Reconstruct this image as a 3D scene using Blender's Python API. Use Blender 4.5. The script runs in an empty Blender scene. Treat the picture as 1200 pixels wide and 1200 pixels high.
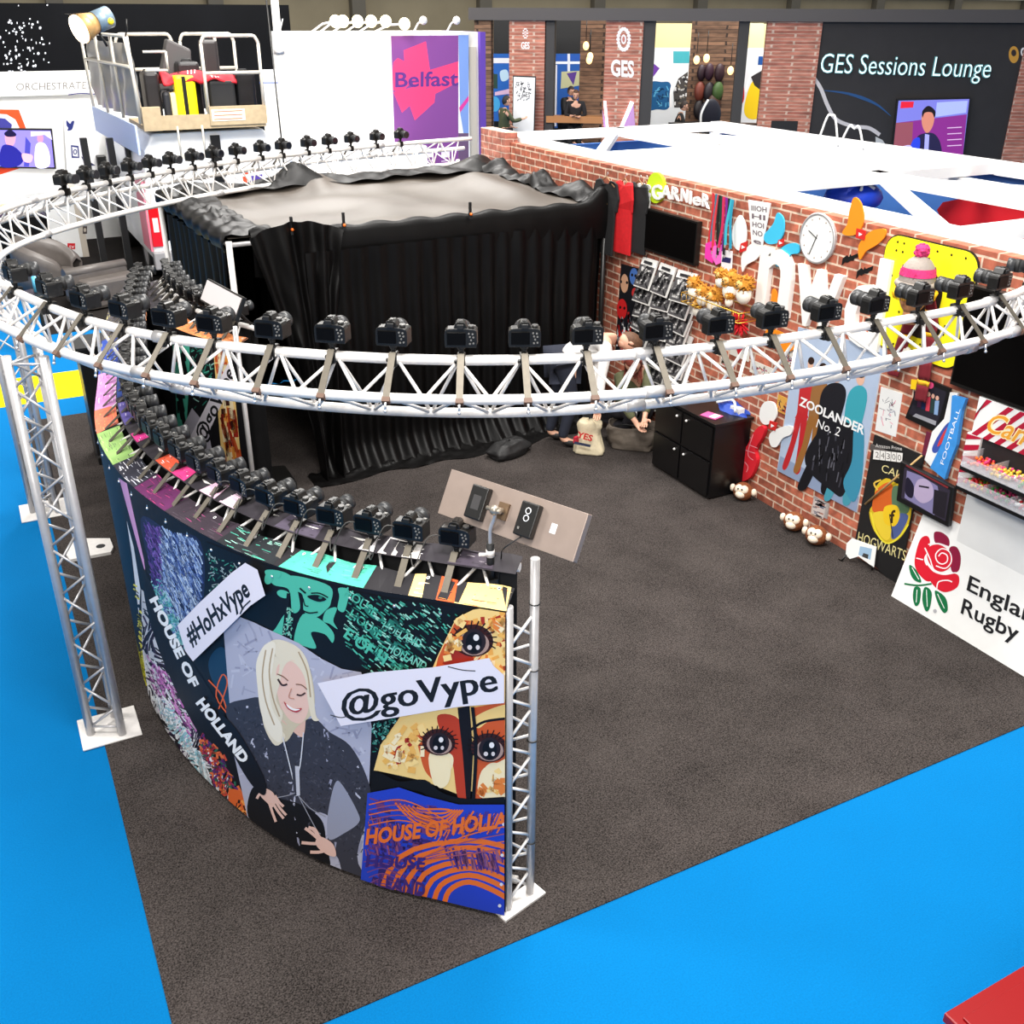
import bpy, bmesh, math, random
from mathutils import Vector as V3, Matrix
from mathutils.geometry import tessellate_polygon
random.seed(7)
sc = bpy.context.scene
COL = sc.collection
PI = math.pi
# ------------------------------------------------------------------ camera model
PP = (600., 600.)
VP1 = (-85., 12.); VPZ = (590., 3000.)
F = math.sqrt(-((VP1[0]-PP[0])*(VPZ[0]-PP[0]) + (VP1[1]-PP[1])*(VPZ[1]-PP[1])))
H = 3.85
_y = V3((VP1[0]-PP[0], VP1[1]-PP[1], F)).normalized()
_d = V3((VPZ[0]-PP[0], VPZ[1]-PP[1], F)); _d = (_d - _y*_d.dot(_y)).normalized()
_z = -_d; _x = _y.cross(_z)
RW = Matrix((_x, _y, _z))          # world = RW @ cam (x right, y down, z forward)
EYE = V3((0, 0, H))
def ray(x, y): return RW @ V3((x-PP[0], y-PP[1], F))
def onz(x, y, z=0.):
    d = ray(x, y); return EYE + d*((z-H)/d.z)
def onx(x, y, X):
    d = ray(x, y); return EYE + d*(X/d.x)
def ony(x, y, Y):
    d = ray(x, y); return EYE + d*(Y/d.y)
cam = bpy.data.objects.new('Camera', bpy.data.cameras.new('Camera')); COL.objects.link(cam)
m3 = Matrix((RW @ V3((1,0,0)), RW @ V3((0,-1,0)), RW @ V3((0,0,-1)))).transposed()
cam.matrix_world = Matrix.Translation(EYE) @ m3.to_4x4()
cam.data.sensor_width = 36; cam.data.lens = 36*F/1200; cam.data.clip_end = 300
sc.camera = cam
# ------------------------------------------------------------------ materials
def lin(c):
    return tuple(((v/255.)/12.92 if v/255. <= .04045 else ((v/255.+.055)/1.055)**2.4) for v in c[:3])
MATS = {}
def mat(name, rgb=(200,200,200), rough=.6, metal=0., noise=0., nscale=20., bump=0., emit=None, es=1., alpha=1., spec=None, trans=0.):
    if name in MATS: return MATS[name]
    m = bpy.data.materials.new(name); m.use_nodes = True
    nt = m.node_tree; b = nt.nodes['Principled BSDF']
    c = lin(rgb)
    b.inputs['Base Color'].default_value = (*c, 1); b.inputs['Roughness'].default_value = rough; b.inputs['Metallic'].default_value = metal
    if spec is not None: b.inputs['Specular IOR Level'].default_value = spec
    if trans: b.inputs['Transmission Weight'].default_value = trans
    if alpha < 1: b.inputs['Alpha'].default_value = alpha
    if noise or bump:
        tc = nt.nodes.new('ShaderNodeTexCoord'); nz = nt.nodes.new('ShaderNodeTexNoise')
        nz.inputs['Scale'].default_value = nscale; nz.inputs['Detail'].default_value = 4
        nt.links.new(tc.outputs['Object'], nz.inputs['Vector'])
        if noise:
            mx = nt.nodes.new('ShaderNodeMix'); mx.data_type = 'RGBA'
            mx.inputs[6].default_value = (*[v*(1-noise) for v in c], 1); mx.inputs[7].default_value = (*[min(1, v*(1+noise)) for v in c], 1)
            rp = nt.nodes.new('ShaderNodeMapRange'); rp.inputs[1].default_value = .3; rp.inputs[2].default_value = .7
            nt.links.new(nz.outputs[0], rp.inputs[0]); nt.links.new(rp.outputs[0], mx.inputs[0]); nt.links.new(mx.outputs[2], b.inputs['Base Color'])
        if bump:
            bp = nt.nodes.new('ShaderNodeBump'); bp.inputs['Strength'].default_value = bump; bp.inputs['Distance'].default_value = .01
            nt.links.new(nz.outputs[0], bp.inputs['Height']); nt.links.new(bp.outputs[0], b.inputs['Normal'])
    if emit:
        b.inputs['Emission Color'].default_value = (*lin(emit), 1); b.inputs['Emission Strength'].default_value = es
    MATS[name] = m; return m
def printmat(name='printed', rough=.55, emit=0.):
    if name in MATS: return MATS[name]
    m = bpy.data.materials.new(name); m.use_nodes = True
    nt = m.node_tree; b = nt.nodes['Principled BSDF']
    a = nt.nodes.new('ShaderNodeAttribute'); a.attribute_name = 'Col'
    nt.links.new(a.outputs['Color'], b.inputs['Base Color']); b.inputs['Roughness'].default_value = rough
    b.inputs['Specular IOR Level'].default_value = .3
    if emit:
        nt.links.new(a.outputs['Color'], b.inputs['Emission Color']); b.inputs['Emission Strength'].default_value = emit
    MATS[name] = m; return m
def brickmat(name, c1, c2, mortar, axis='yz', scale=1., bw=.225, rh=.075, ms=.011, rough=.85):
    if name in MATS: return MATS[name]
    m = bpy.data.materials.new(name); m.use_nodes = True
    nt = m.node_tree; b = nt.nodes['Principled BSDF']; b.inputs['Roughness'].default_value = rough
    tc = nt.nodes.new('ShaderNodeTexCoord'); sp = nt.nodes.new('ShaderNodeSeparateXYZ'); cb = nt.nodes.new('ShaderNodeCombineXYZ')
    nt.links.new(tc.outputs['Object'], sp.inputs[0])
    if axis == 'both':
        ad = nt.nodes.new('ShaderNodeMath'); ad.operation = 'ADD'
        nt.links.new(sp.outputs[0], ad.inputs[0]); nt.links.new(sp.outputs[1], ad.inputs[1]); nt.links.new(ad.outputs[0], cb.inputs[0])
    else: nt.links.new(sp.outputs[0 if axis == 'xz' else 1], cb.inputs[0])
    nt.links.new(sp.outputs[2], cb.inputs[1])
    nw = nt.nodes.new('ShaderNodeTexNoise'); nw.inputs['Scale'].default_value = 9; nt.links.new(cb.outputs[0], nw.inputs['Vector'])
    va = nt.nodes.new('ShaderNodeVectorMath'); va.operation = 'MULTIPLY_ADD'
    nt.links.new(nw.outputs['Color'], va.inputs[0]); va.inputs[1].default_value = (.012, .012, 0); nt.links.new(cb.outputs[0], va.inputs[2])
    br = nt.nodes.new('ShaderNodeTexBrick'); nt.links.new(va.outputs[0], br.inputs['Vector'])
    br.inputs['Color1'].default_value = (*lin(c1), 1); br.inputs['Color2'].default_value = (*lin(c2), 1); br.inputs['Mortar'].default_value = (*lin(mortar), 1)
    br.inputs['Scale'].default_value = scale; br.inputs['Brick Width'].default_value = bw; br.inputs['Row Height'].default_value = rh; br.inputs['Mortar Size'].default_value = ms
    n2 = nt.nodes.new('ShaderNodeTexNoise'); n2.inputs['Scale'].default_value = 14; n2.inputs['Detail'].default_value = 5; nt.links.new(cb.outputs[0], n2.inputs['Vector'])
    mp = nt.nodes.new('ShaderNodeMapRange'); mp.inputs[1].default_value = .3; mp.inputs[2].default_value = .7; mp.inputs[3].default_value = .6; mp.inputs[4].default_value = 1.3
    nt.links.new(n2.outputs[0], mp.inputs[0])
    mx = nt.nodes.new('ShaderNodeMix'); mx.data_type = 'RGBA'; mx.blend_type = 'MULTIPLY'; mx.inputs[0].default_value = 1
    nt.links.new(br.outputs[0], mx.inputs[6]); nt.links.new(mp.outputs[0], mx.inputs[7]); nt.links.new(mx.outputs[2], b.inputs['Base Color'])
    bp = nt.nodes.new('ShaderNodeBump'); bp.invert = True; bp.inputs['Strength'].default_value = .5; bp.inputs['Distance'].default_value = .006
    nt.links.new(br.outputs['Fac'], bp.inputs['Height']); nt.links.new(bp.outputs[0], b.inputs['Normal'])
    MATS[name] = m; return m
def carpetmat(name, rgb, var=.35, scale=260.):
    if name in MATS: return MATS[name]
    m = bpy.data.materials.new(name); m.use_nodes = True
    nt = m.node_tree; b = nt.nodes['Principled BSDF']; b.inputs['Roughness'].default_value = .95; b.inputs['Specular IOR Level'].default_value = .1
    tc = nt.nodes.new('ShaderNodeTexCoord'); n1 = nt.nodes.new('ShaderNodeTexNoise'); n1.inputs['Scale'].default_value = scale; n1.inputs['Detail'].default_value = 3
    n2 = nt.nodes.new('ShaderNodeTexNoise'); n2.inputs['Scale'].default_value = 2.5; n2.inputs['Detail'].default_value = 5
    for n in (n1, n2): nt.links.new(tc.outputs['Object'], n.inputs['Vector'])
    ad = nt.nodes.new('ShaderNodeMath'); ad.operation = 'MULTIPLY_ADD'; nt.links.new(n2.outputs[0], ad.inputs[0]); ad.inputs[1].default_value = .25; nt.links.new(n1.outputs[0], ad.inputs[2])
    mp = nt.nodes.new('ShaderNodeMapRange'); mp.inputs[1].default_value = .42; mp.inputs[2].default_value = .84; mp.inputs[3].default_value = 1-var; mp.inputs[4].default_value = 1+var
    nt.links.new(ad.outputs[0], mp.inputs[0])
    mx = nt.nodes.new('ShaderNodeMix'); mx.data_type = 'RGBA'; mx.blend_type = 'MULTIPLY'; mx.inputs[0].default_value = 1
    mx.inputs[6].default_value = (*lin(rgb), 1); nt.links.new(mp.outputs[0], mx.inputs[7]); nt.links.new(mx.outputs[2], b.inputs['Base Color'])
    bp = nt.nodes.new('ShaderNodeBump'); bp.inputs['Strength'].default_value = .4; bp.inputs['Distance'].default_value = .004
    nt.links.new(n1.outputs[0], bp.inputs['Height']); nt.links.new(bp.outputs[0], b.inputs['Normal'])
    MATS[name] = m; return m
# ------------------------------------------------------------------ objects
def tag(o, label=None, cat=None, group=None, kind=None):
    if label: o['label'] = label
    if cat: o['category'] = cat
    if group: o['group'] = group
    if kind: o['kind'] = kind
    return o
def empty(name, loc=(0,0,0), rz=0., label=None, cat=None, group=None):
    o = bpy.data.objects.new(name, None); COL.objects.link(o); o.location = loc; o.rotation_euler = (0, 0, rz)
    o.empty_display_size = .1
    return tag(o, label, cat, group)
def copy_tree(o, parent=None):
    c = o.copy(); COL.objects.link(c); c.parent = parent
    for ch in list(o.children): copy_tree(ch, c)
    return c
def wloc(o):
    p = V3((0,0,0))
    while o: p = p + o.location; o = o.parent
    return p
def mkobj(name, me, parent=None, world=True):
    o = bpy.data.objects.new(name, me); COL.objects.link(o)
    if parent:
        o.parent = parent
        if world: me.transform(Matrix.Translation(-wloc(parent)))
    return o
class MB:
    """collects shapes, links them as ONE mesh object"""
    def __init__(s): s.v = []; s.f = []; s.mi = []; s.k = 0; s.sm = []
    def add(s, vs, fs, smooth=False):
        n = len(s.v); s.v += [tuple(v) for v in vs]
        for f in fs: s.f.append([i+n for i in f]); s.mi.append(s.k); s.sm.append(smooth)
        return s
    def box(s, c, d, rz=0., M=None):
        hx, hy, hz = d[0]/2, d[1]/2, d[2]/2
        vs = [V3((x*hx, y*hy, z*hz)) for z in (-1, 1) for y in (-1, 1) for x in (-1, 1)]
        R = M if M is not None else Matrix.Rotation(rz, 3, 'Z')
        vs = [R @ v + V3(c) for v in vs]
        return s.add(vs, [(0,2,3,1),(4,5,7,6),(0,1,5,4),(2,6,7,3),(0,4,6,2),(1,3,7,5)])
    def box2(s, a, b): return s.box([(p+q)/2 for p, q in zip(a, b)], [abs(q-p) for p, q in zip(a, b)])
    def prism(s, pts, fn, w0, w1, smooth=False):
        """pts 2d outline, fn(u,v,w)->3d"""
        n = len(pts); vs = [fn(u, v, w0) for u, v in pts] + [fn(u, v, w1) for u, v in pts]
        tri = tessellate_polygon([[V3((u, v, 0)) for u, v in pts]])
        fs = [tuple(t) for t in tri] + [tuple(i+n for i in reversed(t)) for t in tri] + [(i, (i+1) % n, (i+1) % n+n, i+n) for i in range(n)]
        return s.add(vs, fs, smooth)
    def tube(s, path, r, n=8, caps=True, closed=False, smooth=True, r2=None):
        P = [V3(p) for p in path]; m = len(P); vs = []
        up = None
        for i, p in enumerate(P):
            if closed: t = P[(i+1) % m]-P[i-1]
            else: t = P[min(i+1, m-1)]-P[max(i-1, 0)]
            t.normalize()
            if up is None:
                up = V3((0,0,1)) if abs(t.z) < .9 else V3((1,0,0))
            a = up - t*up.dot(t); a.normalize(); b = t.cross(a); up = a
            rr = r if r2 is None else r+(r2-r)*i/(m-1)
            if isinstance(r, (list, tuple)): rr = r[i]
            vs += [p + (a*math.cos(2*PI*k/n)+b*math.sin(2*PI*k/n))*rr for k in range(n)]
        fs = []
        for i in range(m if closed else m-1):
            j = (i+1) % m
            fs += [(i*n+k, i*n+(k+1) % n, j*n+(k+1) % n, j*n+k) for k in range(n)]
        s.add(vs, fs, smooth)
        if caps and not closed:
            N = len(s.v)-len(vs)
            for base, rev in ((N, True), (N+(m-1)*n, False)):
                idx = list(range(base, base+n)); s.f.append(idx[::-1] if rev else idx); s.mi.append(s.k); s.sm.append(False)
        return s
    def cyl(s, a, b, r, n=12, r2=None, smooth=True): return s.tube([a, b], r, n, smooth=smooth, r2=r2)
    def sph(s, c, r, n=12, m=8, sc=(1,1,1), M=None):
        vs = []
        R = M if M is not None else Matrix.Identity(3)
        for i in range(m+1):
            th = PI*i/m
            for k in range(n):
                ph = 2*PI*k/n
                vs.append(V3(c) + R @ V3((r*sc[0]*math.sin(th)*math.cos(ph), r*sc[1]*math.sin(th)*math.sin(ph), r*sc[2]*math.cos(th))))
        fs = [(i*n+k, (i+1)*n+k, (i+1)*n+(k+1) % n, i*n+(k+1) % n) for i in range(m) for k in range(n)]
        return s.add(vs, fs, True)
    def grid(s, fn, nu, nv, smooth=True, thick=0.):
        vs = [V3(fn(i/nu, j/nv)) for j in range(nv+1) for i in range(nu+1)]
        fs = [(j*(nu+1)+i, j*(nu+1)+i+1, (j+1)*(nu+1)+i+1, (j+1)*(nu+1)+i) for j in range(nv) for i in range(nu)]
        return s.add(vs, fs, smooth)
    def mat(s, k): s.k = k; return s
    def build(s, name, mats, parent=None, world=True, bevel=0., bseg=2, solid=0., sub=0):
        me = bpy.data.meshes.new(name); me.from_pydata(s.v, [], s.f)
        for m in (mats if isinstance(mats, (list, tuple)) else [mats]): me.materials.append(m)
        me.polygons.foreach_set('material_index', s.mi); me.polygons.foreach_set('use_smooth', s.sm); me.update()
        o = mkobj(name, me, parent, world)
        bm = bmesh.new(); bm.from_mesh(me)
        if sub or bevel: bmesh.ops.remove_doubles(bm, verts=bm.verts, dist=1e-5)
        bmesh.ops.recalc_face_normals(bm, faces=bm.faces); bm.to_mesh(me); bm.free()
        if solid:
            md = o.modifiers.new('solid', 'SOLIDIFY'); md.thickness = solid; md.offset = 0
        if sub:
            md = o.modifiers.new('sub', 'SUBSURF'); md.levels = md.render_levels = sub
        if bevel:
            md = o.modifiers.new('bevel', 'BEVEL'); md.width = bevel; md.segments = bseg; md.limit_method = 'ANGLE'; md.angle_limit = .6
        return o
def struct(o): o['kind'] = 'structure'; return o
# ------------------------------------------------------------------ text
_TC = {}
def text_mesh(txt, extrude=0., bevel=0., shear=0., offset=0., res=3, spacing=1.):
    key = (txt, extrude, bevel, shear, offset, res, spacing)
    if key in _TC: return _TC[key]
    cu = bpy.data.curves.new('t', 'FONT'); cu.body = txt; cu.size = 1; cu.extrude = extrude; cu.bevel_depth = bevel; cu.shear = shear; cu.offset = offset
    cu.resolution_u = res; cu.space_character = spacing
    ob = bpy.data.objects.new('t', cu); me = bpy.data.meshes.new_from_object(ob)
    vs = [v.co.copy() for v in me.vertices]; fs = [tuple(p.vertices) for p in me.polygons]
    bpy.data.objects.remove(ob); bpy.data.curves.remove(cu); bpy.data.meshes.remove(me)
    xs = [v.x for v in vs] or [0, 1]
    _TC[key] = (vs, fs, min(xs), max(xs)); return _TC[key]
CAP = .729
# ------------------------------------------------------------------ surfaces to paint on
class Plane:
    def __init__(s, o, U, V):
        s.o = V3(o); s.U = V3(U).normalized(); s.V = V3(V).normalized(); s.N = s.U.cross(s.V).normalized()
        if s.N.dot(EYE-s.o) < 0: s.N = -s.N
    def uv(s, x, y):
        d = ray(x, y); p = EYE + d*((s.o-EYE).dot(s.N)/d.dot(s.N)) - s.o
        # U,V may be non-orthogonal
        a, b, c = s.U.dot(s.U), s.U.dot(s.V), s.V.dot(s.V); q, r = p.dot(s.U), p.dot(s.V)
        dt = a*c-b*b; return ((q*c-r*b)/dt, (a*r-b*q)/dt)
    def at(s, u, v, w=0.): return s.o + s.U*u + s.V*v + s.N*w
    step = 0
class LocalPlane(Plane):
    def __init__(s, o=(0,0,0), U=(1,0,0), V=(0,0,1), N=(0,-1,0)):
        s.o = V3(o); s.U = V3(U); s.V = V3(V); s.N = V3(N)
    def uv(s, x, y): return (x, y)
class Curved:
    """vertical sheet over a plan path; u = arc length"""
    def __init__(s, path, side=1, step=.05):
        s.P = [V3((p[0], p[1], 0)) for p in path]; s.L = [0.]
        for a, b in zip(s.P, s.P[1:]): s.L.append(s.L[-1]+(b-a).length)
        s.len = s.L[-1]; s.side = side; s.step = step
    def plan(s, u):
        u = min(max(u, 0), s.len)
        lo = 0; hi = len(s.L)-1
        while hi-lo > 1:
            m = (lo+hi)//2
            if s.L[m] <= u: lo = m
            else: hi = m
        t = (u-s.L[lo])/(s.L[hi]-s.L[lo]); p = s.P[lo].lerp(s.P[hi], t)
        a = s.P[max(lo-1, 0)]; b = s.P[min(hi+1, len(s.P)-1)]
        # blended tangent
        t0 = (s.P[hi]-s.P[max(lo-1, 0)]).normalized(); t1 = (s.P[min(hi+1, len(s.P)-1)]-s.P[lo]).normalized()
        tg = t0.lerp(t1, t).normalized()
        return p, tg, V3((-tg.y, tg.x, 0))*s.side
    def at(s, u, v, w=0.):
        p, t, n = s.plan(u); return V3((p.x+n.x*w, p.y+n.y*w, v))
    def uv(s, x, y):
        d = ray(x, y); best = None
        for i, (a, b) in enumerate(zip(s.P, s.P[1:])):
            ex, ey = b.x-a.x, b.y-a.y; den = d.x*ey-d.y*ex
            if abs(den) < 1e-12: continue
            t = (a.x*ey-a.y*ex)/den; k = (a.x*d.y-a.y*d.x)/den
            lo = -1e9 if i == 0 else -1e-6; hi = 1e9 if i == len(s.P)-2 else 1+1e-6
            if t > 0 and lo <= k <= hi and (k >= -14 and k <= 1.5) and (best is None or t < best[0]): best = (t, s.L[i]+k*(b-a).length)
        if best is None: return (s.len, 1.)
        return (best[1], H+d.z*best[0])
def catmull(pts, n=8, closed=False):
    P = [V3((*p, 0)) if len(p) == 2 else V3(p) for p in pts]; out = []
    m = len(P)
    for i in range(m if closed else m-1):
        if closed: a, b, c, d = P[i-1], P[i], P[(i+1) % m], P[(i+2) % m]
        else: a, b, c, d = P[max(i-1, 0)], P[i], P[i+1], P[min(i+2, m-1)]
        for k in range(n):
            t = k/n
            out.append(.5*((2*b)+(c-a)*t+(2*a-5*b+4*c-d)*t*t+(3*b-a-3*c+d)*t**3))
    if not closed: out.append(P[-1])
    return out
def inpoly(x, y, P):
    r = False; j = len(P)-1
    for i in range(len(P)):
        if (P[i][1] > y) != (P[j][1] > y) and x < (P[j][0]-P[i][0])*(y-P[i][1])/(P[j][1]-P[i][1])+P[i][0]: r = not r
        j = i
    return r
class Art:
    """flat coloured shapes printed on a surface, layered outwards, joined in ONE mesh with a colour attribute"""
    def __init__(s, surf, w0=.0005, dw=.00012, px=True, dens=None):
        s.S = surf; s.w = w0; s.dw = dw; s.px = px; s.items = []; s.clip = None
    def c(s, p, px=None): return s.S.uv(*p) if (s.px if px is None else px) else tuple(p)
    def poly(s, pts, col, px=None):
        if s.S.step and (s.px if px is None else px) and len(pts) < 12:
            d = []
            for i, p in enumerate(pts):
                q = pts[(i+1) % len(pts)]; n = max(1, int(math.hypot(q[0]-p[0], q[1]-p[1])/8)); d += [(p[0]+(q[0]-p[0])*k/n, p[1]+(q[1]-p[1])*k/n) for k in range(n)]
            pts = d
        uv = [s.c(p, px) for p in pts]; s.w += s.dw
        tr = tessellate_polygon([[V3((u, v, 0)) for u, v in uv]])
        s.items.append((uv, [tuple(t) for t in tr], lin(col), s.w)); return s
    def quads(s, qs, px=None):
        """many quads [(pts,col)] in a single layer"""
        s.w += s.dw
        for pts, col in qs:
            uv = [s.c(p, px) for p in pts]
            s.items.append((uv, [tuple(range(len(uv)))], lin(col), s.w))
    def smooth(s, pts, col, n=5, px=None):
        return s.poly([(p.x, p.y) for p in catmull(pts, n, True)], col, px)
    def ell(s, c, rx, ry, col, rot=0., n=20, px=None):
        cr, sr = math.cos(rot), math.sin(rot)
        return s.poly([(c[0]+rx*math.cos(2*PI*k/n)*cr-ry*math.sin(2*PI*k/n)*sr, c[1]+rx*math.cos(2*PI*k/n)*sr+ry*math.sin(2*PI*k/n)*cr) for k in range(n)], col, px)
    def stroke(s, pts, wd, col, px=None, n=4, taper=False):
        P = [V3((p.x, p.y, 0)) for p in (catmull(pts, n) if len(pts) > 2 else [V3((*p, 0)) for p in pts])]
        L, R = [], []; m = len(P)
        for i, p in enumerate(P):
            t = (P[min(i+1, m-1)]-P[max(i-1, 0)]).normalized(); q = V3((-t.y, t.x, 0))*wd/2
            if taper: q = q*(1-.85*abs(2*i/(m-1)-1))
            L.append(p+q); R.append(p-q)
        s.quads([([(L[i].x, L[i].y), (L[i+1].x, L[i+1].y), (R[i+1].x, R[i+1].y), (R[i].x, R[i].y)], col) for i in range(m-1)], px); return s
    def text(s, txt, p0, p1, ptop, col, px=None, **kw):
        vs, fs, x0, x1 = text_mesh(txt, **kw); s.w += s.dw
        a, b, t = [V3((*s.c(p, px), 0)) for p in (p0, p1, ptop)]
        if s.S.step and (s.px if px is None else px):
            a, b, t = V3((*p0, 0)), V3((*p1, 0)), V3((*ptop, 0)); e = (b-a)/(x1-x0); h = (t-a)/CAP
            uv = [s.c(tuple((a+e*(v.x-x0)+h*v.y)[:2]), True) for v in vs]
        else:
            e = (b-a)/(x1-x0); h = (t-a)/CAP
            uv = [tuple((a+e*(v.x-x0)+h*v.y)[:2]) for v in vs]
        s.items.append((uv, fs, lin(col), s.w)); return s
    def scribble(s, poly, n, cols, l=(4, 12), wd=(.8, 2.), ang=None, px=None, seed=1):
        rnd = random.Random(seed); xs = [p[0] for p in poly]; ys = [p[1] for p in poly]; q = []; k = 0
        while len(q) < n and k < n*20:
            k += 1; x = rnd.uniform(min(xs), max(xs)); y = rnd.uniform(min(ys), max(ys))
            if not inpoly(x, y, poly): continue
            a = rnd.uniform(0, PI) if ang is None else ang(x, y) if callable(ang) else ang+rnd.uniform(-.15, .15)
            L = rnd.uniform(*l)/2; w = rnd.uniform(*wd)/2; dx, dy = math.cos(a)*L, math.sin(a)*L; nx, ny = -math.sin(a)*w, math.cos(a)*w
            if not inpoly(x+dx, y+dy, poly) or not inpoly(x-dx, y-dy, poly): continue
            c = cols(x, y, rnd) if callable(cols) else rnd.choice(cols)
            q.append(([(x-dx-nx, y-dy-ny), (x+dx-nx, y+dy-ny), (x+dx+nx, y+dy+ny), (x-dx+nx, y-dy+ny)], c))
        s.quads(q, px); return s
    def build(s, name, parent=None, world=True, mname='printed', clip=None, emit=0., back=None):
        bm = bmesh.new(); cl = bm.loops.layers.float_color.new('Col')
        wl = bm.verts.layers.float.new('w')
        for uv, fs, col, w in s.items:
            vs = []
            for u, v in uv:
                q = bm.verts.new((u, v, 0)); q[wl] = w; vs.append(q)
            for f in fs:
                if len(set(f)) < 3: continue
                try: fc = bm.faces.new([vs[i] for i in f])
                except ValueError: continue
                for lp in fc.loops: lp[cl] = (*col, 1)
        if clip:
            u0, v0, u1, v1 = clip
            for co, no in (((u0, 0, 0), (-1, 0, 0)), ((u1, 0, 0), (1, 0, 0)), ((0, v0, 0), (0, -1, 0)), ((0, v1, 0), (0, 1, 0))):
                bmesh.ops.bisect_plane(bm, geom=bm.verts[:]+bm.edges[:]+bm.faces[:], plane_co=co, plane_no=no, clear_outer=True)
        if s.S.step and bm.verts:
            us = [v.co.x for v in bm.verts]; k = math.floor(min(us)/s.S.step)+1
            while k*s.S.step < max(us):
                X = k*s.S.step
                fcs = [f for f in bm.faces if min(v.co.x for v in f.verts) < X-1e-5 and max(v.co.x for v in f.verts) > X+1e-5]
                es = {e for f in fcs for e in f.edges}; vv = {v for f in fcs for v in f.verts}
                if fcs: bmesh.ops.bisect_plane(bm, geom=list(vv)+list(es)+fcs, plane_co=(X, 0, 0), plane_no=(1, 0, 0))
                k += 1
        for v in bm.verts: v.co = s.S.at(v.co.x, v.co.y, v[wl])
        me = bpy.data.meshes.new(name); bm.to_mesh(me); bm.free()
        me.materials.append(printmat(mname, emit=emit) if mname == 'printed' else MATS[mname])
        return mkobj(name, me, parent, world)
printmat('printed'); printmat('screen_print', rough=.25, emit=.9); printmat('backlit_print', rough=.5, emit=.35)
def board(name, surf, pts, thick, m, parent=None, px=True, w=0., bevel=0.):
    """solid board whose outline is given on a surface; front face at w"""
    uv = [surf.uv(*p) for p in pts] if px else pts
    return MB().prism(uv, lambda u, v, q: surf.at(u, v, q), w-thick, w).build(name, m, parent, bevel=bevel)
def text3d(mb, txt, surf, p0, p1, ptop, depth, px=True, **kw):
    vs, fs, x0, x1 = text_mesh(txt, extrude=.5, **kw)
    a, b, t = [V3((*(surf.uv(*p) if px else p), 0)) for p in (p0, p1, ptop)]
    e = (b-a)/(x1-x0); h = (t-a)/CAP
    out = []
    for v in vs:
        q = a+e*(v.x-x0)+h*v.y; out.append(surf.at(q.x, q.y, depth*(v.z+.5)))
    mb.add(out, fs); return mb
ORD = ['first','second','third','fourth','fifth','sixth','seventh','eighth','ninth','tenth','eleventh','twelfth','thirteenth','fourteenth','fifteenth','sixteenth','seventeenth','eighteenth','nineteenth','twentieth']
def ordn(i):
    if i < 20: return ORD[i]
    t = ['twenty','thirty','forty','fifty','sixty'][(i+1)//10-2]; r = (i+1) % 10
    return (t[:-1]+'ieth') if r == 0 else t+'-'+ORD[r-1]
# ================================================================== materials
white_alu = mat('white_aluminium', (232,228,224), .42, .1, noise=.05, nscale=30)
grey_alu = mat('aluminium', (190,188,188), .4, .45, noise=.06, nscale=20)
strap_m = mat('bracket_steel', (98,92,82), .5, .5, noise=.08, nscale=60)
blk = mat('black_plastic', (22,21,20), .36, noise=.15, nscale=80, spec=.45)
blk2 = mat('black_rubber', (14,14,15), .6)
glass_m = mat('lens_glass', (20,24,34), .05, spec=.9)
scr_m = mat('black_screen', (7,6,6), .35, spec=.12)
btn_m = mat('camera_buttons', (120,118,114), .4)
lensg = mat('lens_barrel', (44,45,47), .38, noise=.1, nscale=90)
white_m = mat('white_board', (235,235,233), .5, noise=.02, nscale=8)
offw = mat('off_white', (222,218,208), .55, noise=.04, nscale=12)
black_m = mat('black_board', (12,12,13), .5)
darkgrey = mat('dark_grey', (52,50,50), .6)
brick = brickmat('brick_print', (188,106,80), (146,78,58), (212,186,164), 'yz', ms=.008)
bricks_x = brickmat('pavilion_brick', (190,124,104), (166,100,84), (204,176,158), 'both', ms=.006)
stone = brickmat('stone_cladding', (140,106,82), (96,72,56), (60,46,38), 'both', bw=.34, rh=.09, ms=.006)
# ================================================================== floor
XW = 5.65
blue = carpetmat('blue_carpet', (0,104,164), .09, 120)
greyc = carpetmat('charcoal_carpet', (59,54,52), .85, 130)
struct(MB().box2((-30,-6,-.05), (60,60,0)).build('floor', blue))
struct(MB().box2((.058,2.925,0), (XW+.12,11.1,.006)).build('floor_carpet', greyc))
struct(MB().box2((-8,11.68,0), (1.75,12.66,.004)).build('carpet_stripe', carpetmat('yellow_carpet', (250,222,20), .06, 120)))
struct(MB().box2((.55,14.4,0), (9.,24.,.005)).build('aisle_carpet', carpetmat('black_carpet', (34,31,30), .4, 120)))
# far wall of the hall
struct(MB().box2((-30,46,0), (70,46.3,14)).build('wall_back', mat('hall_wall', (176,160,128), .8, noise=.08, nscale=.6)))
mb = MB()
for k in range(14): mb.box2((-20+k*6,45.6,0), (-19.4+k*6,46,14))
for z in (4.6, 5.6, 7.2): mb.box2((-30,45.7,z), (70,46,z+.35))
struct(mb.build('trim_1', mat('hall_steel', (120,112,96), .6)))
# ================================================================== brick wall of the stand
struct(MB().box2((XW,2.2,0), (XW+.1,10.95,2.51)).build('wall_right', brick))
WP = Plane((XW,0,0), (0,-1,0), (0,0,1))
# small return of the wall at its far end
struct(MB().box2((XW-.06,10.95,0), (XW+.1,11.6,2.62)).build('wall_end', bricks_x))
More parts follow.
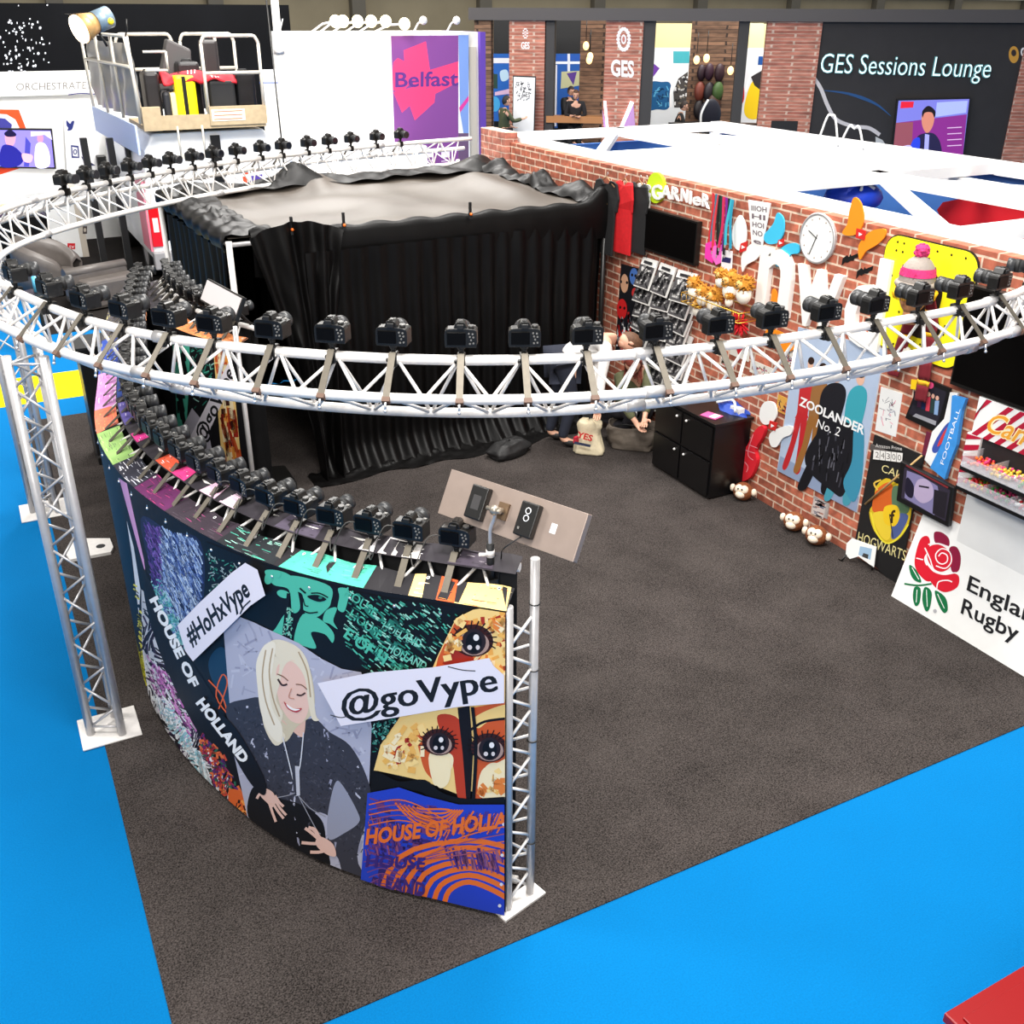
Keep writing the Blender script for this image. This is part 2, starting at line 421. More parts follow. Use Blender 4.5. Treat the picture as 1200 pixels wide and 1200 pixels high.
# ================================================================== ring truss
RING = [(5.60,4.0),(5.3,3.74),(4.93,3.56),(4.43,3.475),(4.0,3.455),(3.43,3.455),(2.916,3.50),(2.41,3.59),(1.94,3.75),(1.51,3.985),(1.09,4.31),(.70,4.72),(.42,5.17),(.22,5.66),(.05,6.25),(-.06,6.9),(-.08,7.55),(0.0,8.15),(.182,8.713),(.6,9.32),(1.3,10.0),(2.2,10.62),(3.19,11.07),(4.4,11.42),(5.48,11.6)]
RS = Curved([(p.x, p.y) for p in catmull(RING, 6)], side=1)     # side 1 : normal to the left of travel
# travel goes from the wall (right) leftwards round to the back; outward normal is on the left
def truss(name, S, u0, u1, z, chords, rt, rl, pitch, material, root, ds=.1, faces=((0,1),(0,2),(1,2))):
    n = max(2, int((u1-u0)/ds)); k = 0
    for (w, dz) in chords:
        MB().tube([S.at(u0+(u1-u0)*i/n, z+dz, w) for i in range(n+1)], rt, 8).build('chord', material, root)
    for a, b in faces:
        m = MB(); N = int((u1-u0)/pitch)
        for i in range(N):
            ua = u0+(i)*pitch; ub = ua+pitch/2; A, B = chords[a], chords[b]
            m.cyl(S.at(ua, z+A[1], A[0]), S.at(ub, z+B[1], B[0]), rl, 6); m.cyl(S.at(ub, z+B[1], B[0]), S.at(ua+pitch, z+A[1], A[0]), rl, 6)
        m.build('lattice', material, root)
ring = empty('truss_ring', (2.8,7,0), label='big white lattice truss ring overhead carrying two arcs of cameras', cat='truss')
CH = ((0,0),(.155,-.125),(-.06,-.265))
# outward sign check: at the front the outward side points to -Y
sgn = 1 if RS.plan(2.0)[2].y < 0 else -1
RS.side *= sgn
truss('ring', RS, 0.02, RS.len-.02, 2.5, CH, .0235, .008, .27, white_alu, ring)
# couplers between segments
for u in (1.1, 3.25, 5.5, 7.8, 10.1, 12.4, 14.6):
    for w, dz in CH: MB().cyl(RS.at(u-.045, 2.5+dz, w), RS.at(u+.045, 2.5+dz, w), .029, 10).build('coupler', grey_alu, ring)
def leg_tower(name, pts, z0, z1, material, root, rt=.024, rl=.0075, pitch=.3):
    for p in pts: MB().cyl((p[0], p[1], z0), (p[0], p[1], z1), rt, 10).build('chord', material, root)
    for i in range(len(pts)):
        a, b = pts[i], pts[(i+1) % len(pts)]; m = MB(); z = z0+.05; f = 0
        while z+pitch/2 < z1:
            q, r = (a, b) if f == 0 else (b, a)
            m.cyl((q[0], q[1], z), (r[0], r[1], z+pitch/2), rl, 6); z += pitch/2; f = 1-f
        for zz in (z0+.06, z1-.04): m.cyl((a[0], a[1], zz), (b[0], b[1], zz), rl, 6)
        m.build('lattice', material, root)
t = empty('lattice_tower', (.08,5.38,0), label='tall triangular lattice leg on a square foot plate on the blue carpet edge', cat='truss')
leg_tower('l', [(.0,5.385),(.165,5.30),(.15,5.50)], .012, 2.33, grey_alu, t)
MB().box2((-.06,5.25,.004), (.27,5.56,.016)).build('foot_plate', white_alu, t, bevel=.004)
t = empty('lattice_tower', (.0,8.7,0), label='lattice leg standing behind the nearest leg, on the blue floor at the left', cat='truss')
leg_tower('l', [(-.06,8.74),(.13,8.64),(.10,8.86)], .012, 2.22, grey_alu, t)
MB().box2((-.16,8.58,.002), (.22,8.94,.014)).build('foot_plate', white_alu, t, bevel=.004)
t = empty('lattice_tower', (5.3,11.5,0), label='lattice leg behind the black tent at the far end of the ring', cat='truss')
leg_tower('l', [(5.22,11.54),(5.42,11.5),(5.32,11.68)], .012, 2.26, white_alu, t)
MB().box2((5.12,11.4,.004), (5.5,11.78,.016)).build('foot_plate', white_alu, t)
# loose base plate with a hole
a = [onz(*p, .02) for p in ((85,632),(129,632),(133,642),(130,648),(82,657),(77,650))]
o = MB().prism([(p.x, p.y) for p in a], lambda u, v, w: V3((u, v, w)), .004, .03).build('base_plate', white_alu, None)
c = onz(118,640,.03)
hb = empty('steel_base_plate', (a[0].x, a[0].y, 0), label='pale steel base plate with a round hole, flat on the grey carpet at left', cat='plate')
o.parent = hb; o.data.transform(Matrix.Translation(-hb.location)); o.name = 'plate'
MB().cyl((c.x, c.y, .028), (c.x, c.y, .0315), .035, 20).build('hole', black_m, hb)
# ================================================================== cameras
def make_camera():
    r = empty('dslr_camera')
    b = MB()
    pr = [(-.066,.0),(.067,.0),(.07,.012),(.070,.062),(.066,.074),(.052,.080),(.028,.083),(-.030,.083),(-.056,.081),(-.066,.072),(-.069,.06),(-.069,.01)]
    b.prism(pr, lambda u, v, w: V3((u, w, v)), -.028, .026)
    b.prism([(.034,.002),(.070,.002),(.070,.070),(.060,.076),(.040,.076)], lambda u, v, w: V3((u, w, v)), .02, .052)
    b.cyl((0,.02,.045), (0,.036,.045), .036, 20)
    b.build('body', blk, r, bevel=.006)
    p = MB(); p.prism([(-.030,.080),(.030,.080),(.020,.104),(.012,.110),(-.012,.110),(-.020,.104)], lambda u, v, w: V3((u, w, v)), -.024, .032)
    p.box((0,-.004,.112), (.022,.024,.005)); p.build('prism_hump', blk, r, bevel=.004)
    MB().box((0,-.032,.092), (.030,.012,.020)).build('eyepiece', blk2, r, bevel=.003)
    MB().box((-.018,-.030,.040), (.080,.006,.056)).build('screen', scr_m, r, bevel=.002)
    d = MB()
    for x, z in ((.036,.062),(.052,.060),(.040,.048),(.055,.046),(.045,.034),(.040,.018),(.055,.020)): d.cyl((x,-.0275,z), (x,-.031,z), .0042, 8)
    d.build('button', btn_m, r)
    MB().cyl((.045,0,.080), (.045,0,.092), .0135, 16).build('mode_dial', mat('dial', (70,69,68), .35, .3), r)
    MB().cyl((.056,.036,.074), (.056,.036,.081), .006, 10).build('shutter_button', btn_m, r)
    ln = MB().tube([(0,.034,.045),(0,.052,.045),(0,.054,.045),(0,.10,.045),(0,.102,.045),(0,.128,.045)], [.031,.032,.035,.035,.037,.038], 20).build('lens', lensg, r)
    MB().tube([(0,.062,.045),(0,.088,.045)], .0365, 24).build('zoom_ring', blk2, ln, world=False)
    MB().cyl((0,.127,.045), (0,.1295,.045), .031, 20).build('front_glass', glass_m, ln, world=False)
    return r
def make_bracket(bar=((.0,.012),(.17,-.14))):
    """origin on the tube it clamps; -Y is outwards"""
    r = empty('camera_bracket')
    c = MB(); c.box((0,0,.0), (.036,.062,.056)); c.box((0,-.036,-.012), (.02,.03,.03)); c.cyl((-.03,-.02,0), (-.016,-.02,0), .010, 8)
    c.build('clamp', blk, r, bevel=.004)
    c = MB(); c.cyl((0,0,.026), (0,0,.036), .011, 10); c.sph((0,0,.044), .013, 10, 6); c.cyl((0,0,.052), (0,0,.0635), .018, 12); c.build('ball_head', blk2, r)
    (y0, z0), (y1, z1) = bar; d = V3((0,-(y1-y0),z1-z0)); L = d.length; d.normalize(); n = V3((0,-d.z,d.y))*-1
    if n.y > 0: n = -n
    A = V3((0,-y0,z0))+n*.030; M = Matrix((V3((1,0,0)), n, d)).transposed()
    MB().box(A+d*(L/2), (.030,.004,L), M=M).build('strap', strap_m, r)
    B = A+d*L; k = MB(); k.box(B+n*-.012, (.034,.03,.022), M=M); k.build('hook', mat('brown_hook', (98,72,58), .6), r)
    k = MB(); k.cyl(B+V3((0,-.008,-.012)), B+V3((0,-.016,-.045)), .0055, 8); k.sph(B+V3((0,-.017,-.048)), .008, 8, 6); k.build('bolt', mat('bright_bolt', (225,225,225), .3, .8), r)
    return r
CAM0 = make_camera(); BR0 = make_bracket(); BR1 = make_bracket(((.0,.012),(.17,-.13))); used = {}
def place(proto, loc, rz, label, cat, group, tilt=0.):
    if proto.name not in used: o = proto; used[proto.name] = 1
    else: o = copy_tree(proto)
    o.location = loc; o.rotation_euler = (tilt, 0, rz); tag(o, label, cat, group); return o
def rig(S, us, z, what, proto, camzoff=.064, jit=.05, woff=0.):
    for i, u in enumerate(us):
        p, t, n = S.plan(u); inw = -n; rz = math.atan2(-inw.x, inw.y)
        P = S.at(u, z, woff)
        place(proto, P, rz, 'steel strap bracket, '+ordn(i)+' '+what, 'bracket', 'camera brackets on the truss rig')
        place(CAM0, P+V3((0,0,camzoff)), rz+random.uniform(-jit, jit), ordn(i)+' black camera '+what, 'camera', 'black cameras on the truss rig')
def ring_u(x, y=None, z=2.5, lo=0., hi=99.):
    """arc length on the ring whose image column is x"""
    best = None; n = 1400
    inv = RW.transposed()
    for i in range(n+1):
        u = RS.len*i/n
        if not lo <= u <= hi: continue
        c = inv @ (RS.at(u, z, 0)-EYE); px = PP[0]+F*c.x/c.z
        if best is None or abs(px-x) < best[0]: best = (abs(px-x), u)
    return best[1]
front = [20,60,102,148,200,252,320,390,462,540,614,687,767,838,903,965,1022,1074,1121,1166,1205]
uf = [ring_u(x, hi=9.5) for x in front]
rig(RS, uf, 2.5, 'from left on the near arc of the high truss', BR0)
back = [12,34,57,78,102,127,153,177,201,227,250,277,306,331,361,385,412,441,469]
ub = [ring_u(x, lo=10.5) for x in back]
rig(RS, ub, 2.5, 'from left on the far arc of the high truss', BR0)
# ================================================================== low curved camera wall
P0 = onz(593,1073); PA = [(P0.x,P0.y),(1.34,3.31),(1.07,3.58),(.79,3.98),(.58,4.48),(.43,5.05),(.375,5.6),(.40,6.1),(.50,6.75),(.60,7.4),(.72,8.1),(.86,8.75),(1.04,9.3)]
SA = Curved([(p.x, p.y) for p in catmull(PA, 6)], side=1); 
if SA.plan(1.0)[2].dot(EYE-SA.plan(1.0)[0]) < 0: SA.side = -1
P1 = onz(291,650); PB = [(1.2,9.32),(1.13,8.75),(1.13,8.2),(1.22,7.7),(1.47,7.12)]
SB = Curved([(p.x, p.y) for p in catmull(PB, 8)], side=1)
if SB.plan(1.0)[2].x > 0: SB.side = -1
fab_dark = mat('black_banner_cloth', (24,23,25), .75, noise=.2, nscale=12)
ZT = 1.70; ZI = 1.84; WI = -.20
def lowwall(S, label, end0, end1):
    r = empty('curved_camera_wall', S.at(S.len/2, 0, -.1), label=label, cat='camera wall')
    n = int(S.len/.1)
    for w, z in ((-.02, ZT-.03), (WI, ZI-.05), (-.02, .03), (WI, .03)):
        MB().tube([S.at(S.len*i/n, z, w) for i in range(n+1)], .02, 8).build('chord', white_alu, r)
    m = MB(); u = .05
    while u+.25 < S.len:
        m.cyl(S.at(u, ZT-.03, -.02), S.at(u+.12, ZI-.05, WI), .007, 6); m.cyl(S.at(u+.12, ZI-.05, WI), S.at(u+.24, ZT-.03, -.02), .007, 6); u += .24
    m.build('lattice', white_alu, r)
    # upright end towers
    for u, f in ((0.0, end0), (S.len, end1)):
        if not f: continue
        A = S.at(u+(-.012 if u == 0 else .012), 0, -.03); B = S.at(u, 0, WI)
        if S is SA and u == 0: B = onz(621,1049)
        s_ = .16 if u == 0 else -.16
        C2 = S.at(u+s_, 0, WI*.6)
        for p, zt in ((A, ZT+.0), (B, 1.87), (C2, ZT)):
            MB().cyl((p.x, p.y, .01), (p.x, p.y, zt), .020, 10).build('upright', grey_alu, r)
        for a, b in ((A, B), (B, C2), (C2, A)):
            m = MB(); z = .06; k = 0
            while z < ZT-.12:
                q, w = (a, b) if k % 2 == 0 else (b, a); m.cyl((q.x, q.y, z), (w.x, w.y, z+.11), .007, 6); z += .11+(.04 if k % 4 == 3 else 0); k += 1
            m.build('lattice', white_alu, r)
        m = MB(); m.box(((A.x+B.x)/2, (A.y+B.y)/2, .012), (.26,.1,.012), rz=math.atan2(B.y-A.y, B.x-A.x)); m.build('foot_plate', white_alu, r)
        m = MB()
        for z in (.35, .95, 1.33, 1.66):
            m.tube([(B.x+.023*math.cos(a), B.y+.023*math.sin(a), z) for a in [2*PI*k/12 for k in range(12)]], .003, 5, closed=True)
        m.build('cable_tie', black_m, r)
    # inner cloth
    S2 = S
    MB().grid(lambda a, b: S2.at(.02+a*(S2.len-.04), .05+b*(ZI-.07), WI-.025+.006*math.sin(a*90)), int(S.len/.05), 6).build('inner_banner', fab_dark, r)
    return r
wallA = lowwall(SA, 'long curved printed camera wall standing in front, with portrait and eye prints', True, False)
wallB = lowwall(SB, 'short curved printed camera wall further back, behind the near camera row', False, False)
for w in (-.03,):
    p = SB.at(SB.len-.02, 0, w); MB().cyl((p.x,p.y,.01), (p.x,p.y,1.84), .02, 10).build('upright', grey_alu, wallB)
# ---- the print of the long wall
U0 = 0.; UMAX = SA.len
A = Art(SA, w0=.006)
def sheet(S, u0, u1, z0, z1, w, name, mt, parent, waves=.004):
    MB().grid(lambda a, b: S.at(u0+(u1-u0)*a, z0+(z1-z0)*b, w), int((u1-u0)/.05)+1, 4).build(name, mt, parent)
A.poly([(U0,.03),(UMAX,.03),(UMAX,ZT),(U0,ZT)], (17,16,20), px=False)
TEAL = (78,184,158); TEAL2 = (40,120,104)
# denim block
dn = [(166,604),(236,632),(246,660),(236,735),(215,765),(196,722),(180,690)]
A.smooth([(166,608),(200,622),(236,634),(240,700),(222,760),(205,748),(188,702)], (28,34,66))
A.scribble([(166,606),(238,634),(240,690),(236,735),(222,762),(200,740),(182,700)], 900, lambda x, y, r: r.choice([(150,175,215),(105,130,185),(190,208,232),(62,80,140)]) if x > 190-(y-650)*.0 else r.choice([(92,60,140),(120,90,170),(60,50,110)]), l=(6,15), wd=(.8,1.7), ang=1.12, seed=3)
A.scribble([(176,680),(190,676),(215,735),(222,765),(205,752)], 160, [(110,190,185),(70,150,160),(150,200,200)], l=(3,6), wd=(1,2), seed=4)
# pink / yellow slivers on the far bend
A.poly([(141,560),(150,566),(170,655),(172,672),(163,640)], (206,150,196))
A.poly([(150,610),(158,640),(166,690),(164,720),(156,650)], (232,232,235))
A.scribble([(152,640),(163,690),(172,740),(176,800),(170,820),(163,740)], 90, [(220,210,40),(235,225,80),(20,20,20)], l=(5,12), wd=(1,2.4), ang=.7, seed=5)
# zebra area
zb = [(167,690),(178,700),(205,760),(235,820),(262,880),(275,940),(262,948),(225,905),(195,865),(176,820),(168,760)]
A.poly(zb, (208,206,208))
A.scribble(zb, 520, [(24,22,26),(30,28,34),(60,40,70)], l=(7,18), wd=(.9,2.2), ang=lambda x, y: 1.1+.9*math.sin((x+y)*.07), seed=6)
A.scribble([(168,760),(200,790),(235,850),(225,880),(185,830)], 160, [(196,110,180),(226,150,206),(120,60,120),(235,235,235)], l=(6,14), wd=(1,2.4), ang=1.0, seed=7)
A.scribble([(176,812),(200,855),(232,905),(262,945),(236,880),(200,820)], 170, [(245,245,245),(230,235,235),(150,200,210)], l=(6,14), wd=(1.6,3), ang=lambda x, y: .2+1.1*math.sin(x*.11), seed=8)
A.poly([(232,842),(247,850),(256,905),(240,885)], (118,28,92)); A.poly([(240,846),(250,870),(254,915),(244,880)], (238,238,240))
# dark band with HOUSE OF HOLLAND
A.smooth([(168,668),(176,676),(200,735),(240,795),(280,860),(318,905),(320,945),(300,930),(262,900),(228,848),(195,780),(174,715)], (14,13,18), n=4)
A.text('HOUSE OF', (177,702), (226,806), (186,697), (240,240,240), offset=.05)
# dark flowers
A.scribble([(232,850),(262,880),(290,940),(285,985),(262,945),(236,880)], 200, [(150,40,80),(90,40,110),(196,70,50),(40,100,80),(226,110,60)], l=(4,9), wd=(1.5,3), seed=9)
A.smooth([(270,925),(288,930),(298,960),(300,985),(285,975),(272,950)], (214,98,44)); A.scribble([(270,925),(292,930),(305,985),(285,975)], 30, [(40,20,16),(240,150,70)], l=(4,8), wd=(1,3), seed=10)
A.smooth([(258,758),(268,768),(272,830),(252,800),(246,775)], (24,58,84))
A.stroke([(258,830),(268,800),(262,790),(255,815),(270,838)], 1.5, (226,96,40)); A.stroke([(246,796),(262,815),(270,842)], 1.6, (226,96,40))
# teal poster with the face
fld = [(243,637),(300,660),(345,676),(400,690),(445,698),(492,704),(545,716),(530,742),(512,772),(500,790),(377,797),(400,765),(300,700),(280,700)]
A.poly([(243,634),(345,674),(445,698),(550,712),(552,725),(505,800),(440,830),(300,800),(262,720),(243,700)], (13,14,18))
A.scribble([(243,640),(292,662),(262,705),(246,700)], 90, [(60,140,120),(30,80,70),(150,170,170)], l=(2,6), wd=(.8,1.6), seed=11)
A.smooth([(330,677),(350,674),(388,686),(389,705),(384,713),(372,722),(358,716),(356,696),(345,690)], TEAL)
A.smooth([(312,668),(330,668),(345,676),(350,690),(353,712),(344,716),(340,690),(322,684)], TEAL)
A.smooth([(398,688),(410,690),(408,706),(404,716),(397,712),(399,698)], TEAL)
A.smooth([(322,738),(334,720),(342,716),(341,726),(336,744),(340,752),(322,744),(312,736)], TEAL)
A.smooth([(356,719),(376,724),(392,740),(391,752),(382,742),(366,740),(372,758),(358,756),(346,750)], TEAL)
A.smooth([(384,714),(396,711),(392,726),(397,736),(388,730),(380,726)], TEAL)
for c, rx, ry in (((317,676),5,8),((334,695),8,4.5),((328,672),3,4)): A.ell(c, rx, ry, TEAL, .3)
A.smooth([(362,697),(374,696),(384,701),(376,704),(366,701)], (12,12,16)); A.stroke([(366,694),(376,694),(386,699)], 1.6, (12,12,16)); A.ell((377,699), 2.2, 1.8, TEAL2)
A.stroke([(356,714),(364,717),(374,716)], 1.6, (12,12,16)); A.stroke([(357,700),(359,708),(363,709)], 1.2, (12,12,16)); A.stroke([(353,688),(360,694)], 2, (12,12,16))
A.stroke([(340,694),(337,720),(334,748)], 4, (15,16,20)); A.scribble([(338,710),(346,712),(345,748),(332,746)], 60, [TEAL,(150,210,190)], l=(2,4), wd=(.7,1.2), seed=12)
for i in range(9):
    dx = i*19; dy = i*4
    A.text(['HOUSE','OF','HOLLAND'][i % 3], (404+(i % 3)*22+(i//3)*6, 695+(i//3)*26+(i % 3)*20), (440+(i % 3)*26+(i//3)*6, 722+(i//3)*26+(i % 3)*18), (409+(i % 3)*22+(i//3)*6, 686+(i//3)*26+(i % 3)*20), [TEAL, TEAL2, (120,200,180)][i % 3], offset=.02)
A.scribble([(410,690),(500,706),(540,718),(520,755),(500,790),(440,795),(400,750)], 330, [TEAL, TEAL2, (30,80,74), (150,215,195)], l=(3,9), wd=(.8,2), ang=.65, seed=13)
A.text('E OF H', (404,744), (450,778), (411,733), TEAL, offset=.03)
# crumpled grey backdrop and woman
gp = [(264,730),(282,721),(300,728),(330,742),(352,752),(378,770),(402,782),(425,786),(437,850),(433,940),(430,1034),(390,1022),(340,996),(310,975),(292,955),(276,880)]
A.poly(gp, (176,176,194))
A.scribble(gp, 240, [(160,160,180),(190,190,206),(150,150,172)], l=(6,16), wd=(1.2,3), seed=14)
A.smooth([(268,826),(290,818),(312,818),(330,850),(368,840),(388,856),(412,872),(430,905),(436,940),(420,1000),(430,1028),(405,1022),(398,1004),(385,985),(392,960),(372,950),(360,970),(330,962),(318,935),(300,900),(285,880),(272,850)], (56,56,66), n=4)
A.scribble([(272,828),(312,822),(370,845),(400,868),(430,910),(432,1000),(400,1000),(390,930),(380,955),(320,930),(290,880)], 520, [(66,66,78),(48,48,57),(74,74,85),(42,42,50)], l=(2,5), wd=(.8,1.7), seed=15)
A.smooth([(300,920),(322,932),(352,940),(378,958),(384,985),(386,1018),(340,996),(306,972),(292,950)], (18,18,22))
A.smooth([(395,915),(403,918),(420,948),(422,962),(404,975),(388,982),(385,965),(388,940)], (150,152,170))
A.smooth([(330,838),(340,850),(356,862),(360,845),(358,830),(335,820)], (222,180,162))
FACE = (232,192,176)
A.smooth([(308,765),(325,752),(350,757),(366,785),(370,830),(350,850),(335,868),(312,850)], (206,192,164))
A.smooth([(328,778),(345,772),(358,782),(366,802),(365,822),(360,840),(352,846),(340,840),(330,822),(326,800)], FACE)
A.smooth([(326,768),(318,752),(330,748),(350,756),(362,772),(368,800),(372,835),(376,842),(368,841),(363,820),(360,795),(352,780),(342,773),(334,782),(330,800),(326,818),(334,835),(330,850),(337,862),(325,872),(312,850),(308,820),(303,790),(308,762)], (226,214,190), n=4)
A.smooth([(304,800),(303,775),(312,755),(325,752),(322,780),(318,805),(322,830),(333,850),(330,868),(318,858),(308,832)], (236,226,206))
for q in ([(314,760),(310,790),(314,820),(324,848)], [(322,758),(318,785),(322,815),(330,838)], [(352,762),(362,785),(366,815)]): A.stroke(q, 1.6, (176,152,120))
A.stroke([(328,794),(333,801),(339,800)], 2.2, (60,40,36)); A.stroke([(350,812),(355,813),(360,810)], 2, (70,46,40)); A.stroke([(327,788),(334,791),(340,796)], 1.2, (120,84,66)); A.stroke([(349,800),(356,801),(362,806)], 1.2, (120,84,66))
A.smooth([(335,820),(344,828),(356,828),(350,833),(340,829)], (180,60,66)); A.smooth([(338,823),(346,828),(354,829),(348,831),(341,828)], (245,240,235))
A.stroke([(344,805),(341,815),(347,817)], 1.2, (196,140,120))
A.stroke([(334,862),(342,895),(346,912)], 1.3, (214,214,220)); A.stroke([(358,856),(354,895),(348,914)], 1.3, (214,214,220)); A.poly([(345,895),(353,896),(354,930),(348,931)], (196,196,206)); A.poly([(344,893),(348,893),(350,930),(347,931)], (60,60,70))
A.stroke([(352,930),(366,945),(384,955)], 1, (150,150,160)); A.stroke([(352,930),(372,968),(378,975)], 1, (150,150,160)); A.stroke([(325,933),(340,930),(348,927)], 1, (150,150,160))
HAND = (226,186,172)
A.smooth([(312,922),(322,926),(326,936),(322,944),(315,938),(308,930)], HAND)
for q in ([(318,938),(322,950),(326,961)], [(322,938),(328,948),(335,957)], [(324,934),(331,945),(338,953)], [(325,930),(330,938),(335,943)], [(310,926),(306,930),(304,934)]): A.stroke(q, 3, HAND)
A.smooth([(378,978),(392,986),(396,1000),(388,1000),(376,992),(372,984)], HAND)
for q in ([(378,983),(368,974),(360,968)], [(378,980),(370,970),(364,967)], [(378,986),(368,986),(356,985)], [(384,994),(376,996),(366,996)], [(376,978),(372,970),(368,968)]): A.stroke(q, 3.6, HAND)
A.smooth([(262,838),(278,850),(300,885),(314,915),(312,930),(296,915),(276,880)], (16,16,22))
A.text('HOLLAND', (233,822), (287,893), (242,815), (242,242,242), offset=.05)
# orange eyes poster
OR = (206,88,42); YE = (244,206,130); CR = (248,228,184); RD = (168,46,30); BR = (60,24,18)
e1 = [(533,722),(552,712),(600,706),(604,760),(598,800),(500,795),(515,765)]
A.poly([(500,800),(515,765),(536,722),(556,712),(604,704),(600,932),(540,922),(500,905),(440,900),(448,870),(470,838),(480,800)], YE)
A.poly([(515,768),(536,724),(560,725),(570,760),(560,775),(520,790),(510,790)], OR); A.poly([(520,775),(540,740),(560,770),(580,772),(545,785)], RD)
A.scribble([(540,725),(600,712),(600,790),(560,790)], 60, [CR,(236,170,80),(226,130,60),RD], l=(4,10), wd=(3,7), seed=16)
def eye(cx, cy, s, rot=0.):
    A.ell((cx,cy), 25*s, 20*s, BR, rot); 
    for k in range(15):
        a = PI+(k-2)*PI/11; A.stroke([(cx+math.cos(a)*20*s, cy+math.sin(a)*15*s), (cx+math.cos(a+.1)*30*s, cy+math.sin(a+.1)*25*s)], 1.6*s, (20,12,12))
    A.ell((cx+1,cy+3*s), 19*s, 15*s, (170,140,130), rot); A.ell((cx+1,cy+1*s), 15*s, 16*s, (40,28,32), rot); A.ell((cx+1,cy+2*s), 10*s, 13*s, (14,10,14)); A.ell((cx+4*s,cy-4*s), 3.5*s, 4*s, (235,230,230)); A.ell((cx-4*s,cy+8*s), 3*s, 3*s, (215,205,205)); A.ell((cx+6*s,cy+8*s), 2.5*s, 3*s, (215,205,205))
eye(556,748,.95,.1)
A.poly([(448,870),(470,842),(500,826),(545,822),(545,930),(500,912),(445,900)], YE)
A.smooth([(486,850),(500,860),(512,900),(516,915),(500,900),(492,872)], OR); A.smooth([(515,835),(540,840),(548,880),(550,930),(538,930),(532,890),(520,860)], (186,60,34))
A.smooth([(505,880),(530,880),(532,895),(520,912),(510,915)], CR); A.poly([(538,826),(552,824),(556,880),(553,932),(548,932),(544,880)], (22,14,16))
A.poly([(556,826),(600,818),(599,932),(556,932),(560,880)], OR); A.smooth([(566,900),(585,890),(599,888),(598,930),(564,930)], CR); A.smooth([(555,840),(575,828),(600,822),(600,838),(575,842),(562,850)], YE)
A.stroke([(553,852),(570,842),(600,838)], 3, (24,14,14)); A.scribble([(446,900),(450,868),(486,845),(490,900)], 30, [CR,(236,180,90),RD], l=(4,9), wd=(3,6), seed=17)
A.poly([(455,878),(475,868),(476,880),(462,886)], RD)
A.smooth([(508,886),(524,884),(530,892),(528,912),(518,920),(510,908)], CR); A.smooth([(570,896),(580,890),(592,896),(590,922),(574,924),(566,912)], CR)
for (a_, b_, n_, sd_) in (([(452,870),(478,842),(500,836),(500,900),(450,898)], 0, 26, 41), ([(575,722),(602,716),(601,770),(590,760)], 0, 22, 42), ([(562,905),(598,895),(597,930),(560,928)], 0, 14, 43), ([(515,765),(536,724),(552,716),(556,735),(524,780)], 0, 16, 44)):
    A.scribble(a_, n_, [CR,(238,180,92),(226,128,56),(250,214,140)], l=(6,16), wd=(4,9), seed=sd_)
A.smooth([(444,902),(470,912),(500,910),(520,925),(550,932),(600,930),(600,940),(550,944),(510,935),(495,924),(465,922),(438,926)], (14,12,14), n=4)
eye(516,866,.78,.15); eye(575,872,.85,.05); A.stroke([(556,824),(560,870),(557,932)], 4, (18,12,14))
# teal corner behind
A.scribble([(438,845),(470,830),(480,820),(450,868),(440,885)], 60, [TEAL2,(30,90,80),(120,180,170)], l=(2,5), wd=(1,2), seed=18)
# blue and orange zebra
BL = (38,66,190); PU = (80,50,130); OG = (232,112,44)
A.poly([(434,925),(470,918),(500,928),(540,938),(604,938),(602,1085),(560,1075),(480,1058),(425,1042)], BL)
A.scribble([(434,930),(520,940),(500,1060),(430,1040)], 160, [PU,(60,60,170),(110,60,120),(50,40,110)], l=(6,16), wd=(2,6), ang=.2, seed=19)
for k in range(7):
    R = 22+k*13; A.stroke([(545-R*1.05, 1062+k*2), (545-R*.75, 1050-R*.5), (552, 1042-R*.62), (575+R*.4, 1052-R*.55), (604, 1062-R*.40)], 6, OG if k % 1 == 0 else BL)
for k in range(6): A.stroke([(466+k*5,936+k*1), (488+k*2,958-k*3), (520,968-k*5), (545-k*3,944)], 2.2, OG)
A.scribble([(545,945),(596,945),(596,970),(520,985),(500,982)], 60, [PU,OG], l=(8,16), wd=(1.3,2), ang=2.1, seed=20)
A.scribble([(520,985),(594,990),(590,1020),(530,1012)], 70, [PU,(150,90,120)], l=(10,20), wd=(1.6,2.4), ang=1.3, seed=21)
A.scribble([(436,950),(480,958),(470,1000),(430,1000)], 80, [(150,80,110),(60,60,180),PU], l=(6,12), wd=(1.2,2), ang=1.4, seed=22)
for k in range(5): A.stroke([(436,938+k*6),(470,932+k*6),(500,942+k*5),(530,960+k*2)], 1.3, (150,80,110) if k % 2 else OG)
for k in range(4): A.stroke([(500,1002-k*1.5),(545,996-k*7),(602,988-k*9)], 1.4, OG if k % 2 else (150,80,110))
for k in range(8): A.stroke([(430+k*2,1005+k*6),(452,1000+k*6),(472,1008+k*6)], 1.2, (120,70,130))
A.text('HOUSE OF HOLLA', (432,984), (596,963), (434,966), OG, offset=.04)
A.text('HOUSE', (432,1010), (500,1013), (434,996), (58,40,120), offset=.03); A.text('LLAND', (446,1034), (500,1045), (448,1018), (66,44,120), offset=.03); A.text('HOUSE', (440,1052), (500,1066), (442,1040), (60,40,130), offset=.03)
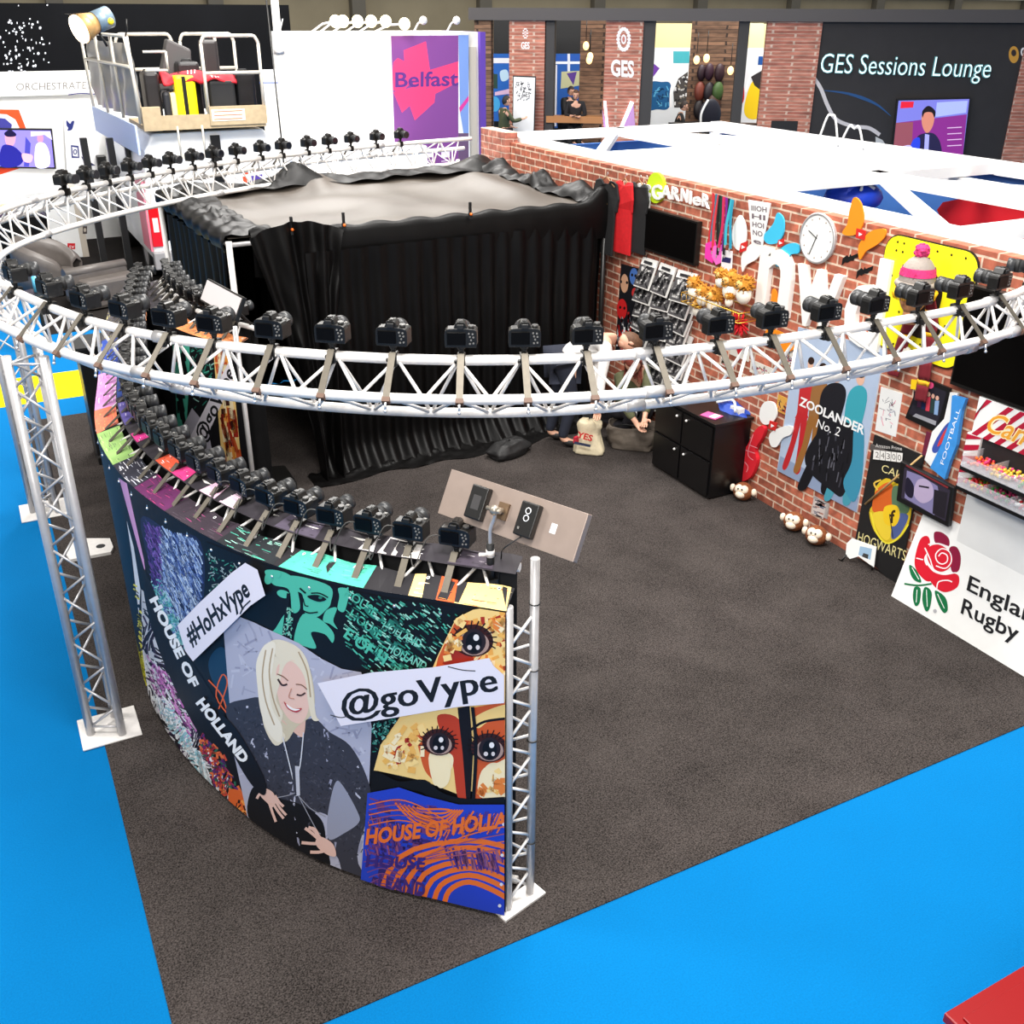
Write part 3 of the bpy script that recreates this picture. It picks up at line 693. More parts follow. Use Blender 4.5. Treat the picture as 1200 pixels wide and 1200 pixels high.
# torn paper captions
A.poly([(215,730),(240,704),(278,668),(294,656),(308,664),(317,694),(300,706),(268,738),(233,772),(224,760)], (232,226,236))
A.text('#HoHxVype', (231,754), (300,693), (222,733), (26,26,30), offset=.028)
A.poly([(377,796),(440,783),(510,777),(576,766),(581,775),(601,793),(600,818),(540,823),(470,835),(404,846),(390,820)], (232,226,236))
for d_ in (0, 1.0, 1.9): A.text('@goVype', (406+d_,835-d_*.16), (585+d_,804-d_*.16), (402+d_,806-d_*.16), (26,26,30), offset=.004)
A.stroke([(392,833),(404,836),(412,834)], 1.2, (60,60,64)); A.stroke([(528,776),(545,780),(560,781)], 1.2, (60,60,64)); A.stroke([(300,700),(292,708),(288,716)], 1.6, (40,40,44))
for p in ((596,709),(593,960),(591,996),(590,1030),(588,1055)): A.ell(p, 2, 2, (220,220,225), n=10)
A.build('printed_banner', wallA, clip=(0., .03, SA.len, ZT))
# ---- top flap of the cloth, with patches (u along, t across)
class Flap:
    step = .05
    def __init__(s, S, w0, z0, w1, z1): s.S = S; s.q = (w0, z0, w1, z1)
    def uv(s, x, y): return (x, y)
    def at(s, u, t, w=0.):
        w0, z0, w1, z1 = s.q; return s.S.at(u, z0+(z1-z0)*t+w+.006*math.sin(u*23)*t, w0+(w1-w0)*t)
def flap(S, wall, cols, u0=.0):
    Fp = Art(Flap(S, .006, ZT, -.12, ZT+.035), px=False); rnd = random.Random(5)
    Fp.poly([(0,0),(S.len,0),(S.len,1),(0,1)], (34,32,36))
    for ua, ub, c, c2 in cols:
        Fp.poly([(ua,0),(ub,0),(ub+rnd.uniform(-.03,.03),1),(ua+rnd.uniform(-.03,.03),1)], c)
        Fp.scribble([(ua,0),(ub,0),(ub,1),(ua,1)], int((ub-ua)*110), c2, l=(.03,.09), wd=(.008,.03), ang=lambda x, y: random.uniform(-.6,.6) if y < 2 else 0, seed=int(ua*100))
    u = .06
    while u < S.len: Fp.ell((u,.82), .008, .07, (225,225,225), n=10); Fp.ell((u,.82), .004, .035, (20,20,20), n=8); u += .31
    Fp.build('top_flap', wall)
flap(SA, wallA, [(0,.22,(244,206,130),[(206,88,42),(250,230,180),(170,50,30)]),(.22,.30,(206,88,42),[(240,150,60),(60,20,20)]),(.36,.42,(244,206,130),[(250,230,190)]),(.62,1.05,TEAL,[(110,205,180),(60,150,130),(20,30,30)]),(1.08,1.45,(30,34,38),[TEAL,(160,220,200),(90,90,96)]),(1.45,1.9,(52,42,52),[(90,80,90),(150,60,110),(30,26,32)]),(1.9,2.25,(90,30,80),[(190,60,120),(60,20,50)]),(2.25,2.6,(40,40,52),[(230,230,235),(200,205,220)]),(2.6,3.1,(150,190,110),[(90,120,80),(200,220,150),(60,70,60)]),(3.1,3.5,(230,120,90),[(240,180,110),(220,60,110)]),(3.5,4.2,(206,140,200),[(235,170,220),(160,80,160),(240,240,240)]),(4.2,5.0,(40,70,160),[(60,90,190),(220,220,90)]),(5.0,6.9,(70,66,70),[(120,110,110),(200,190,120)])])
flap(SB, wallB, [(0,1.0,(60,56,60),[(110,100,110)]),(1.0,2.3,(200,120,70),[(240,200,120),(60,30,30)])])
# coloured patches hanging over the inner cloth edge
mb = Art(Flap(SA, -.13, ZI-.045, -.24, ZI-.02), px=False); 
mb.poly([(0,0),(SA.len,0),(SA.len,1),(0,1)], (46,42,48))
for ua, ub, c in ((.42,.62,(226,220,214)),(.64,.72,(210,206,206)),(.95,1.2,(84,76,92)),(1.5,1.62,(232,200,220)),(1.66,1.8,(236,190,214)),(1.95,2.1,(220,60,130)),(2.1,2.3,(226,90,60)),(2.6,2.75,(214,60,140)),(2.9,3.3,(90,80,150)),(3.4,4.2,(34,60,130)),(.1,.3,(70,62,74))):
    mb.poly([(ua,.05),(ub,.05),(ub-.02,.95),(ua+.02,.95)], c); mb.scribble([(ua,.1),(ub,.1),(ub,.9),(ua,.9)], 14, [(40,36,40),(250,240,245)], l=(.02,.06), wd=(.006,.02), seed=int(ua*50))
mb.build('inner_edge_band', wallA)
# ---- print of the short wall
B = Art(SB, w0=.006)
B.poly([(0,.03),(SB.len,.03),(SB.len,ZT),(0,ZT)], (20,20,24), px=False)
B.poly([(203,400),(223,400),(223,440),(219,505),(209,500)], TEAL); B.scribble([(205,402),(222,402),(218,500),(210,498)], 16, [(14,16,20)], l=(8,26), wd=(2,6), seed=31, ang=1.4)
B.scribble([(224,402),(256,402),(254,470),(224,480)], 60, [TEAL,TEAL2,(150,200,190)], l=(3,8), wd=(.8,1.6), seed=33)
B.poly([(216,560),(211,508),(226,478),(244,500),(256,560)], (180,176,190)); B.poly([(213,512),(216,498),(224,515),(232,558),(218,558)], (230,214,186)); B.poly([(215,505),(220,510),(226,540),(217,530)], (228,186,166))
B.poly([(250,395),(270,398),(287,575),(264,575),(256,480)], YE); B.scribble([(252,400),(268,400),(284,560),(264,560),(258,480)], 60, [OR,RD,CR,(236,150,60),BR], l=(8,26), wd=(3,7), ang=1.4, seed=32)
B.poly([(270,572),(276,540),(283,534),(286,572)], (80,60,160))
B.poly([(224,511),(236,488),(272,418),(276,440),(262,470),(236,528)], (232,226,236)); B.text('@goVype', (240,520), (277,437), (228,509), (26,26,30), offset=.02)
B.build('printed_banner', wallB, clip=(0., .03, SB.len, ZT))
# ---- camera rows
n = int((SA.len-.30)/.2)
rig(SA, [.28+.203*i for i in range(n)], ZI-.045, 'from the free end of the long low wall', BR1, woff=WI)
rig(SB, [SB.len-.20-.2*i for i in range(10)], ZI-.045, 'from the free end of the short low wall', BR1, woff=WI)
# cables looped between the near cameras
cm = mat('grey_cable', (60,58,56), .5)
for i in range(7):
    u = .28+.203*i; a = SA.at(u+.02, ZI+.04, WI); b = SA.at(u+.18, ZI-.02, WI+.06)
    mid = SA.at(u+.10, ZI+.06+.02*(i % 2), WI+.05); low = SA.at(u+.15, ZI-.06, WI+.1)
    tag(MB().tube(catmull([a, mid, low, b], 6), .0028, 6).build('camera_cable', cm), 'thin grey cable looping from the '+ordn(i)+' camera at the near end of the low wall', 'cable', 'cables on the low wall')
from mathutils.noise import noise as _nz
def nz(x, y=0., z=0.): return _nz(V3((x, y, z)))
# ================================================================== LED panels on stands
def led(corners, z0, z1, label, back=True):
    bl, br, tl, tr = [onz(*c, z) for c, z in zip(corners, (z0, z0, z1, z1))]
    U = (br-bl).normalized(); C = (bl+br+tl+tr)/4; W = ((br-bl).length+(tr-tl).length)/2; V = ((tl-bl)+(tr-br))/2; V = V-U*V.dot(U); Hh = V.length; V.normalize(); N = U.cross(V)
    if N.dot(EYE-C) < 0: N = -N
    r = empty('light_panel', C-V3((0,0,.1)), label=label, cat='lamp')
    at = lambda u, v, w: C+U*u+V*v+N*w
    rect = lambda a, b: [(-a,-b),(a,-b),(a,b),(-a,b)]
    return r, at, W, Hh, rect, U, V, N, C
r, at, W, Hh, rect, U, V, N, C = led(((515,602),(672,659),(528,548),(688,603)), 1.95, 2.12, 'grey rectangular light panel seen from behind, at the near end of the low wall')
taupe = mat('panel_back', (150,134,124), .4, .35, noise=.05, nscale=14)
MB().prism(rect(W/2, Hh/2), at, -.035, 0).build('housing', taupe, r, bevel=.003)
MB().prism(rect(W/2-.012, Hh/2-.012), at, -.04, -.034).build('light_face', mat('lit_face', (250,246,238), .5, emit=(255,244,228), es=2.5), r)
for u in (-.15, .105): 
    b = MB().prism([(u-.042,-.07),(u+.042,-.07),(u+.042,.07),(u-.042,.07)], at, 0, .035).build('battery' if u < 0 else 'dimmer_unit', blk, r, bevel=.005)
    if u > 0:
        for v in (.035, .005): MB().tube([at(u+.012*math.cos(a), v+.012*math.sin(a), .036) for a in [2*PI*k/14 for k in range(14)]], .002, 6, closed=True).build('dial', mat('dial_white', (225,225,225), .5), b)
        MB().prism([(u-.026,-.045),(u-.018,-.045),(u-.018,-.035),(u-.026,-.035)], at, .035, .037).build('switch', btn_m, b)
    else: MB().prism([(u-.02,-.03),(u+.02,-.03),(u+.02,.03),(u-.02,.03)], at, .034, .036).build('catch', darkgrey, b)
MB().prism([(.205,-.02),(.232,-.02),(.232,.02),(.205,.02)], at, 0, .001).build('label', white_m, r)
MB().prism([(-.055,-.035),(-.005,-.035),(-.005,.035),(-.055,.035)], at, 0, .012).build('mount_plate', mat('bronze', (120,98,76), .4, .6), r)
stand = empty('panel_stand', SA.at(.10, ZT, -.16), label='short clamp stand with swivel arm holding the grey light panel', cat='stand')
g0 = SA.at(.12, ZT-.1, -.17); k0 = at(-.04, -.005, .05)
m = MB(); m.box(g0+V3((0,0,.08)), (.05,.05,.12)); m.build('clamp', blk, stand, bevel=.006)
MB().cyl(g0+V3((0,0,.12)), g0+V3((0,0,.30)), .016, 12).build('sleeve', blk2, stand)
MB().cyl(g0+V3((0,0,.24)), g0+V3((0,0,.27)), .018, 12).build('collar', white_alu, stand)
MB().tube(catmull([g0+V3((0,0,.28)), g0+V3((0,0,.36)), k0+V3((0,0,-.03)), k0], 5), .008, 8).build('swivel_arm', grey_alu, stand)
m = MB(); m.sph(k0, .022, 10, 6); m.cyl(k0, at(-.03,0,.012), .014, 10); m.cyl(k0-U*.04, k0+U*.03, .009, 8); m.build('swivel_head', mat('brushed', (170,160,146), .35, .7), stand)
MB().cyl(g0+V3((-.05,0,.26)), g0+V3((-.015,0,.25)), .008, 8).build('wing_screw', white_alu, stand)
tag(MB().tube(catmull([at(.10,-.07,.02), at(.05,-.14,.04), g0+V3((.05,0,.22)), g0+V3((.03,0,.08))], 8), .003, 6).build('panel_cable', blk2), 'thin black cable from the near light panel down to its clamp', 'cable')
r, at, W, Hh, rect, U, V, N, C = led(((236,353),(277,377),(241,325),(283,347)), 1.97, 2.12, 'small pale light panel in front of the black tent, by the far printed wall')
MB().prism(rect(W/2, Hh/2), at, -.03, 0).build('housing', blk, r, bevel=.003)
MB().prism(rect(W/2-.012, Hh/2-.012), at, 0, .003).build('light_face', mat('dull_face', (214,206,206), .5), r)
q = SB.at(SB.len-.06, ZT, WI)
stand = empty('panel_stand', (q.x, q.y, ZT), label='thin stand under the small pale light panel by the tent', cat='stand')
MB().tube([q+V3((0,0,-.1)), q+V3((0,0,.12)), C-N*.04], .01, 8).build('swivel_arm', blk, stand)
# ================================================================== black tent
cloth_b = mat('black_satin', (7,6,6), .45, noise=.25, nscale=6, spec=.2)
cloth_g = mat('roof_cloth', (76,69,62), .5, noise=.12, nscale=3)  # grey brown puts the light reflected by the black cloth into colour
tent = empty('tent', (3.7,9.9,0), label='big black draped tent with roof sheen coloured greyish brown, in front of the brick wall', cat='tent')
ZR = 2.17
FL = V3((1.82,8.58,ZR-.02)); FR = V3((5.50,8.62,ZR)); BLc = V3((1.70,11.02,ZR+.02)); BRc = V3((5.45,11.25,ZR+.05))
def roof(a, b):
    p = FL.lerp(FR, a).lerp(BLc.lerp(BRc, a), b)
    e = min(a, 1-a, b, 1-b)*6; e = min(e, 1)
    s = -.05*e + .07*nz(a*3.2+2, b*2.4, 1)*e + .035*nz(a*7, b*5, 4)*e
    s += .10*math.exp(-((a-.42)**2/.004+(b-.95)**2/.02)) + .09*math.exp(-((a-.86)**2/.003+(b-.5)**2/.12)) + .05*math.exp(-((b-1+.3*a)**2)/.004)*.4
    return p+V3((0,0,s+.02))
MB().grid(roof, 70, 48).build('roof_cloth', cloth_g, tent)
def border(p, q, name, seed, hh=.28, lump=.09, rip=.018, fall=None, out=V3((0,-1,0)), n=110, over=.34, bumps=()):
    d = (q-p); n2 = V3((-d.y, d.x, 0)).normalized()
    if n2.dot(out) < 0: n2 = -n2
    def fn(a, b):
        base = p+d*a; t = b*(hh+over)            # from inside edge over the bar and down outside
        L = lump*(1+1.4*nz(a*9+seed, b*2, 2)); up = .02+sum(A*math.exp(-((a-c)/w)**2) for c, A, w in bumps)
        if t < over:
            k = t/over; return base - n2*(over-t)*(.9+.3*nz(a*5, seed)) + V3((0,0,.03+L*math.sin(k*PI)*.8*abs(nz(a*14, b*6, seed)) + up*math.sin(k*PI/2) + .012*math.sin(a*60+b*9)))
        k = (t-over)/hh; ln = hh*(1+.25*nz(a*4, 7, seed)+.02*math.sin(a*40))
        return base + n2*(.02+.03*math.sin(k*PI)+rip*math.sin(a*d.length*22+3*nz(a*8, seed))*k) + V3((0,0,up*(1-k)+.03-ln*k))
    return MB().grid(fn, n, 14).build(name, cloth_b, tent)
border(FL+V3((.18,0,0)), FR, 'front_valance', 3, .34, .02, rip=.004, over=.06, bumps=((.03,.05,.03),(.985,.14,.03)))
border(BLc, BRc, 'rear_drape', 8, .5, .07, out=V3((0,1,0)), over=.42, bumps=((.38,.16,.06),(.97,.1,.05),(.1,.05,.05)))
border(FL, BLc, 'left_drape', 13, .12, .10, out=V3((-1,0,0)), over=.42)
border(FR, BRc, 'right_drape', 17, .30, .12, out=V3((1,0,0)), over=.25, bumps=((.15,.12,.08),(.45,.13,.05),(.8,.1,.08)))
for p in (FL, FR, BLc, BRc): MB().cyl((p.x, p.y, .01), (p.x, p.y, ZR-.02), .026, 12).build('pole', white_alu if p.x < 3 else blk, tent)
MB().cyl((FL.x, FL.y, 1.52), (FL.x, FL.y, 1.56), .034, 12).build('pole_clamp', blk, tent)
for a, b in ((FL, FR), (FL, BLc), (BLc, BRc), (FR, BRc)): MB().cyl(a-V3((0,0,.03)), b-V3((0,0,.03)), .02, 8).build('crossbar', grey_alu, tent)
def curtain(name, p, q, z1, per=.16, amp=.035, pud=.12, out=V3((0,-1,0)), seed=1., n=None):
    d = q-p; n2 = V3((-d.y, d.x, 0)).normalized()
    if n2.dot(out) < 0: n2 = -n2
    n = n or int(d.length/.018)
    def fn(a, b):
        s = a*d.length; ph = 2*PI*s/per + 2.2*nz(s*1.3, seed); base = p+d*a
        k = 1-b
        w = amp*(.35+.65*k)*math.sin(ph)+.02*nz(s*5, b*3, seed)
        w += pud*max(0, (.14-b)/.14)**1.5*(1+1.0*nz(s*3, seed, 5)); z = z1*b
        if b < .14: z = max(.008+.016*abs(nz(s*9, b*30, seed))+.03*max(0, math.sin(ph*.7+b*20))*b/.14, z1*(b-.02)) if b > .03 else .008
        return V3((base.x, base.y, 0))+n2*w+V3((0,0,z))
    return MB().grid(fn, n, 46).build(name, cloth_b, tent)
curtain('front_curtain', V3((2.42,8.46,0)), V3((5.42,8.60,0)), 2.02, pud=.22)
curtain('side_curtain', V3((1.84,8.85,0)), V3((1.74,11.0,0)), 2.02, out=V3((-1,0,0)), per=.22, amp=.05, pud=.05)
curtain('side_curtain', V3((5.46,8.64,0)), V3((5.44,11.2,0)), 2.05, out=V3((1,0,0)), pud=.04)
curtain('rear_curtain', V3((1.8,11.05,0)), V3((5.4,11.22,0)), 2.05, out=V3((0,1,0)), pud=.04)
def gather(a, b):     # cloth caught up at the front left and hanging in swags
    top = FL.lerp(FR, .04+.22*a)+V3((0,-.07,.03+.10*math.sin(a*PI)*(1-b)))
    bot = V3((2.36+.22*a, 8.36-.10*math.sin(a*9), .01))
    k = b; mid = V3((0,0,-.25*math.sin(k*PI)*(1-a)))
    p = top.lerp(bot, k**(.75+.3*a)); p.x = top.x+(bot.x-top.x)*(1-(1-k)**2)**.8
    f = .03*math.sin(a*26+b*5+2*nz(a*4, b*3)) + .03*nz(a*7, b*8, 3)
    return p+mid*.4+V3((0,-.03-f,0))
MB().grid(gather, 60, 60).build('gathered_drape', cloth_b, tent)
def pud(a, b):
    x = 2.25+a*3.2; y = 8.42+.05*a*2-.30*b*(1+.5*nz(a*7, 3)); return V3((x, y, .01+.06*abs(nz(a*17+3*b, b*3, 2))*(1-b*.7)+.035*abs(nz(a*40, b*2, 7))*(1-b)))
MB().grid(pud, 160, 10).build('hem_pooled_on_floor', cloth_b, tent)
for i, (x, y) in enumerate(((345,270),(405,264),(543,247),(687,222))):
    p = onz(x, y, ZR+.05); 
    if p.y > 8.62 or i < 3: p.y = 8.54
    r = empty('spring_clamp', p, label=['leftmost','second from left','third from left','rightmost'][i]+' of the black spring clamps along the tent front edge', cat='clamp', group='spring clamps on the tent edge')
    m = MB(); m.box(p+V3((0,-.02,.05)), (.02,.02,.10), rz=.3); m.box(p+V3((.012,.012,.045)), (.02,.02,.09)); m.box(p+V3((0,-.02,-.02)), (.03,.03,.06)); m.build('jaw', blk2, r, bevel=.003)
    MB().sph(p+V3((0,-.035,-.005)), .014, 8, 6).build('orange_tip', mat('orange_tip', (236,110,30), .4), r)
# ================================================================== things on the brick wall
def onwall(name, label, cat, px, thick=.012, m=None, w=None, group=None, bevel=0., surf=WP):
    u = [surf.uv(*p) for p in px]; c = surf.at(sum(a for a, b in u)/len(u), min(b for a, b in u), 0)
    r = empty(name, c, label=label, cat=cat, group=group)
    return r
def tv(name, label, px, thick=.06):
    r = onwall(name, label, 'television', px); MBd = board('casing', WP, px, thick, blk, r, w=thick+.01, bevel=.004)
    uv = [WP.uv(*p) for p in px]; cu = sum(a for a, b in uv)/4; cv = sum(b for a, b in uv)/4
    MB().prism([(cu+(a-cu)*.972, cv+(b-cv)*.95) for a, b in uv], lambda u, v, w: WP.at(u, v, w), thick+.0101, thick+.012).build('screen', scr_m, r)
    return r
QUAD = None
def rectw(px, z0=None):
    """rectangle (u0,v0,u1,v1) on the wall from two pixel corners"""
    a, b = WP.uv(*px[0]), WP.uv(*px[1]); return [(a[0],b[1]),(b[0],b[1]),(b[0],a[1]),(a[0],a[1])]
def wallrect(name, label, cat, p, q, m, thick=.02, w=.0, group=None, partname='board', quad=None):
    R = rectw((p, q)) if quad is None else [WP.uv(*c) for c in quad]; r = empty(name, WP.at((R[0][0]+R[1][0])/2, R[0][1], 0), label=label, cat=cat, group=group)
    MB().prism(R, lambda u, v, t: WP.at(u, v, t), w, w+thick).build(partname, m, r); return r, R
r, R = wallrect('television', 'black wall television beside the hanging tee shirts', 'television', (749,239), (820,311), blk, .05, .012, partname='casing')
a = [(R[0][0]+.015,R[0][1]+.02),(R[1][0]-.015,R[1][1]+.02),(R[2][0]-.015,R[2][1]-.015),(R[3][0]+.015,R[3][1]-.015)]
MB().prism(a, lambda u, v, t: WP.at(u, v, t), .062, .0635).build('screen', scr_m, r)
u0 = WP.uv(1127,420)[0]
r = empty('television', WP.at(u0+.8, 1.62, 0), label='big black television high on the wall at the right edge of the picture', cat='television')
MB().prism([(u0,1.63),(u0+1.3,1.63),(u0+1.3,2.30),(u0,2.30)], lambda u, v, t: WP.at(u, v, t), .012, .07).build('casing', blk, r, bevel=.004)
MB().prism([(u0+.015,1.655),(u0+1.285,1.655),(u0+1.285,2.285),(u0+.015,2.285)], lambda u, v, t: WP.at(u, v, t), .0702, .072).build('screen', scr_m, r)
# tee shirts
def shirt(px, col, label, w, longer=0., printing=None, name='tee_shirt'):
    uv = [WP.uv(*p) for p in px]; us = [a for a, b in uv]; vs = [b for a, b in uv]; u0, u1, v0, v1 = min(us), max(us), min(vs), max(vs)
    W = u1-u0; m_ = mat('cloth_%d_%d_%d' % col, col, .8, noise=.1, nscale=30)
    r = empty(name, WP.at((u0+u1)/2, v0, 0), label=label, cat='shirt', group='tee shirts hung on the brick wall')
    out = [(0,0),(.0,.62),(-.06,.60),(-.13,.78),(.0,.97),(.12,1.0),(.30,1.0),(.42,.95),(.58,.95),(.70,1.0),(.88,1.0),(1.0,.97),(1.13,.78),(1.06,.60),(1,.62),(1,0)]
    pts = [(u0+W*.12+a*W*.76, v0+b*(v1-v0)) for a, b in out]
    MB().prism(pts, lambda u, v, t: WP.at(u, v, t+.012*math.sin((u-u0)*38+v*3)), w, w+.02).build('cloth', m_, r, bevel=.004)
    c = (u0+u1)/2
    MB().tube([WP.at(c-W*.32, v1-.05, w+.01), WP.at(c, v1+.03, w+.01), WP.at(c+W*.32, v1-.05, w+.01)], .006, 6).build('hanger', mat('wood_hanger', (150,110,70), .5), r)
    MB().tube(catmull([WP.at(c, v1+.03, w+.01), WP.at(c+.005, v1+.06, w+.01), WP.at(c+.02, v1+.075, w+.01), WP.at(c+.03, v1+.055, w+.01)], 4), .003, 6).build('hook', grey_alu, r)
    if printing:
        S = Plane(WP.at(0,0,w+.034), WP.U, WP.V); q = Art(S, w0=.0, px=False); cx = u0+W*.5
        for k in range(printing[0]):
            zz = v1-.22-(k*.05); q.poly([(cx-.06-(k%2)*.02,zz),(cx+.07,zz),(cx+.06,zz+.028),(cx-.06,zz+.03)], printing[1])
        q.build('print', r)
    return r
shirt([(750,213),(766,252)], (232,232,230), 'white tee shirt at the right of the hanging shirts, partly behind a black one', .015)
shirt([(742,211),(764,300)], (18,18,20), 'long black tee shirt right of the red one', .05)
shirt([(731,209),(750,300)], (196,14,24), 'bright red tee shirt hanging between two black ones', .09)
shirt([(710,206),(736,300)], (16,16,18), 'black tee shirt with small gold print, leftmost of the hanging shirts', .13, printing=(4, (206,160,96)))
# GARNIER sign
r = onwall('shop_sign', 'white raised letters with a lime green circle, high on the brick wall', 'sign', [(762,243)])
c = WP.uv(771,220)
MB().prism([(c[0]+.135*math.cos(2*PI*k/28), c[1]+.135*math.sin(2*PI*k/28)) for k in range(28)], lambda u, v, t: WP.at(u, v, t), .0, .03).build('green_disc', mat('lime', (196,224,30), .5), r)
for i, (ch, x0, y0, x1, y1) in enumerate((('G',765,232,777,234),('A',776,231,788,233),('R',788,233,798,235),('N',799,235,808,237),('I',809,238,812,239),('e',813,239,823,241),('R',824,241,833,244))):
    WG = Plane((XW-.031,0,0), (0,-1,0), (0,0,1)); t = MB(); top = (x0+.6, y0-(15 if i else 17)); text3d(t, ch, WG, (x0,y0), (x1-1.2,y1), top, .018, offset=.02); t.build('letter', white_m, r)
# newspapers rack
news = empty('newspaper')
nw = mat('newsprint_paper', (226,224,220), .8)
MB().prism([(-.10,-.11),(.10,-.11),(.10,.11),(-.10,.11)], lambda u, v, w: V3((u, -w-.004*math.cos(u*20), v)), .0, .012).build('folded_pages', nw, news, world=False)
q = Art(LocalPlane((0,-.0165,0), (1,0,0), (0,0,1), (0,-1,0)), w0=0, px=False)
q.poly([(-.095,-.10),(.095,-.10),(.095,.055),(-.095,.055)], (70,68,70)); q.scribble([(-.095,-.10),(.095,-.10),(.095,.055),(-.095,.055)], 55, [(20,20,22),(120,118,118),(200,198,196),(40,38,42),(10,10,12)], l=(.02,.06), wd=(.008,.024), seed=2)
q.poly([(-.06,.068),(.05,.068),(.05,.088),(-.06,.088)], (40,40,44)); q.build('front_page_print', news, world=False)
k = 0; ut = WP.uv(757,300)[0]
NS = 1.3
rack = empty('newspaper_rack', WP.at(ut+.4, .45, 0), label='black wire rack on the wall full of black and white newspapers', cat='rack')
for c in range(3):
    for dx in (-.06, .06): MB().cyl(WP.at(ut+.10+c*.30+dx, .46, .02), WP.at(ut+.10+c*.30+dx, 1.78, .02), .004, 6).build('upright', blk, rack)
for c in range(3):
    for rw in range(9):
        o = news if k == 0 else copy_tree(news); k += 1
        o.location = WP.at(ut+.11+c*.30+random.uniform(-.01,.01), 1.62-rw*.142-c*.0, .06); o.scale = (NS,NS,NS); o.rotation_euler = (-.35, random.uniform(-.12,.12), PI/2*-1+random.uniform(-.1,.1))
        tag(o, 'black and white newspaper in the %s column of the wall rack, %s from top' % (['left','middle','right'][c], ORD[rw]), 'newspaper', 'newspapers in the wall rack')
# poster strip of dark faces (generic)
r, R = wallrect('film_poster', 'narrow dark poster of red and blue masks on the brick beside the newspapers', 'poster', (727,306), (760,420), black_m, .01, 0.001, quad=[(729,309),(762,318),(752,428),(722,412)])
q = Art(WP, w0=.0118); q.poly([(729,309),(762,318),(752,428),(722,412)], (18,18,24))
for c_, rx, ry, col in (((733,332),4.5,11,(196,150,120)),((744,324),5,10,(70,110,180)),((757,329),3.5,6,(200,150,120)),((730,362),6,12,(190,30,32)),((745,343),3.5,6,(190,50,50)),((732,398),7,12,(200,34,30)),((750,410),6,7,(190,40,30))): q.ell(c_, rx, ry, col)
for c_ in ((729,330),(736,331),(742,322),(746,323),(728,360),(733,361),(729,396),(736,397)): q.ell(c_, 1.3, 1.8, (24,20,24))
q.scribble([(726,370),(757,350),(752,425),(723,410)], 70, [(226,226,226),(160,160,170),(170,30,30),(30,30,40)], l=(5,14), wd=(1,2.4), ang=1.5, seed=41); q.build('poster_print', r)
# lanyards
for i, (x, col) in enumerate(((838,(200,40,50)),(842,(30,120,150)),(845,(210,60,70)),(848,(20,20,22)),(852,(24,60,50)),(855,(206,40,90)),(858,(130,30,140)),(861,(30,30,34)),(864,(60,180,200)),(867,(40,150,180)))):
    a = WP.uv(x, 226+(x-838)*.25); b = WP.uv(x-4-(i % 3)*1.5, 286+(i % 4)*4)
    r = empty('lanyard', WP.at(a[0], a[1]-.02, .02), label=['red','teal','coral','black','dark green','magenta','purple','charcoal','light cyan','deep cyan'][i]+' lanyard in the bundle hanging on the brick wall, '+ordn(i)+' from left', cat='lanyard', group='lanyards on a wall hook')
    w_ = .02+i*.006; P = [WP.at(a[0]+(b[0]-a[0])*t+.012*math.sin(t*5+i), a[1]+(b[1]-a[1])*t, w_) for t in [j/8 for j in range(9)]]
    MB().grid(lambda s, t: P[int(round(t*8))]+WP.U*(.032*(s-.5)), 1, 8, smooth=False).build('ribbon', mat('ribbon_%d' % i, col, .6), r, solid=.003)
    MB().box(WP.at(b[0], b[1]-.012, w_), (.008,.014,.024)).build('clip', grey_alu, r)
for i, (pts, col, lb) in enumerate((([(830,285),(840,281),(843,292),(838,308),(829,302)], (236,60,170), 'hot pink badge hanging left below the lanyards'), ([(840,288),(850,286),(852,306),(843,310),(838,300)], (244,110,200), 'lighter pink badge hanging below the lanyards'), ([(851,292),(863,294),(862,319),(850,317)], (236,234,238), 'white name card hanging below the lanyards'))):
    r = onwall('badge', lb, 'badge', pts); board('card', WP, pts, .008, mat('badge_%d' % i, col, .5), r, w=.03+i*.008)
    if i == 2: board('printed_band', WP, [(852,300),(862,302),(861,308),(851,306)], .001, mat('navy', (40,40,90), .5), r, w=.048)
# white and coloured butterflies (cut-out wings with a red square)
def wings(label, wing_pts, sq, col, w=.015):
    allp = [p for q in wing_pts for p in q]; r = onwall('butterfly_cutout', label, 'decoration', allp)
    for i, q in enumerate(wing_pts):
        uv = [WP.uv(*p) for p in q]; c = [(p.x, p.y) for p in catmull(uv, 4, True)]
        MB().prism(c, lambda u, v, t: WP.at(u, v, t), w+.002*i, w+.012+.002*i).build('wing', mat('wing_%d_%d_%d' % col, col, .6), r)
    if sq:
        board('red_square', WP, sq, .006, mat('tube_red', (206,40,36), .5), r, w=w+.022)
        cx = sum(p[0] for p in sq)/4; cy = sum(p[1] for p in sq)/4
        board('white_triangle', WP, [(cx-1.6,cy-2.2),(cx+2.4,cy+.4),(cx-1.8,cy+2.2)], .002, white_m, r, w=w+.0245)
WH = (238,238,236); CY = (60,186,224); OGW = (244,140,20)
wings('white butterfly cut-out beside the lanyards, left of the tapered sign', [[(869,252),(876,262),(877,280),(871,293),(863,288),(861,270)], [(880,288),(889,284),(896,292),(890,303),(878,310),(873,318),(872,300)]], [(872,285),(880,282),(878,293),(870,296)], WH)
wings('cyan blue butterfly cut-out left of the wall clock', [[(914,249),(921,256),(921,272),(914,284),(902,285),(898,276),(906,266),(910,260)], [(917,292),(928,285),(938,286),(939,296),(930,298),(924,308),(914,312),(910,304)]], [(916,281),(923,279),(922,287),(915,289)], CY)
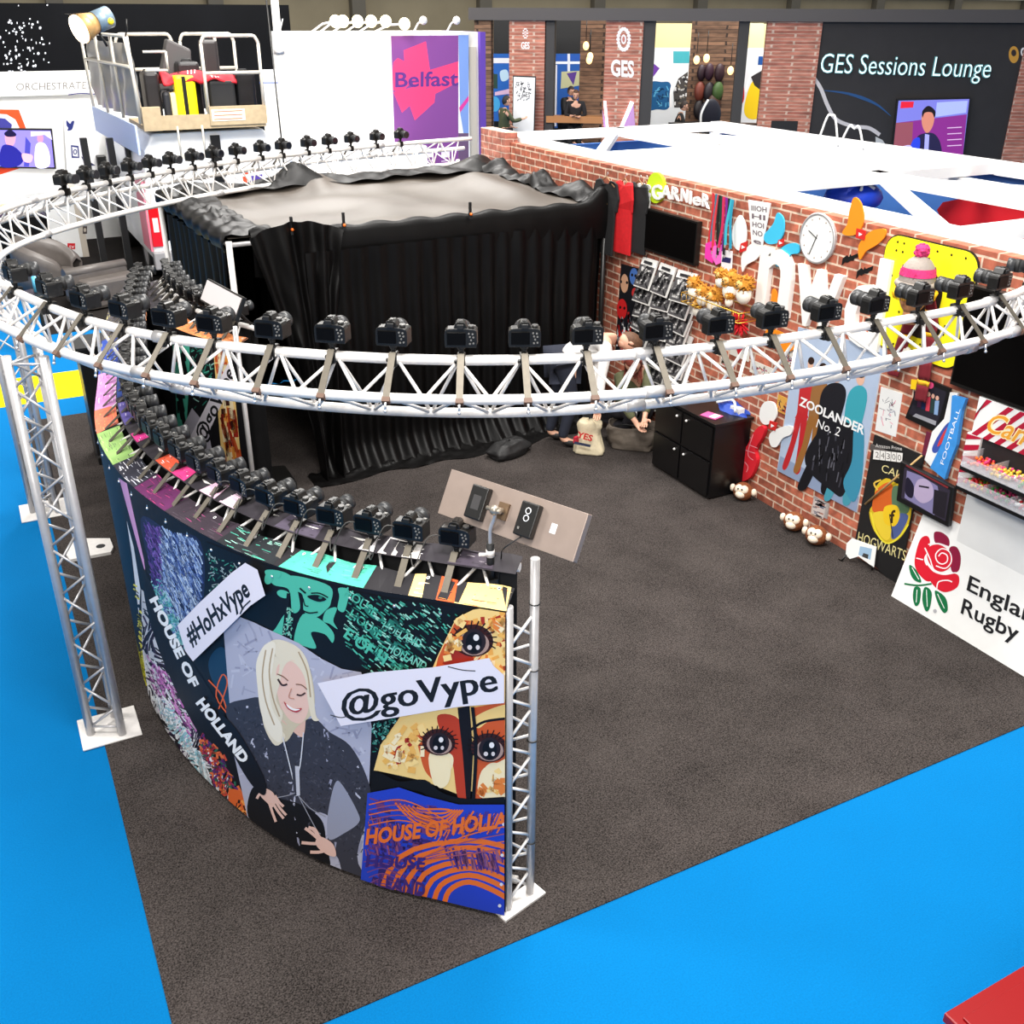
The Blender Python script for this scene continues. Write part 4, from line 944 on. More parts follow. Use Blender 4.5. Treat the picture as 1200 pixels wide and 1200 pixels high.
wings('large orange butterfly cut-out right of the wall clock', [[(1004,231),(1012,238),(1015,256),(1010,271),(1000,276),(990,273),(996,262),(999,245)], [(1014,280),(1025,270),(1040,268),(1040,277),(1030,287),(1018,294),(1011,304),(1009,290)]], [(1008,267),(1019,270),(1017,281),(1007,278)], OGW)
wings('orange butterfly cut-out below the letter n', [[(908,339),(913,343),(914,360),(914,376),(905,380),(898,372),(905,360)], [(890,365),(900,366),(903,374),(895,378)], [(905,384),(925,392),(940,402),(925,412),(905,404),(900,392)]], None, OGW)
wings('white butterfly cut-out low on the brick above the foam finger', [[(900,470),(910,472),(913,485),(908,494),(899,497),(893,490),(894,478)], [(918,500),(931,499),(930,508),(920,513),(913,523),(906,521),(905,508)]], [(906,492),(915,495),(912,504),(904,501)], WH)
# tapered sign
r = onwall('tapered_sign', 'tapered white sign with grey lettering between two butterflies', 'sign', [(880,234),(906,238),(897,288),(884,285)])
board('panel', WP, [(880,234),(906,238),(896,288),(884,285)], .012, white_m, r, w=.03)
q = Art(WP, w0=.031)
for i, t in enumerate(('IIIOH','HI','HOI','NO','e')):
    y = 240+i*9.5; q.text(t, (884+i*.6,y+6), (902-i*1.6,y+8.5), (884+i*.6,y), (110,96,104), offset=.02)
q.build('lettering', r)
# big white letters
r = onwall('letter_sign', 'big white raised letters n w d on the brick wall', 'sign', [(893,360),(1037,390)])
for ch, p0, p1, pt in (('n',(891,357),(925,366),(903,291)),('w',(934,372),(982,384),(936,310)),('d',(992,395),(1031,406),(1001,296))):
    vs, fs, x0, x1 = text_mesh(ch); hmax = max(v.y for v in vs); a = WP.uv(*p0); b = WP.uv(*p1); tp = WP.uv(*pt)
    hh = tp[1]-a[1]; sx = (b[0]-a[0])/(x1-x0); vs3, fs3, _, _ = text_mesh(ch, extrude=.5, offset=.022)
    MB().add([WP.at(a[0]+(v.x-x0)*sx, a[1]+v.y*hh/hmax-.0, .045*(v.z+.5)) for v in vs3], fs3).build('letter', mat('sign_white', (240,238,232), .5), r)
# wall clock
c = WP.at(*WP.uv(961,279), 0); r = empty('wall_clock', c-V3((0,0,.19)), label='round white wall clock with grey rim and thin black hands', cat='clock')
e = lambda a, rr, w: c+WP.U*rr*math.sin(a)+WP.V*rr*math.cos(a)+WP.N*w
RC = .178
MB().cyl(c, c+WP.N*.03, RC, 48).build('face', white_m, r)
MB().tube([e(2*PI*k/48, RC, .026) for k in range(48)], .012, 8, closed=True).build('rim', grey_alu, r)
MB().tube([e(0,0,.033), e(-1.15,.105,.033)], .0035, 6).build('hour_hand', black_m, r); MB().tube([e(.15,.03,.036), e(-2.72,.14,.036)], .003, 6).build('minute_hand', black_m, r)
q = MB()
for k in range(12): q.sph(e(2*PI*k/12, .145, .031), .0055, 6, 4)
q.build('hour_marks', mat('clock_marks', (150,130,110), .5), r)
# bats
for i, (x, y) in enumerate(((997,304),(1014,319))):
    s = 1.25; r = onwall('bat_cutout', ['upper','lower'][i]+' black paper bat on the brick right of the clock', 'decoration', [(x,y)], group='paper bats')
    board('paper', WP, [(x+a*s, y+b*s) for a, b in ((-8,6),(-7,-1),(-3,-4),(-1,-2),(0,-5),(1,-3),(3,-4),(8,-6),(7,-2),(4,-1),(3,1),(0,1),(-3,3),(-5,2))], .004, black_m, r, w=.008)
# yellow panel
def rrect(u0, v0, u1, v1, rr, n=6):
    out = []
    for cx, cy, a0 in ((u1-rr,v1-rr,0),(u0+rr,v1-rr,PI/2),(u0+rr,v0+rr,PI),(u1-rr,v0+rr,1.5*PI)):
        out += [(cx+rr*math.cos(a0+k*PI/2/n), cy+rr*math.sin(a0+k*PI/2/n)) for k in range(n+1)]
    return out
a = WP.uv(1039,290)[0]; b = WP.uv(1146,330)[0]; v1 = 2.49; v0 = v1-(b-a)
r = empty('rounded_panel', WP.at((a+b)/2, v0, 0), label='bright yellow rounded square panel with black dots, right of the letters', cat='sign')
MB().prism(rrect(a, v0, b, v1, .12), lambda u, v, t: WP.at(u, v, t), 0, .014).build('black_border', black_m, r)
MB().prism(rrect(a+.008, v0+.008, b-.008, v1-.008, .115), lambda u, v, t: WP.at(u, v, t), .0142, .018).build('yellow_face', mat('bright_yellow', (250,238,30), .5), r)
q = Art(WP, w0=.0185, px=False); rnd = random.Random(3)
for i in range(13):
    for j in range(13):
        if 3 < i < 10 and 3 < j < 11: continue
        if rnd.random() < .38 and not ((i in (0,12)) and (j in (0,12))): q.ell((a+.05+i*(b-a-.1)/12, v0+.05+j*(v1-v0-.1)/12), .0085, .0085, (24,22,18), n=8)
cx = (a+b)/2+.02; cy = (v0+v1)/2
q.smooth([(cx-.16,cy-.18),(cx-.12,cy-.06),(cx-.12,cy+.1),(cx-.04,cy+.2),(cx+.06,cy+.2),(cx+.14,cy+.1),(cx+.14,cy-.06),(cx+.18,cy-.18),(cx,cy-.25)], (38,28,24)); q.build('dot_print', r)
# beanie on a head form with scarf
hx = onx(1074,330,XW-.2); r = empty('beanie_hat', hx, label='grey and pink knitted bobble hat over a yellow furry brim', cat='hat')
kn = mat('grey_knit', (150,140,132), .9, bump=.5, nscale=60); pk = mat('pink_knit', (206,50,110), .9, bump=.5, nscale=60)
m = MB(); m.tube([hx+V3((0,0,z)) for z in (-.035,.0,.03,.06,.10,.14,.165,.175)], [.112,.118,.115,.112,.10,.072,.035,.004], 24); m.build('crown', kn, r)
MB().tube([hx+V3((.119*math.cos(2*PI*k/24), .119*math.sin(2*PI*k/24), -.012)) for k in range(24)], .02, 8, closed=True).build('cuff', kn, r)
MB().tube([hx+V3((0,0,z)) for z in (.045,.098)], [.1175,.106], 24, caps=False).build('pink_band', pk, r)
m = MB(); m.sph(hx+V3((0,0,.2)), .045, 12, 8)
for k in range(60):
    d = V3((random.gauss(0,1), random.gauss(0,1), random.gauss(0,1))).normalized(); m.sph(hx+V3((0,0,.2))+d*.042, .012, 5, 4)
m.build('pompom', pk, r)
SP = Plane(hx+V3((-.124,-.02,0)), (0,-1,0), (.18,0,1)); q = Art(SP, w0=0, px=False)
q.text('DRY', (-.075,.052), (.07,.052), (-.075,.092), (206,50,110), offset=.03); q.build('lettering', r)
hd = hx-V3((0,0,.12)); r = empty('head_form', hd-V3((0,0,.16)), label='wooden tone head form under the bobble hat with yellow fringe', cat='mannequin')
m = MB(); m.sph(hd+V3((0,0,.02)), .095, 16, 10, (1,.85,1.25)); m.cyl(hd-V3((0,0,.16)), hd-V3((0,0,.06)), .05, 14); m.sph(hd+V3((-.09,.0,0)), .022, 8, 6, (1,.6,1.4)); m.build('head', mat('mannequin_skin', (190,130,86), .6), r)
fr = MB()
for k in range(90):
    an = 2*PI*k/90+random.uniform(-.05,.05); p = hd+V3((.112*math.cos(an), .112*math.sin(an), .085)); fr.tube([p, p+V3((.03*math.cos(an), .03*math.sin(an), -.03)), p+V3((.02*math.cos(an+.3), .02*math.sin(an+.3), -.075))], .009, 5, r2=.002)
fr.build('yellow_fringe', mat('yellow_fur', (250,190,20), .9), r)
sc0 = empty('scarf', onx(1062,440,XW-.05), label='maroon and yellow striped scarf hanging below the bobble hat', cat='scarf')
for name, P in (('tail', [(1088,345),(1092,375),(1087,405),(1083,440),(1078,470)]), ('tail', [(1066,378),(1058,400),(1050,425),(1046,440)])):
    L = [onx(x, y, XW-.07) for x, y in P]; C2 = catmull(L, 6)
    for part, sel, mm in (('maroon', 0, mat('maroon', (110,18,30), .9)), ('yellow', 1, mat('yellow_wool', (236,170,30), .9))):
        for g, ln in [(j, 4) if sel == 0 else (j+4, 1) for j in range(0, len(C2)-1, 5)]:
            if g >= len(C2)-1: continue
            m_ = min(ln, len(C2)-1-g)
            MB().grid(lambda s, t: C2[g+int(round(t*m_))]+WP.U*(.09*(s-.5))+WP.N*.012*math.sin(s*6), 4, m_).build(part+'_stripe', mm, sc0, solid=.012)
# small pale face mask under the ring
m = MB(); p = onx(1062,418,XW-.06); r = empty('white_mask', p, label='pale round mask on the wall behind the near truss', cat='mask'); m.sph(p, .055, 14, 8, (.4,.8,1.3)); m.build('shell', offw, r)
# ================================================================== lower wall things
# film poster stand-in: generic standing figures
zo = [(938,382),(1042,410),(1005,603),(912,553)]
r, R = wallrect('film_poster', 'large pale blue film poster with striding figures on the brick wall', 'poster', (925,383), (1022,588), white_m, .012, 0.001, quad=[(937,383),(1038,409),(1005,600),(912,551)])
q = Art(WP, w0=.0135); q.poly([(937,383),(1038,409),(1005,600),(912,551)], (176,192,216)); q.poly([(916,534),(1008,582),(1005,600),(912,551)], (140,156,186))
def fig(cx, top, bot, hw, col, legs, head=(224,180,156), split=.55):
    h = bot-top; k = -.17
    X = lambda x, y: (x+k*(y-top), y)
    q.smooth([X(cx-hw*.5,top+h*.14), X(cx+hw*.5,top+h*.14), X(cx+hw,top+h*.24), X(cx+hw*.8,top+h*.5), X(cx+hw*.9,top+h*split), X(cx-hw*.9,top+h*split), X(cx-hw*.8,top+h*.5), X(cx-hw,top+h*.24)], col)
    q.smooth([X(cx-hw*.8,top+h*split-4), X(cx,top+h*split-4), X(cx-hw*.3,top+h*.8), X(cx-hw*.9,bot), X(cx-hw*1.6,bot-2), X(cx-hw,top+h*.75)], legs)
    q.smooth([X(cx,top+h*split-4), X(cx+hw*.8,top+h*split-4), X(cx+hw*1.0,top+h*.8), X(cx+hw*1.1,bot+4), X(cx+hw*.3,bot+4), X(cx+hw*.2,top+h*.8)], legs)
    q.ell(X(cx, top+h*.07), hw*.42, h*.058, head); q.ell(X(cx, top+h*.035), hw*.46, h*.035, (50,34,28))
fig(953,418,548,8,(190,46,50),(186,40,46)); fig(967,425,552,9,(150,104,60),(150,100,50)); fig(984,430,572,15,(28,28,34),(20,20,26),split=.7); fig(1012,432,584,12,(60,160,176),(70,150,170))
q.smooth([(966,500),(986,492),(1004,505),(1000,545),(990,580),(975,574),(950,552),(946,530)], (24,24,30))
q.scribble([(966,500),(1000,505),(990,578),(950,550)], 40, [(60,60,70),(14,14,18),(90,90,100)], l=(6,14), wd=(1,2), ang=1.7, seed=51)
q.smooth([(1003,500),(1014,500),(1012,560),(1002,588),(990,566),(1000,540)], (60,140,170))
q.text('ZOOLANDER', (938,474), (1014,509), (940,464), (240,240,240), offset=.03); q.text('No. 2', (958,500), (985,511), (961,490), (240,240,240)); q.build('poster_print', r)
# white drawing sheet
r, R = wallrect('paper_sheet', 'white drawing sheet with faint sketches right of the large film poster', 'paper', (1030,456), (1055,508), white_m, .004, 0, quad=[(1033,453),(1058,461),(1050,512),(1026,504)])
q = Art(WP, w0=.0045); q.scribble([(1033,462),(1053,468),(1047,505),(1028,498)], 26, [(170,170,185),(226,150,170),(120,120,130)], l=(3,8), wd=(.5,1), seed=52); q.build('sketch_lines', r)
# small white text cards on the wall
for i, (p, s2, lb, inks) in enumerate((((858,396),(878,424),'white card with a red heart hung below the wire basket',0),((846,418),(860,434),'small white card behind the near truss, left of the heart card',1),((881,421),(906,447),'cream card with purple drawings above the low white butterfly',1),((918,405),(938,432),'white card of red and black sketches left of the film poster',1),((913,462),(930,490),'yellow framed card below the near truss beside the film poster',1))):
    R_, RR = wallrect('greeting_card', lb, 'card', p, s2, offw if i != 4 else mat('amber', (214,160,70), .6), .006, .004)
    S = Plane(WP.at(0,0,.0106), WP.U, WP.V); q = Art(S, w0=0, px=False); (u0, v0), (u1, _), (_, v1) = RR[0], RR[1], RR[2]; cx, cy = (u0+u1)/2, (v0+v1)/2
    if inks == 0: q.smooth([(cx,cy-.05),(cx+.05,cy+.01),(cx+.04,cy+.05),(cx+.012,cy+.045),(cx,cy+.025),(cx-.012,cy+.045),(cx-.04,cy+.05),(cx-.05,cy+.01)], (190,30,40))
    else: q.scribble([(u0+.01,v0+.01),(u1-.01,v0+.01),(u1-.01,v1-.01),(u0+.01,v1-.01)], 34, [(90,60,120),(40,40,50),(196,60,70),(150,120,80)], l=(.015,.05), wd=(.004,.01), seed=60+i)
    q.build('card_print', R_)
# framed photograph
r, R = wallrect('picture_frame', 'black framed group photograph with a yellow note on its corner', 'picture', (1074,444), (1107,500), black_m, .02, .0, quad=[(1082,441),(1116,455),(1103,508),(1063,489)])
q = Art(WP, w0=.0205); q.poly([(1083,446),(1112,459),(1100,500),(1067,484)], (36,34,44))
for i in range(6): 
    x = 1076+i*5; y = 455+i*2.2; q.ell((x,y), 2, 2.8, (206,160,140)); q.poly([(x-2.6,y+3),(x+2.4,y+3),(x+.5,y+20),(x-4,y+19)], [(24,24,34),(70,30,60),(30,40,80),(200,60,80),(40,60,60),(130,160,200)][i])
q.poly([(1076,484),(1100,493),(1099,498),(1072,487)], (150,150,156)); q.ell((1093,451), 4, 4, (226,80,130)); q.build('photo_print', r)
board('yellow_note', WP, [(1071,444),(1084,445),(1083,457),(1070,455)], .003, mat('note_yellow', (250,206,20), .6), r, w=.026)
# black crest poster
CPL = Plane((XW-.02,0,0), (0,-1,0), (.0,0,1))
r = onwall('crest_poster', 'tall black poster with a golden shield crest, leaning between film poster and rugby board', 'poster', [(1026,509),(1082,533),(1051,687),(1001,640)])
board('board', CPL, [(1026,509),(1084,534),(1053,688),(1002,640)], .012, mat('poster_black', (24,23,24), .6), r, w=.012)
q = Art(CPL, w0=.0125); LY = (226,214,150)
q.text('CALL', (1034,552), (1062,563), (1036,543), LY); q.text('HOGWARTS', (1006,634), (1062,657), (1008,622), LY)
q.smooth([(1028,570),(1040,560),(1052,566),(1066,572),(1070,590),(1066,615),(1054,632),(1040,636),(1026,622),(1020,600),(1026,588)], (214,184,40), n=3)
q.smooth([(1030,572),(1046,566),(1048,598),(1026,600),(1024,588)], (214,100,40)); q.smooth([(1048,570),(1066,576),(1066,600),(1049,600)], (90,120,90)); q.smooth([(1024,602),(1046,602),(1044,630),(1034,628)], (236,206,60)); q.smooth([(1050,604),(1066,604),(1056,626),(1046,630)], (80,96,150))
q.smooth([(1038,594),(1052,592),(1056,604),(1050,616),(1038,612)], (240,200,40)); q.text('f', (1044,612), (1050,612), (1045,597), (60,40,20), offset=.03)
q.stroke([(1022,600),(1028,622),(1040,636),(1054,630),(1066,614)], 2, (240,224,60)); q.stroke([(1062,588),(1072,586),(1074,592),(1070,596)], 2, (200,170,110)); q.stroke([(1030,574),(1026,566),(1034,562)], 2, (230,190,80)); q.stroke([(1044,602),(1048,630)], 1, (40,40,40))
q.build('poster_print', r)
# flip calendar card
r, R = wallrect('tally_card', 'small grey and white flip card numbered at the top of the black crest poster', 'card', (1025,519), (1058,541), mat('card_grey', (86,80,78), .6), .012, .03)
S = Plane(WP.at(0,0,.0425), WP.U, WP.V); q = Art(S, w0=0); q.poly([(1024,527),(1058,531),(1057,542),(1023,538)], (232,230,226)); 
q.text('Amazon Prime', (1026,524), (1057,528), (1026,519.5), (214,210,206))
for i, ch in enumerate('24300'): q.text(ch, (1026+i*6.5,536+i*.8), (1030+i*6.5,536.6+i*.8), (1026+i*6.5,529+i*.8), (110,106,104)); 
for i in range(4): q.stroke([(1031.5+i*6.5,528+i*.7),(1031+i*6.5,539+i*.7)], .6, (90,86,84))
q.build('card_print', r)
p0 = onx(1080,534,XW-.10); p1 = onx(1014,591,XW-.03)
wd = empty('wooden_wand', p1, label='long thin pale wooden stick lying slanted across the black crest poster', cat='stick'); MB().tube([p0, p1], .007, 8, r2=.010).build('shaft', mat('pale_wood', (196,160,104), .5, noise=.2, nscale=30), wd)
# rugby board leaning on the wall
BL_ = V3((5.44,4.40,0)); RU = Plane(BL_, (0,-1,0), (.17,0,.66))
r = empty('rugby_board', BL_+V3((0,-.8,0)), label='large white board with red rose and black rugby lettering, leaning low on the wall', cat='sign')
v1 = RU.uv(1083,594)[1]
MB().prism([(0,0.004),(2.0,0.004),(2.0,v1),(0,v1)], lambda u, v, w: RU.at(u, v, w), -.018, 0).build('board', white_m, r)
q = Art(RU, w0=.001); RD1 = (204,22,44); RD2 = (132,20,56); GRN = (16,106,62)
q.smooth([(1078,633),(1086,628),(1090,634),(1088,645),(1083,655),(1088,668),(1092,680),(1084,680),(1074,668),(1072,655)], RD1)
q.smooth([(1095,624),(1104,624),(1112,631),(1112,640),(1104,638),(1096,636)], RD2); q.smooth([(1113,642),(1121,641),(1126,652),(1124,668),(1116,670),(1113,656)], RD2)
q.smooth([(1088,642),(1098,638),(1108,642),(1116,652),(1114,664),(1104,670),(1094,666),(1087,655)], RD1)
q.smooth([(1086,662),(1094,670),(1106,674),(1118,672),(1124,676),(1122,688),(1108,694),(1096,688),(1088,676)], RD1)
for pts in ([(1100,652),(1104,648),(1110,651),(1110,658),(1104,661),(1098,657),(1097,649),(1104,643),(1113,647),(1115,658),(1108,666),(1097,663)], [(1084,642),(1090,655),(1095,668),(1106,673),(1120,671)], [(1088,638),(1100,637),(1112,641)], [(1098,690),(1100,682),(1110,680),(1116,682)], [(1074,654),(1082,656)]): q.stroke(pts, 1.4, (236,230,232))
q.stroke([(1060,684),(1076,686),(1092,684)], 2, GRN)
for c_ in ([(1066,662),(1074,668),(1080,682),(1072,680),(1067,672)], [(1072,688),(1079,690),(1078,706),(1073,710),(1070,700)], [(1084,688),(1092,694),(1090,712),(1085,716),(1081,702)], [(1096,692),(1108,700),(1111,714),(1106,718),(1099,706)]): q.smooth(c_, GRN)
for c_ in ([(1069,665),(1077,679)], [(1075,691),(1074,706)], [(1086,691),(1087,711)], [(1099,696),(1107,713)]): q.stroke(c_, .8, (236,240,236))
q.text('England', (1133,691), (1228,741), (1137,673), (26,26,30), offset=.014); q.text('Rugby', (1126,718), (1192,752), (1130,700), (26,26,30), offset=.014)
q.ell((1096,716), 2.2, 2.2, (170,170,174)); q.build('board_print', r)
# white counter with candy stripe edge above the board
r = empty('candy_kiosk', (5.55,3.6,.66), label='candy stand with red and white striped header and clear bins of sweets', cat='kiosk')
uL = WP.uv(1137,592)[0]; U1 = uL+1.2
MB().prism([(uL,.0),(U1,.0),(U1,.98),(uL,.98)], lambda u, v, t: WP.at(u, v, t), .0, .06).build('lower_panel', white_m, r)
q = Art(WP, w0=.061, px=False)
for k in range(15): q.poly([(uL+k*.08,.955),(uL+k*.08+.04,.955),(uL+k*.08+.055,.98),(uL+k*.08+.015,.98)], (190,24,50))
q.build('striped_edge', r)
MB().prism([(uL,.98),(U1,.98),(U1,1.36),(uL,1.36)], lambda u, v, t: WP.at(u, v, t), .0, .05).build('shelf_back', mat('charcoal', (30,29,31), .6, noise=.3, nscale=9), r)
HB = [WP.uv(*p) for p in ((1140,472),(1117,562))]
MB().prism([(uL-.06,1.36),(U1,1.36),(U1,1.62),(uL-.06,1.62)], lambda u, v, t: WP.at(u, v, t), .0, .07).build('header', white_m, r)
MB().prism([(uL-.09,.99),(uL+.02,.99),(uL+.02,1.36),(uL-.09,1.36)], lambda u, v, t: WP.at(u, v, t), .0, .07).build('side_strip', white_m, r)
q = Art(WP, w0=.0712, px=False); dr = (176,24,54)
for k in range(-3, 16): 
    x = uL-.06+k*.09; pts = [(x,1.36),(x+.045,1.36),(x+.045+.22,1.62),(x+.22,1.62)]; pts = [(min(max(a, uL-.06), U1), b if True else b) for a, b in pts]
    if pts[2][0]-pts[3][0] > .001 or pts[1][0]-pts[0][0] > .001:
        if k >= 0 and x+.265 <= U1: q.poly([(x,1.36),(x+.045,1.36),(x+.265,1.62),(x+.22,1.62)], dr)
q.poly([(uL-.06,1.45),(uL-.06,1.50),(uL+.04,1.62),(uL-.003,1.62)], dr)
for k in range(5): q.poly([(uL-.09,.99+k*.08),(uL-.09,1.03+k*.08),(uL+.02,1.07+k*.08) if k < 4 else (uL+.02,1.36),(uL+.02,1.03+k*.08)], dr)
q.text('Candy', (uL+.04,1.42), (uL+.52,1.42), (uL+.06,1.56), (250,236,190), offset=.045, shear=.25); q.text('Candy', (uL+.04,1.42), (uL+.52,1.42), (uL+.06,1.56), (232,160,50), shear=.25, offset=.01)
q.text('King', (uL+.55,1.42), (uL+.9,1.42), (uL+.57,1.56), (232,160,50), shear=.25, offset=.01)
q.build('header_print', r)
clr = mat('clear_plastic', (235,235,240), .08, alpha=.28)
for i, z in enumerate((1.20, 1.06)):
    t = MB(); y0 = uL+.04
    for w0, w1, z0, z1 in ((.05,.24,z,z+.006),(.235,.24,z,z+.07)): t.prism([(y0,z0),(U1,z0),(U1,z1),(y0,z1)], lambda u, v, s: WP.at(u, v, s), w0, w1)
    t.prism([(y0,z),(y0+.006,z),(y0+.006,z+.09),(y0,z+.09)], lambda u, v, s: WP.at(u, v, s), .05, .24)
    for k in range(1, 6): t.prism([(y0+k*.2,z),(y0+k*.2+.004,z),(y0+k*.2+.004,z+.08),(y0+k*.2,z+.08)], lambda u, v, s: WP.at(u, v, s), .05, .24)
    t.build('clear_bin', clr, r)
    MB().prism([(uL+.02,z-.035),(U1,z-.035),(U1,z-.006),(uL+.02,z-.006)], lambda u, v, s: WP.at(u, v, s), .05, .22).build('shelf', black_m, r)
    sw = MB(); cols = [(230,110,40),(200,30,40),(240,200,60),(220,60,120),(60,140,60),(240,240,235),(90,40,30)]
    for k in range(420):
        u = y0+.02+random.random()*1.1; c_ = int((u-y0)/.2); sw.k = (c_*2+i+random.choice((0,0,1,3))) % 7
        sw.sph(WP.at(u, z+.015+random.random()*.03, .07+random.random()*.15), .012, 6, 4)
    o = sw.build('sweets', [mat('sweet%d' % j, c_, .35) for j, c_ in enumerate(cols)], r); o['kind'] = 'stuff'
# sunglasses along the top
for i in range(3):
    u = uL-.03+i*.19; r = empty('paper_glasses', WP.at(u+.07, 1.63, .04), label=['leftmost','middle','rightmost'][i]+' white framed paper glasses above the candy header', cat='glasses', group='paper glasses above the candy header')
    for du in (0, .08):
        c_ = WP.at(u+du, 1.67, .04); MB().tube([c_+WP.U*(.032*math.copysign(abs(math.cos(a))**.6, math.cos(a)))+WP.V*(.026*math.copysign(abs(math.sin(a))**.6, math.sin(a))) for a in [2*PI*k/20 for k in range(20)]], .008, 6, closed=True).build('rim', white_m, r)
    MB().cyl(WP.at(u+.03,1.675,.04), WP.at(u+.05,1.675,.04), .006, 6).build('bridge', white_m, r)
# blue sports scarf bag
r = onwall('blue_shirt', 'bright blue and white football scarf with white lettering hung beside the candy stand', 'scarf', [(1112,555)])
board('white_cloth', WP, [(1117,459),(1126,460),(1120,500),(1108,530),(1100,552),(1087,538),(1096,505),(1110,490)], .02, white_m, r, w=.03)
board('blue_cloth', WP, [(1123,462),(1139,466),(1134,480),(1128,520),(1120,540),(1114,560),(1097,546),(1110,520),(1121,490)], .03, mat('sky_blue', (56,140,214), .6, noise=.1, nscale=20), r, w=.06)
q = Art(WP, w0=.061); q.text('FOOTBALL', (1113,543), (1133,478), (1109,541), (236,240,246)); q.build('lettering', r)
q = Art(WP, w0=.0305); q.smooth([(1116,494),(1118,505),(1112,520),(1100,530),(1096,524),(1106,505)], (60,80,160)); q.smooth([(1114,500),(1114,508),(1108,518),(1102,522),(1108,508)], (200,60,60)); q.build('badge_print', r)
board('dark_ribbon', WP, [(1088,505),(1098,510),(1088,540),(1082,535)], .01, mat('plum', (100,20,50), .7), r, w=.02)
# framed screen leaning
r = onwall('picture_frame', 'large black framed dark picture leaning over the black poster and rugby board', 'picture', [(1066,536),(1132,570),(1126,616),(1063,582)])
board('frame', WP, [(1068,537),(1131,568),(1124,614),(1063,583)], .04, black_m, r, w=.11, bevel=.006)
q = Art(WP, w0=.1105); q.poly([(1073,544),(1127,571),(1121,607),(1069,580)], (48,42,56)); q.poly([(1076,548),(1092,554),(1112,566),(1116,590),(1108,600),(1073,580)], (126,120,160)); q.smooth([(1088,560),(1098,558),(1106,566),(1106,580),(1094,586),(1084,576)], (176,160,190)); q.smooth([(1076,556),(1084,566),(1082,580),(1074,574)], (30,26,44)); q.poly([(1108,570),(1124,574),(1120,604),(1106,598)], (34,30,38)); q.stroke([(1090,566),(1102,568)], 2, (34,30,40)); q.poly([(1075,541),(1125,567),(1124,569),(1075,543)], (120,40,46)); q.build('picture_print', r)
# foam finger
r = onwall('foam_finger', 'red foam hand with raised pointing finger low on the brick wall', 'foam hand', [(870,565),(900,500)])
FF = [(868,545),(869,530),(874,524),(880,522),(888,506),(896,498),(901,501),(898,512),(890,526),(892,538),(888,552),(882,560),(874,563),(868,558)]
uv = [(p.x, p.y) for p in catmull([WP.uv(*p) for p in FF], 4, True)]
MB().prism(uv, lambda u, v, t: WP.at(u, v, t), .01, .05).build('foam', mat('foam_red', (214,22,40), .8), r, bevel=.008)
q = Art(WP, w0=.0505)
for p in ([(878,526),(890,530)], [(883,520),(893,524)], [(872,534),(876,540),(873,548)], [(878,540),(882,546),(880,552)], [(888,508),(884,520),(882,532),(888,538)]): q.stroke(p, .9, (240,150,160))
q.build('white_outline', r)
# wire basket with lion heads
u0, u1 = -onx(814,352,XW-.13).y-.05, -onx(876,362,XW-.13).y+.03; bz = onx(845,366,XW-.15).z; bc = WP.at((u0+u1)/2, bz, .12)
r = empty('wire_basket', bc, label='gold wire basket on the brick wall holding fluffy golden headed toys', cat='basket')
gold = mat('gold_wire', (206,160,60), .35, .8)
for z, a in ((bz,0),(bz+.08,.02)): MB().tube([WP.at(u0,z,.02), WP.at(u0,z,.24), WP.at(u1,z,.24), WP.at(u1,z,.02)], .005, 6, closed=True).build('rim', gold, r)
m = MB()
for k in range(12): m.cyl(WP.at(u0+(u1-u0)*k/11, bz, .24), WP.at(u0+(u1-u0)*k/11, bz+.08, .24), .003, 5); m.cyl(WP.at(u0+(u1-u0)*k/11, bz, .02), WP.at(u0+(u1-u0)*k/11, bz, .24), .003, 5)
m.build('wire_mesh', gold, r)
fur = mat('golden_fur', (184,122,34), .95, noise=.3, nscale=60, bump=.6); cream = mat('cream_plush', (238,232,218), .9)
def lion(c, s, i):
    r = empty('plush_lion', c-V3((0,0,.08)), label=ordn(i)+' from left of the golden maned toys piled in the wire basket', cat='soft toy', group='golden maned toys in the wire basket')
    MB().sph(c-V3((0,0,s*1.2)), s*.95, 12, 8, (.9,1,1.2)).build('body', cream, r)
    h = c; m = MB(); m.sph(h, s, 14, 10, (.85,1,1))
    for k in range(70):
        d = V3((random.gauss(0,1), random.gauss(0,1), random.gauss(0,1))).normalized(); m.tube([h+d*s*.8, h+d*s*1.28], s*.22, 4, r2=s*.03)
    m.build('mane', fur, r)
    f = h+WP.N*s*.8; MB().sph(f, s*.55, 12, 8, (.6,1,.9)).build('face', mat('tan_plush', (214,168,96), .9), r)
    m = MB()
    for dy in (-.2, .2): m.sph(f+WP.N*s*.3+WP.U*s*dy+V3((0,0,s*.15)), s*.07, 6, 4)
    m.sph(f+WP.N*s*.36-V3((0,0,s*.05)), s*.1, 6, 4); m.build('eyes_and_nose', black_m, r)
for i, (x, y, s) in enumerate(((814,332,.062),(824,341,.058),(838,346,.072),(845,321,.05),(857,328,.075),(873,333,.072),(818,356,.05),(855,347,.04))): lion(onx(x, y, XW-.13-.03*(i % 2)), s, i)
fl = MB(); c_ = onx(868,379,XW-.10)
for k in range(70):
    d = V3((random.uniform(-1,.2), random.gauss(0,1), random.gauss(0,.7))).normalized(); fl.tube([c_+d*.02, c_+d*random.uniform(.08,.13)], .012, 5, r2=.004)
r = empty('red_rosette', c_-V3((0,0,.1)), label='fluffy bright red rosette hanging under the wire basket', cat='rosette'); fl.build('petals', mat('bright_red', (206,14,30), .8), r)
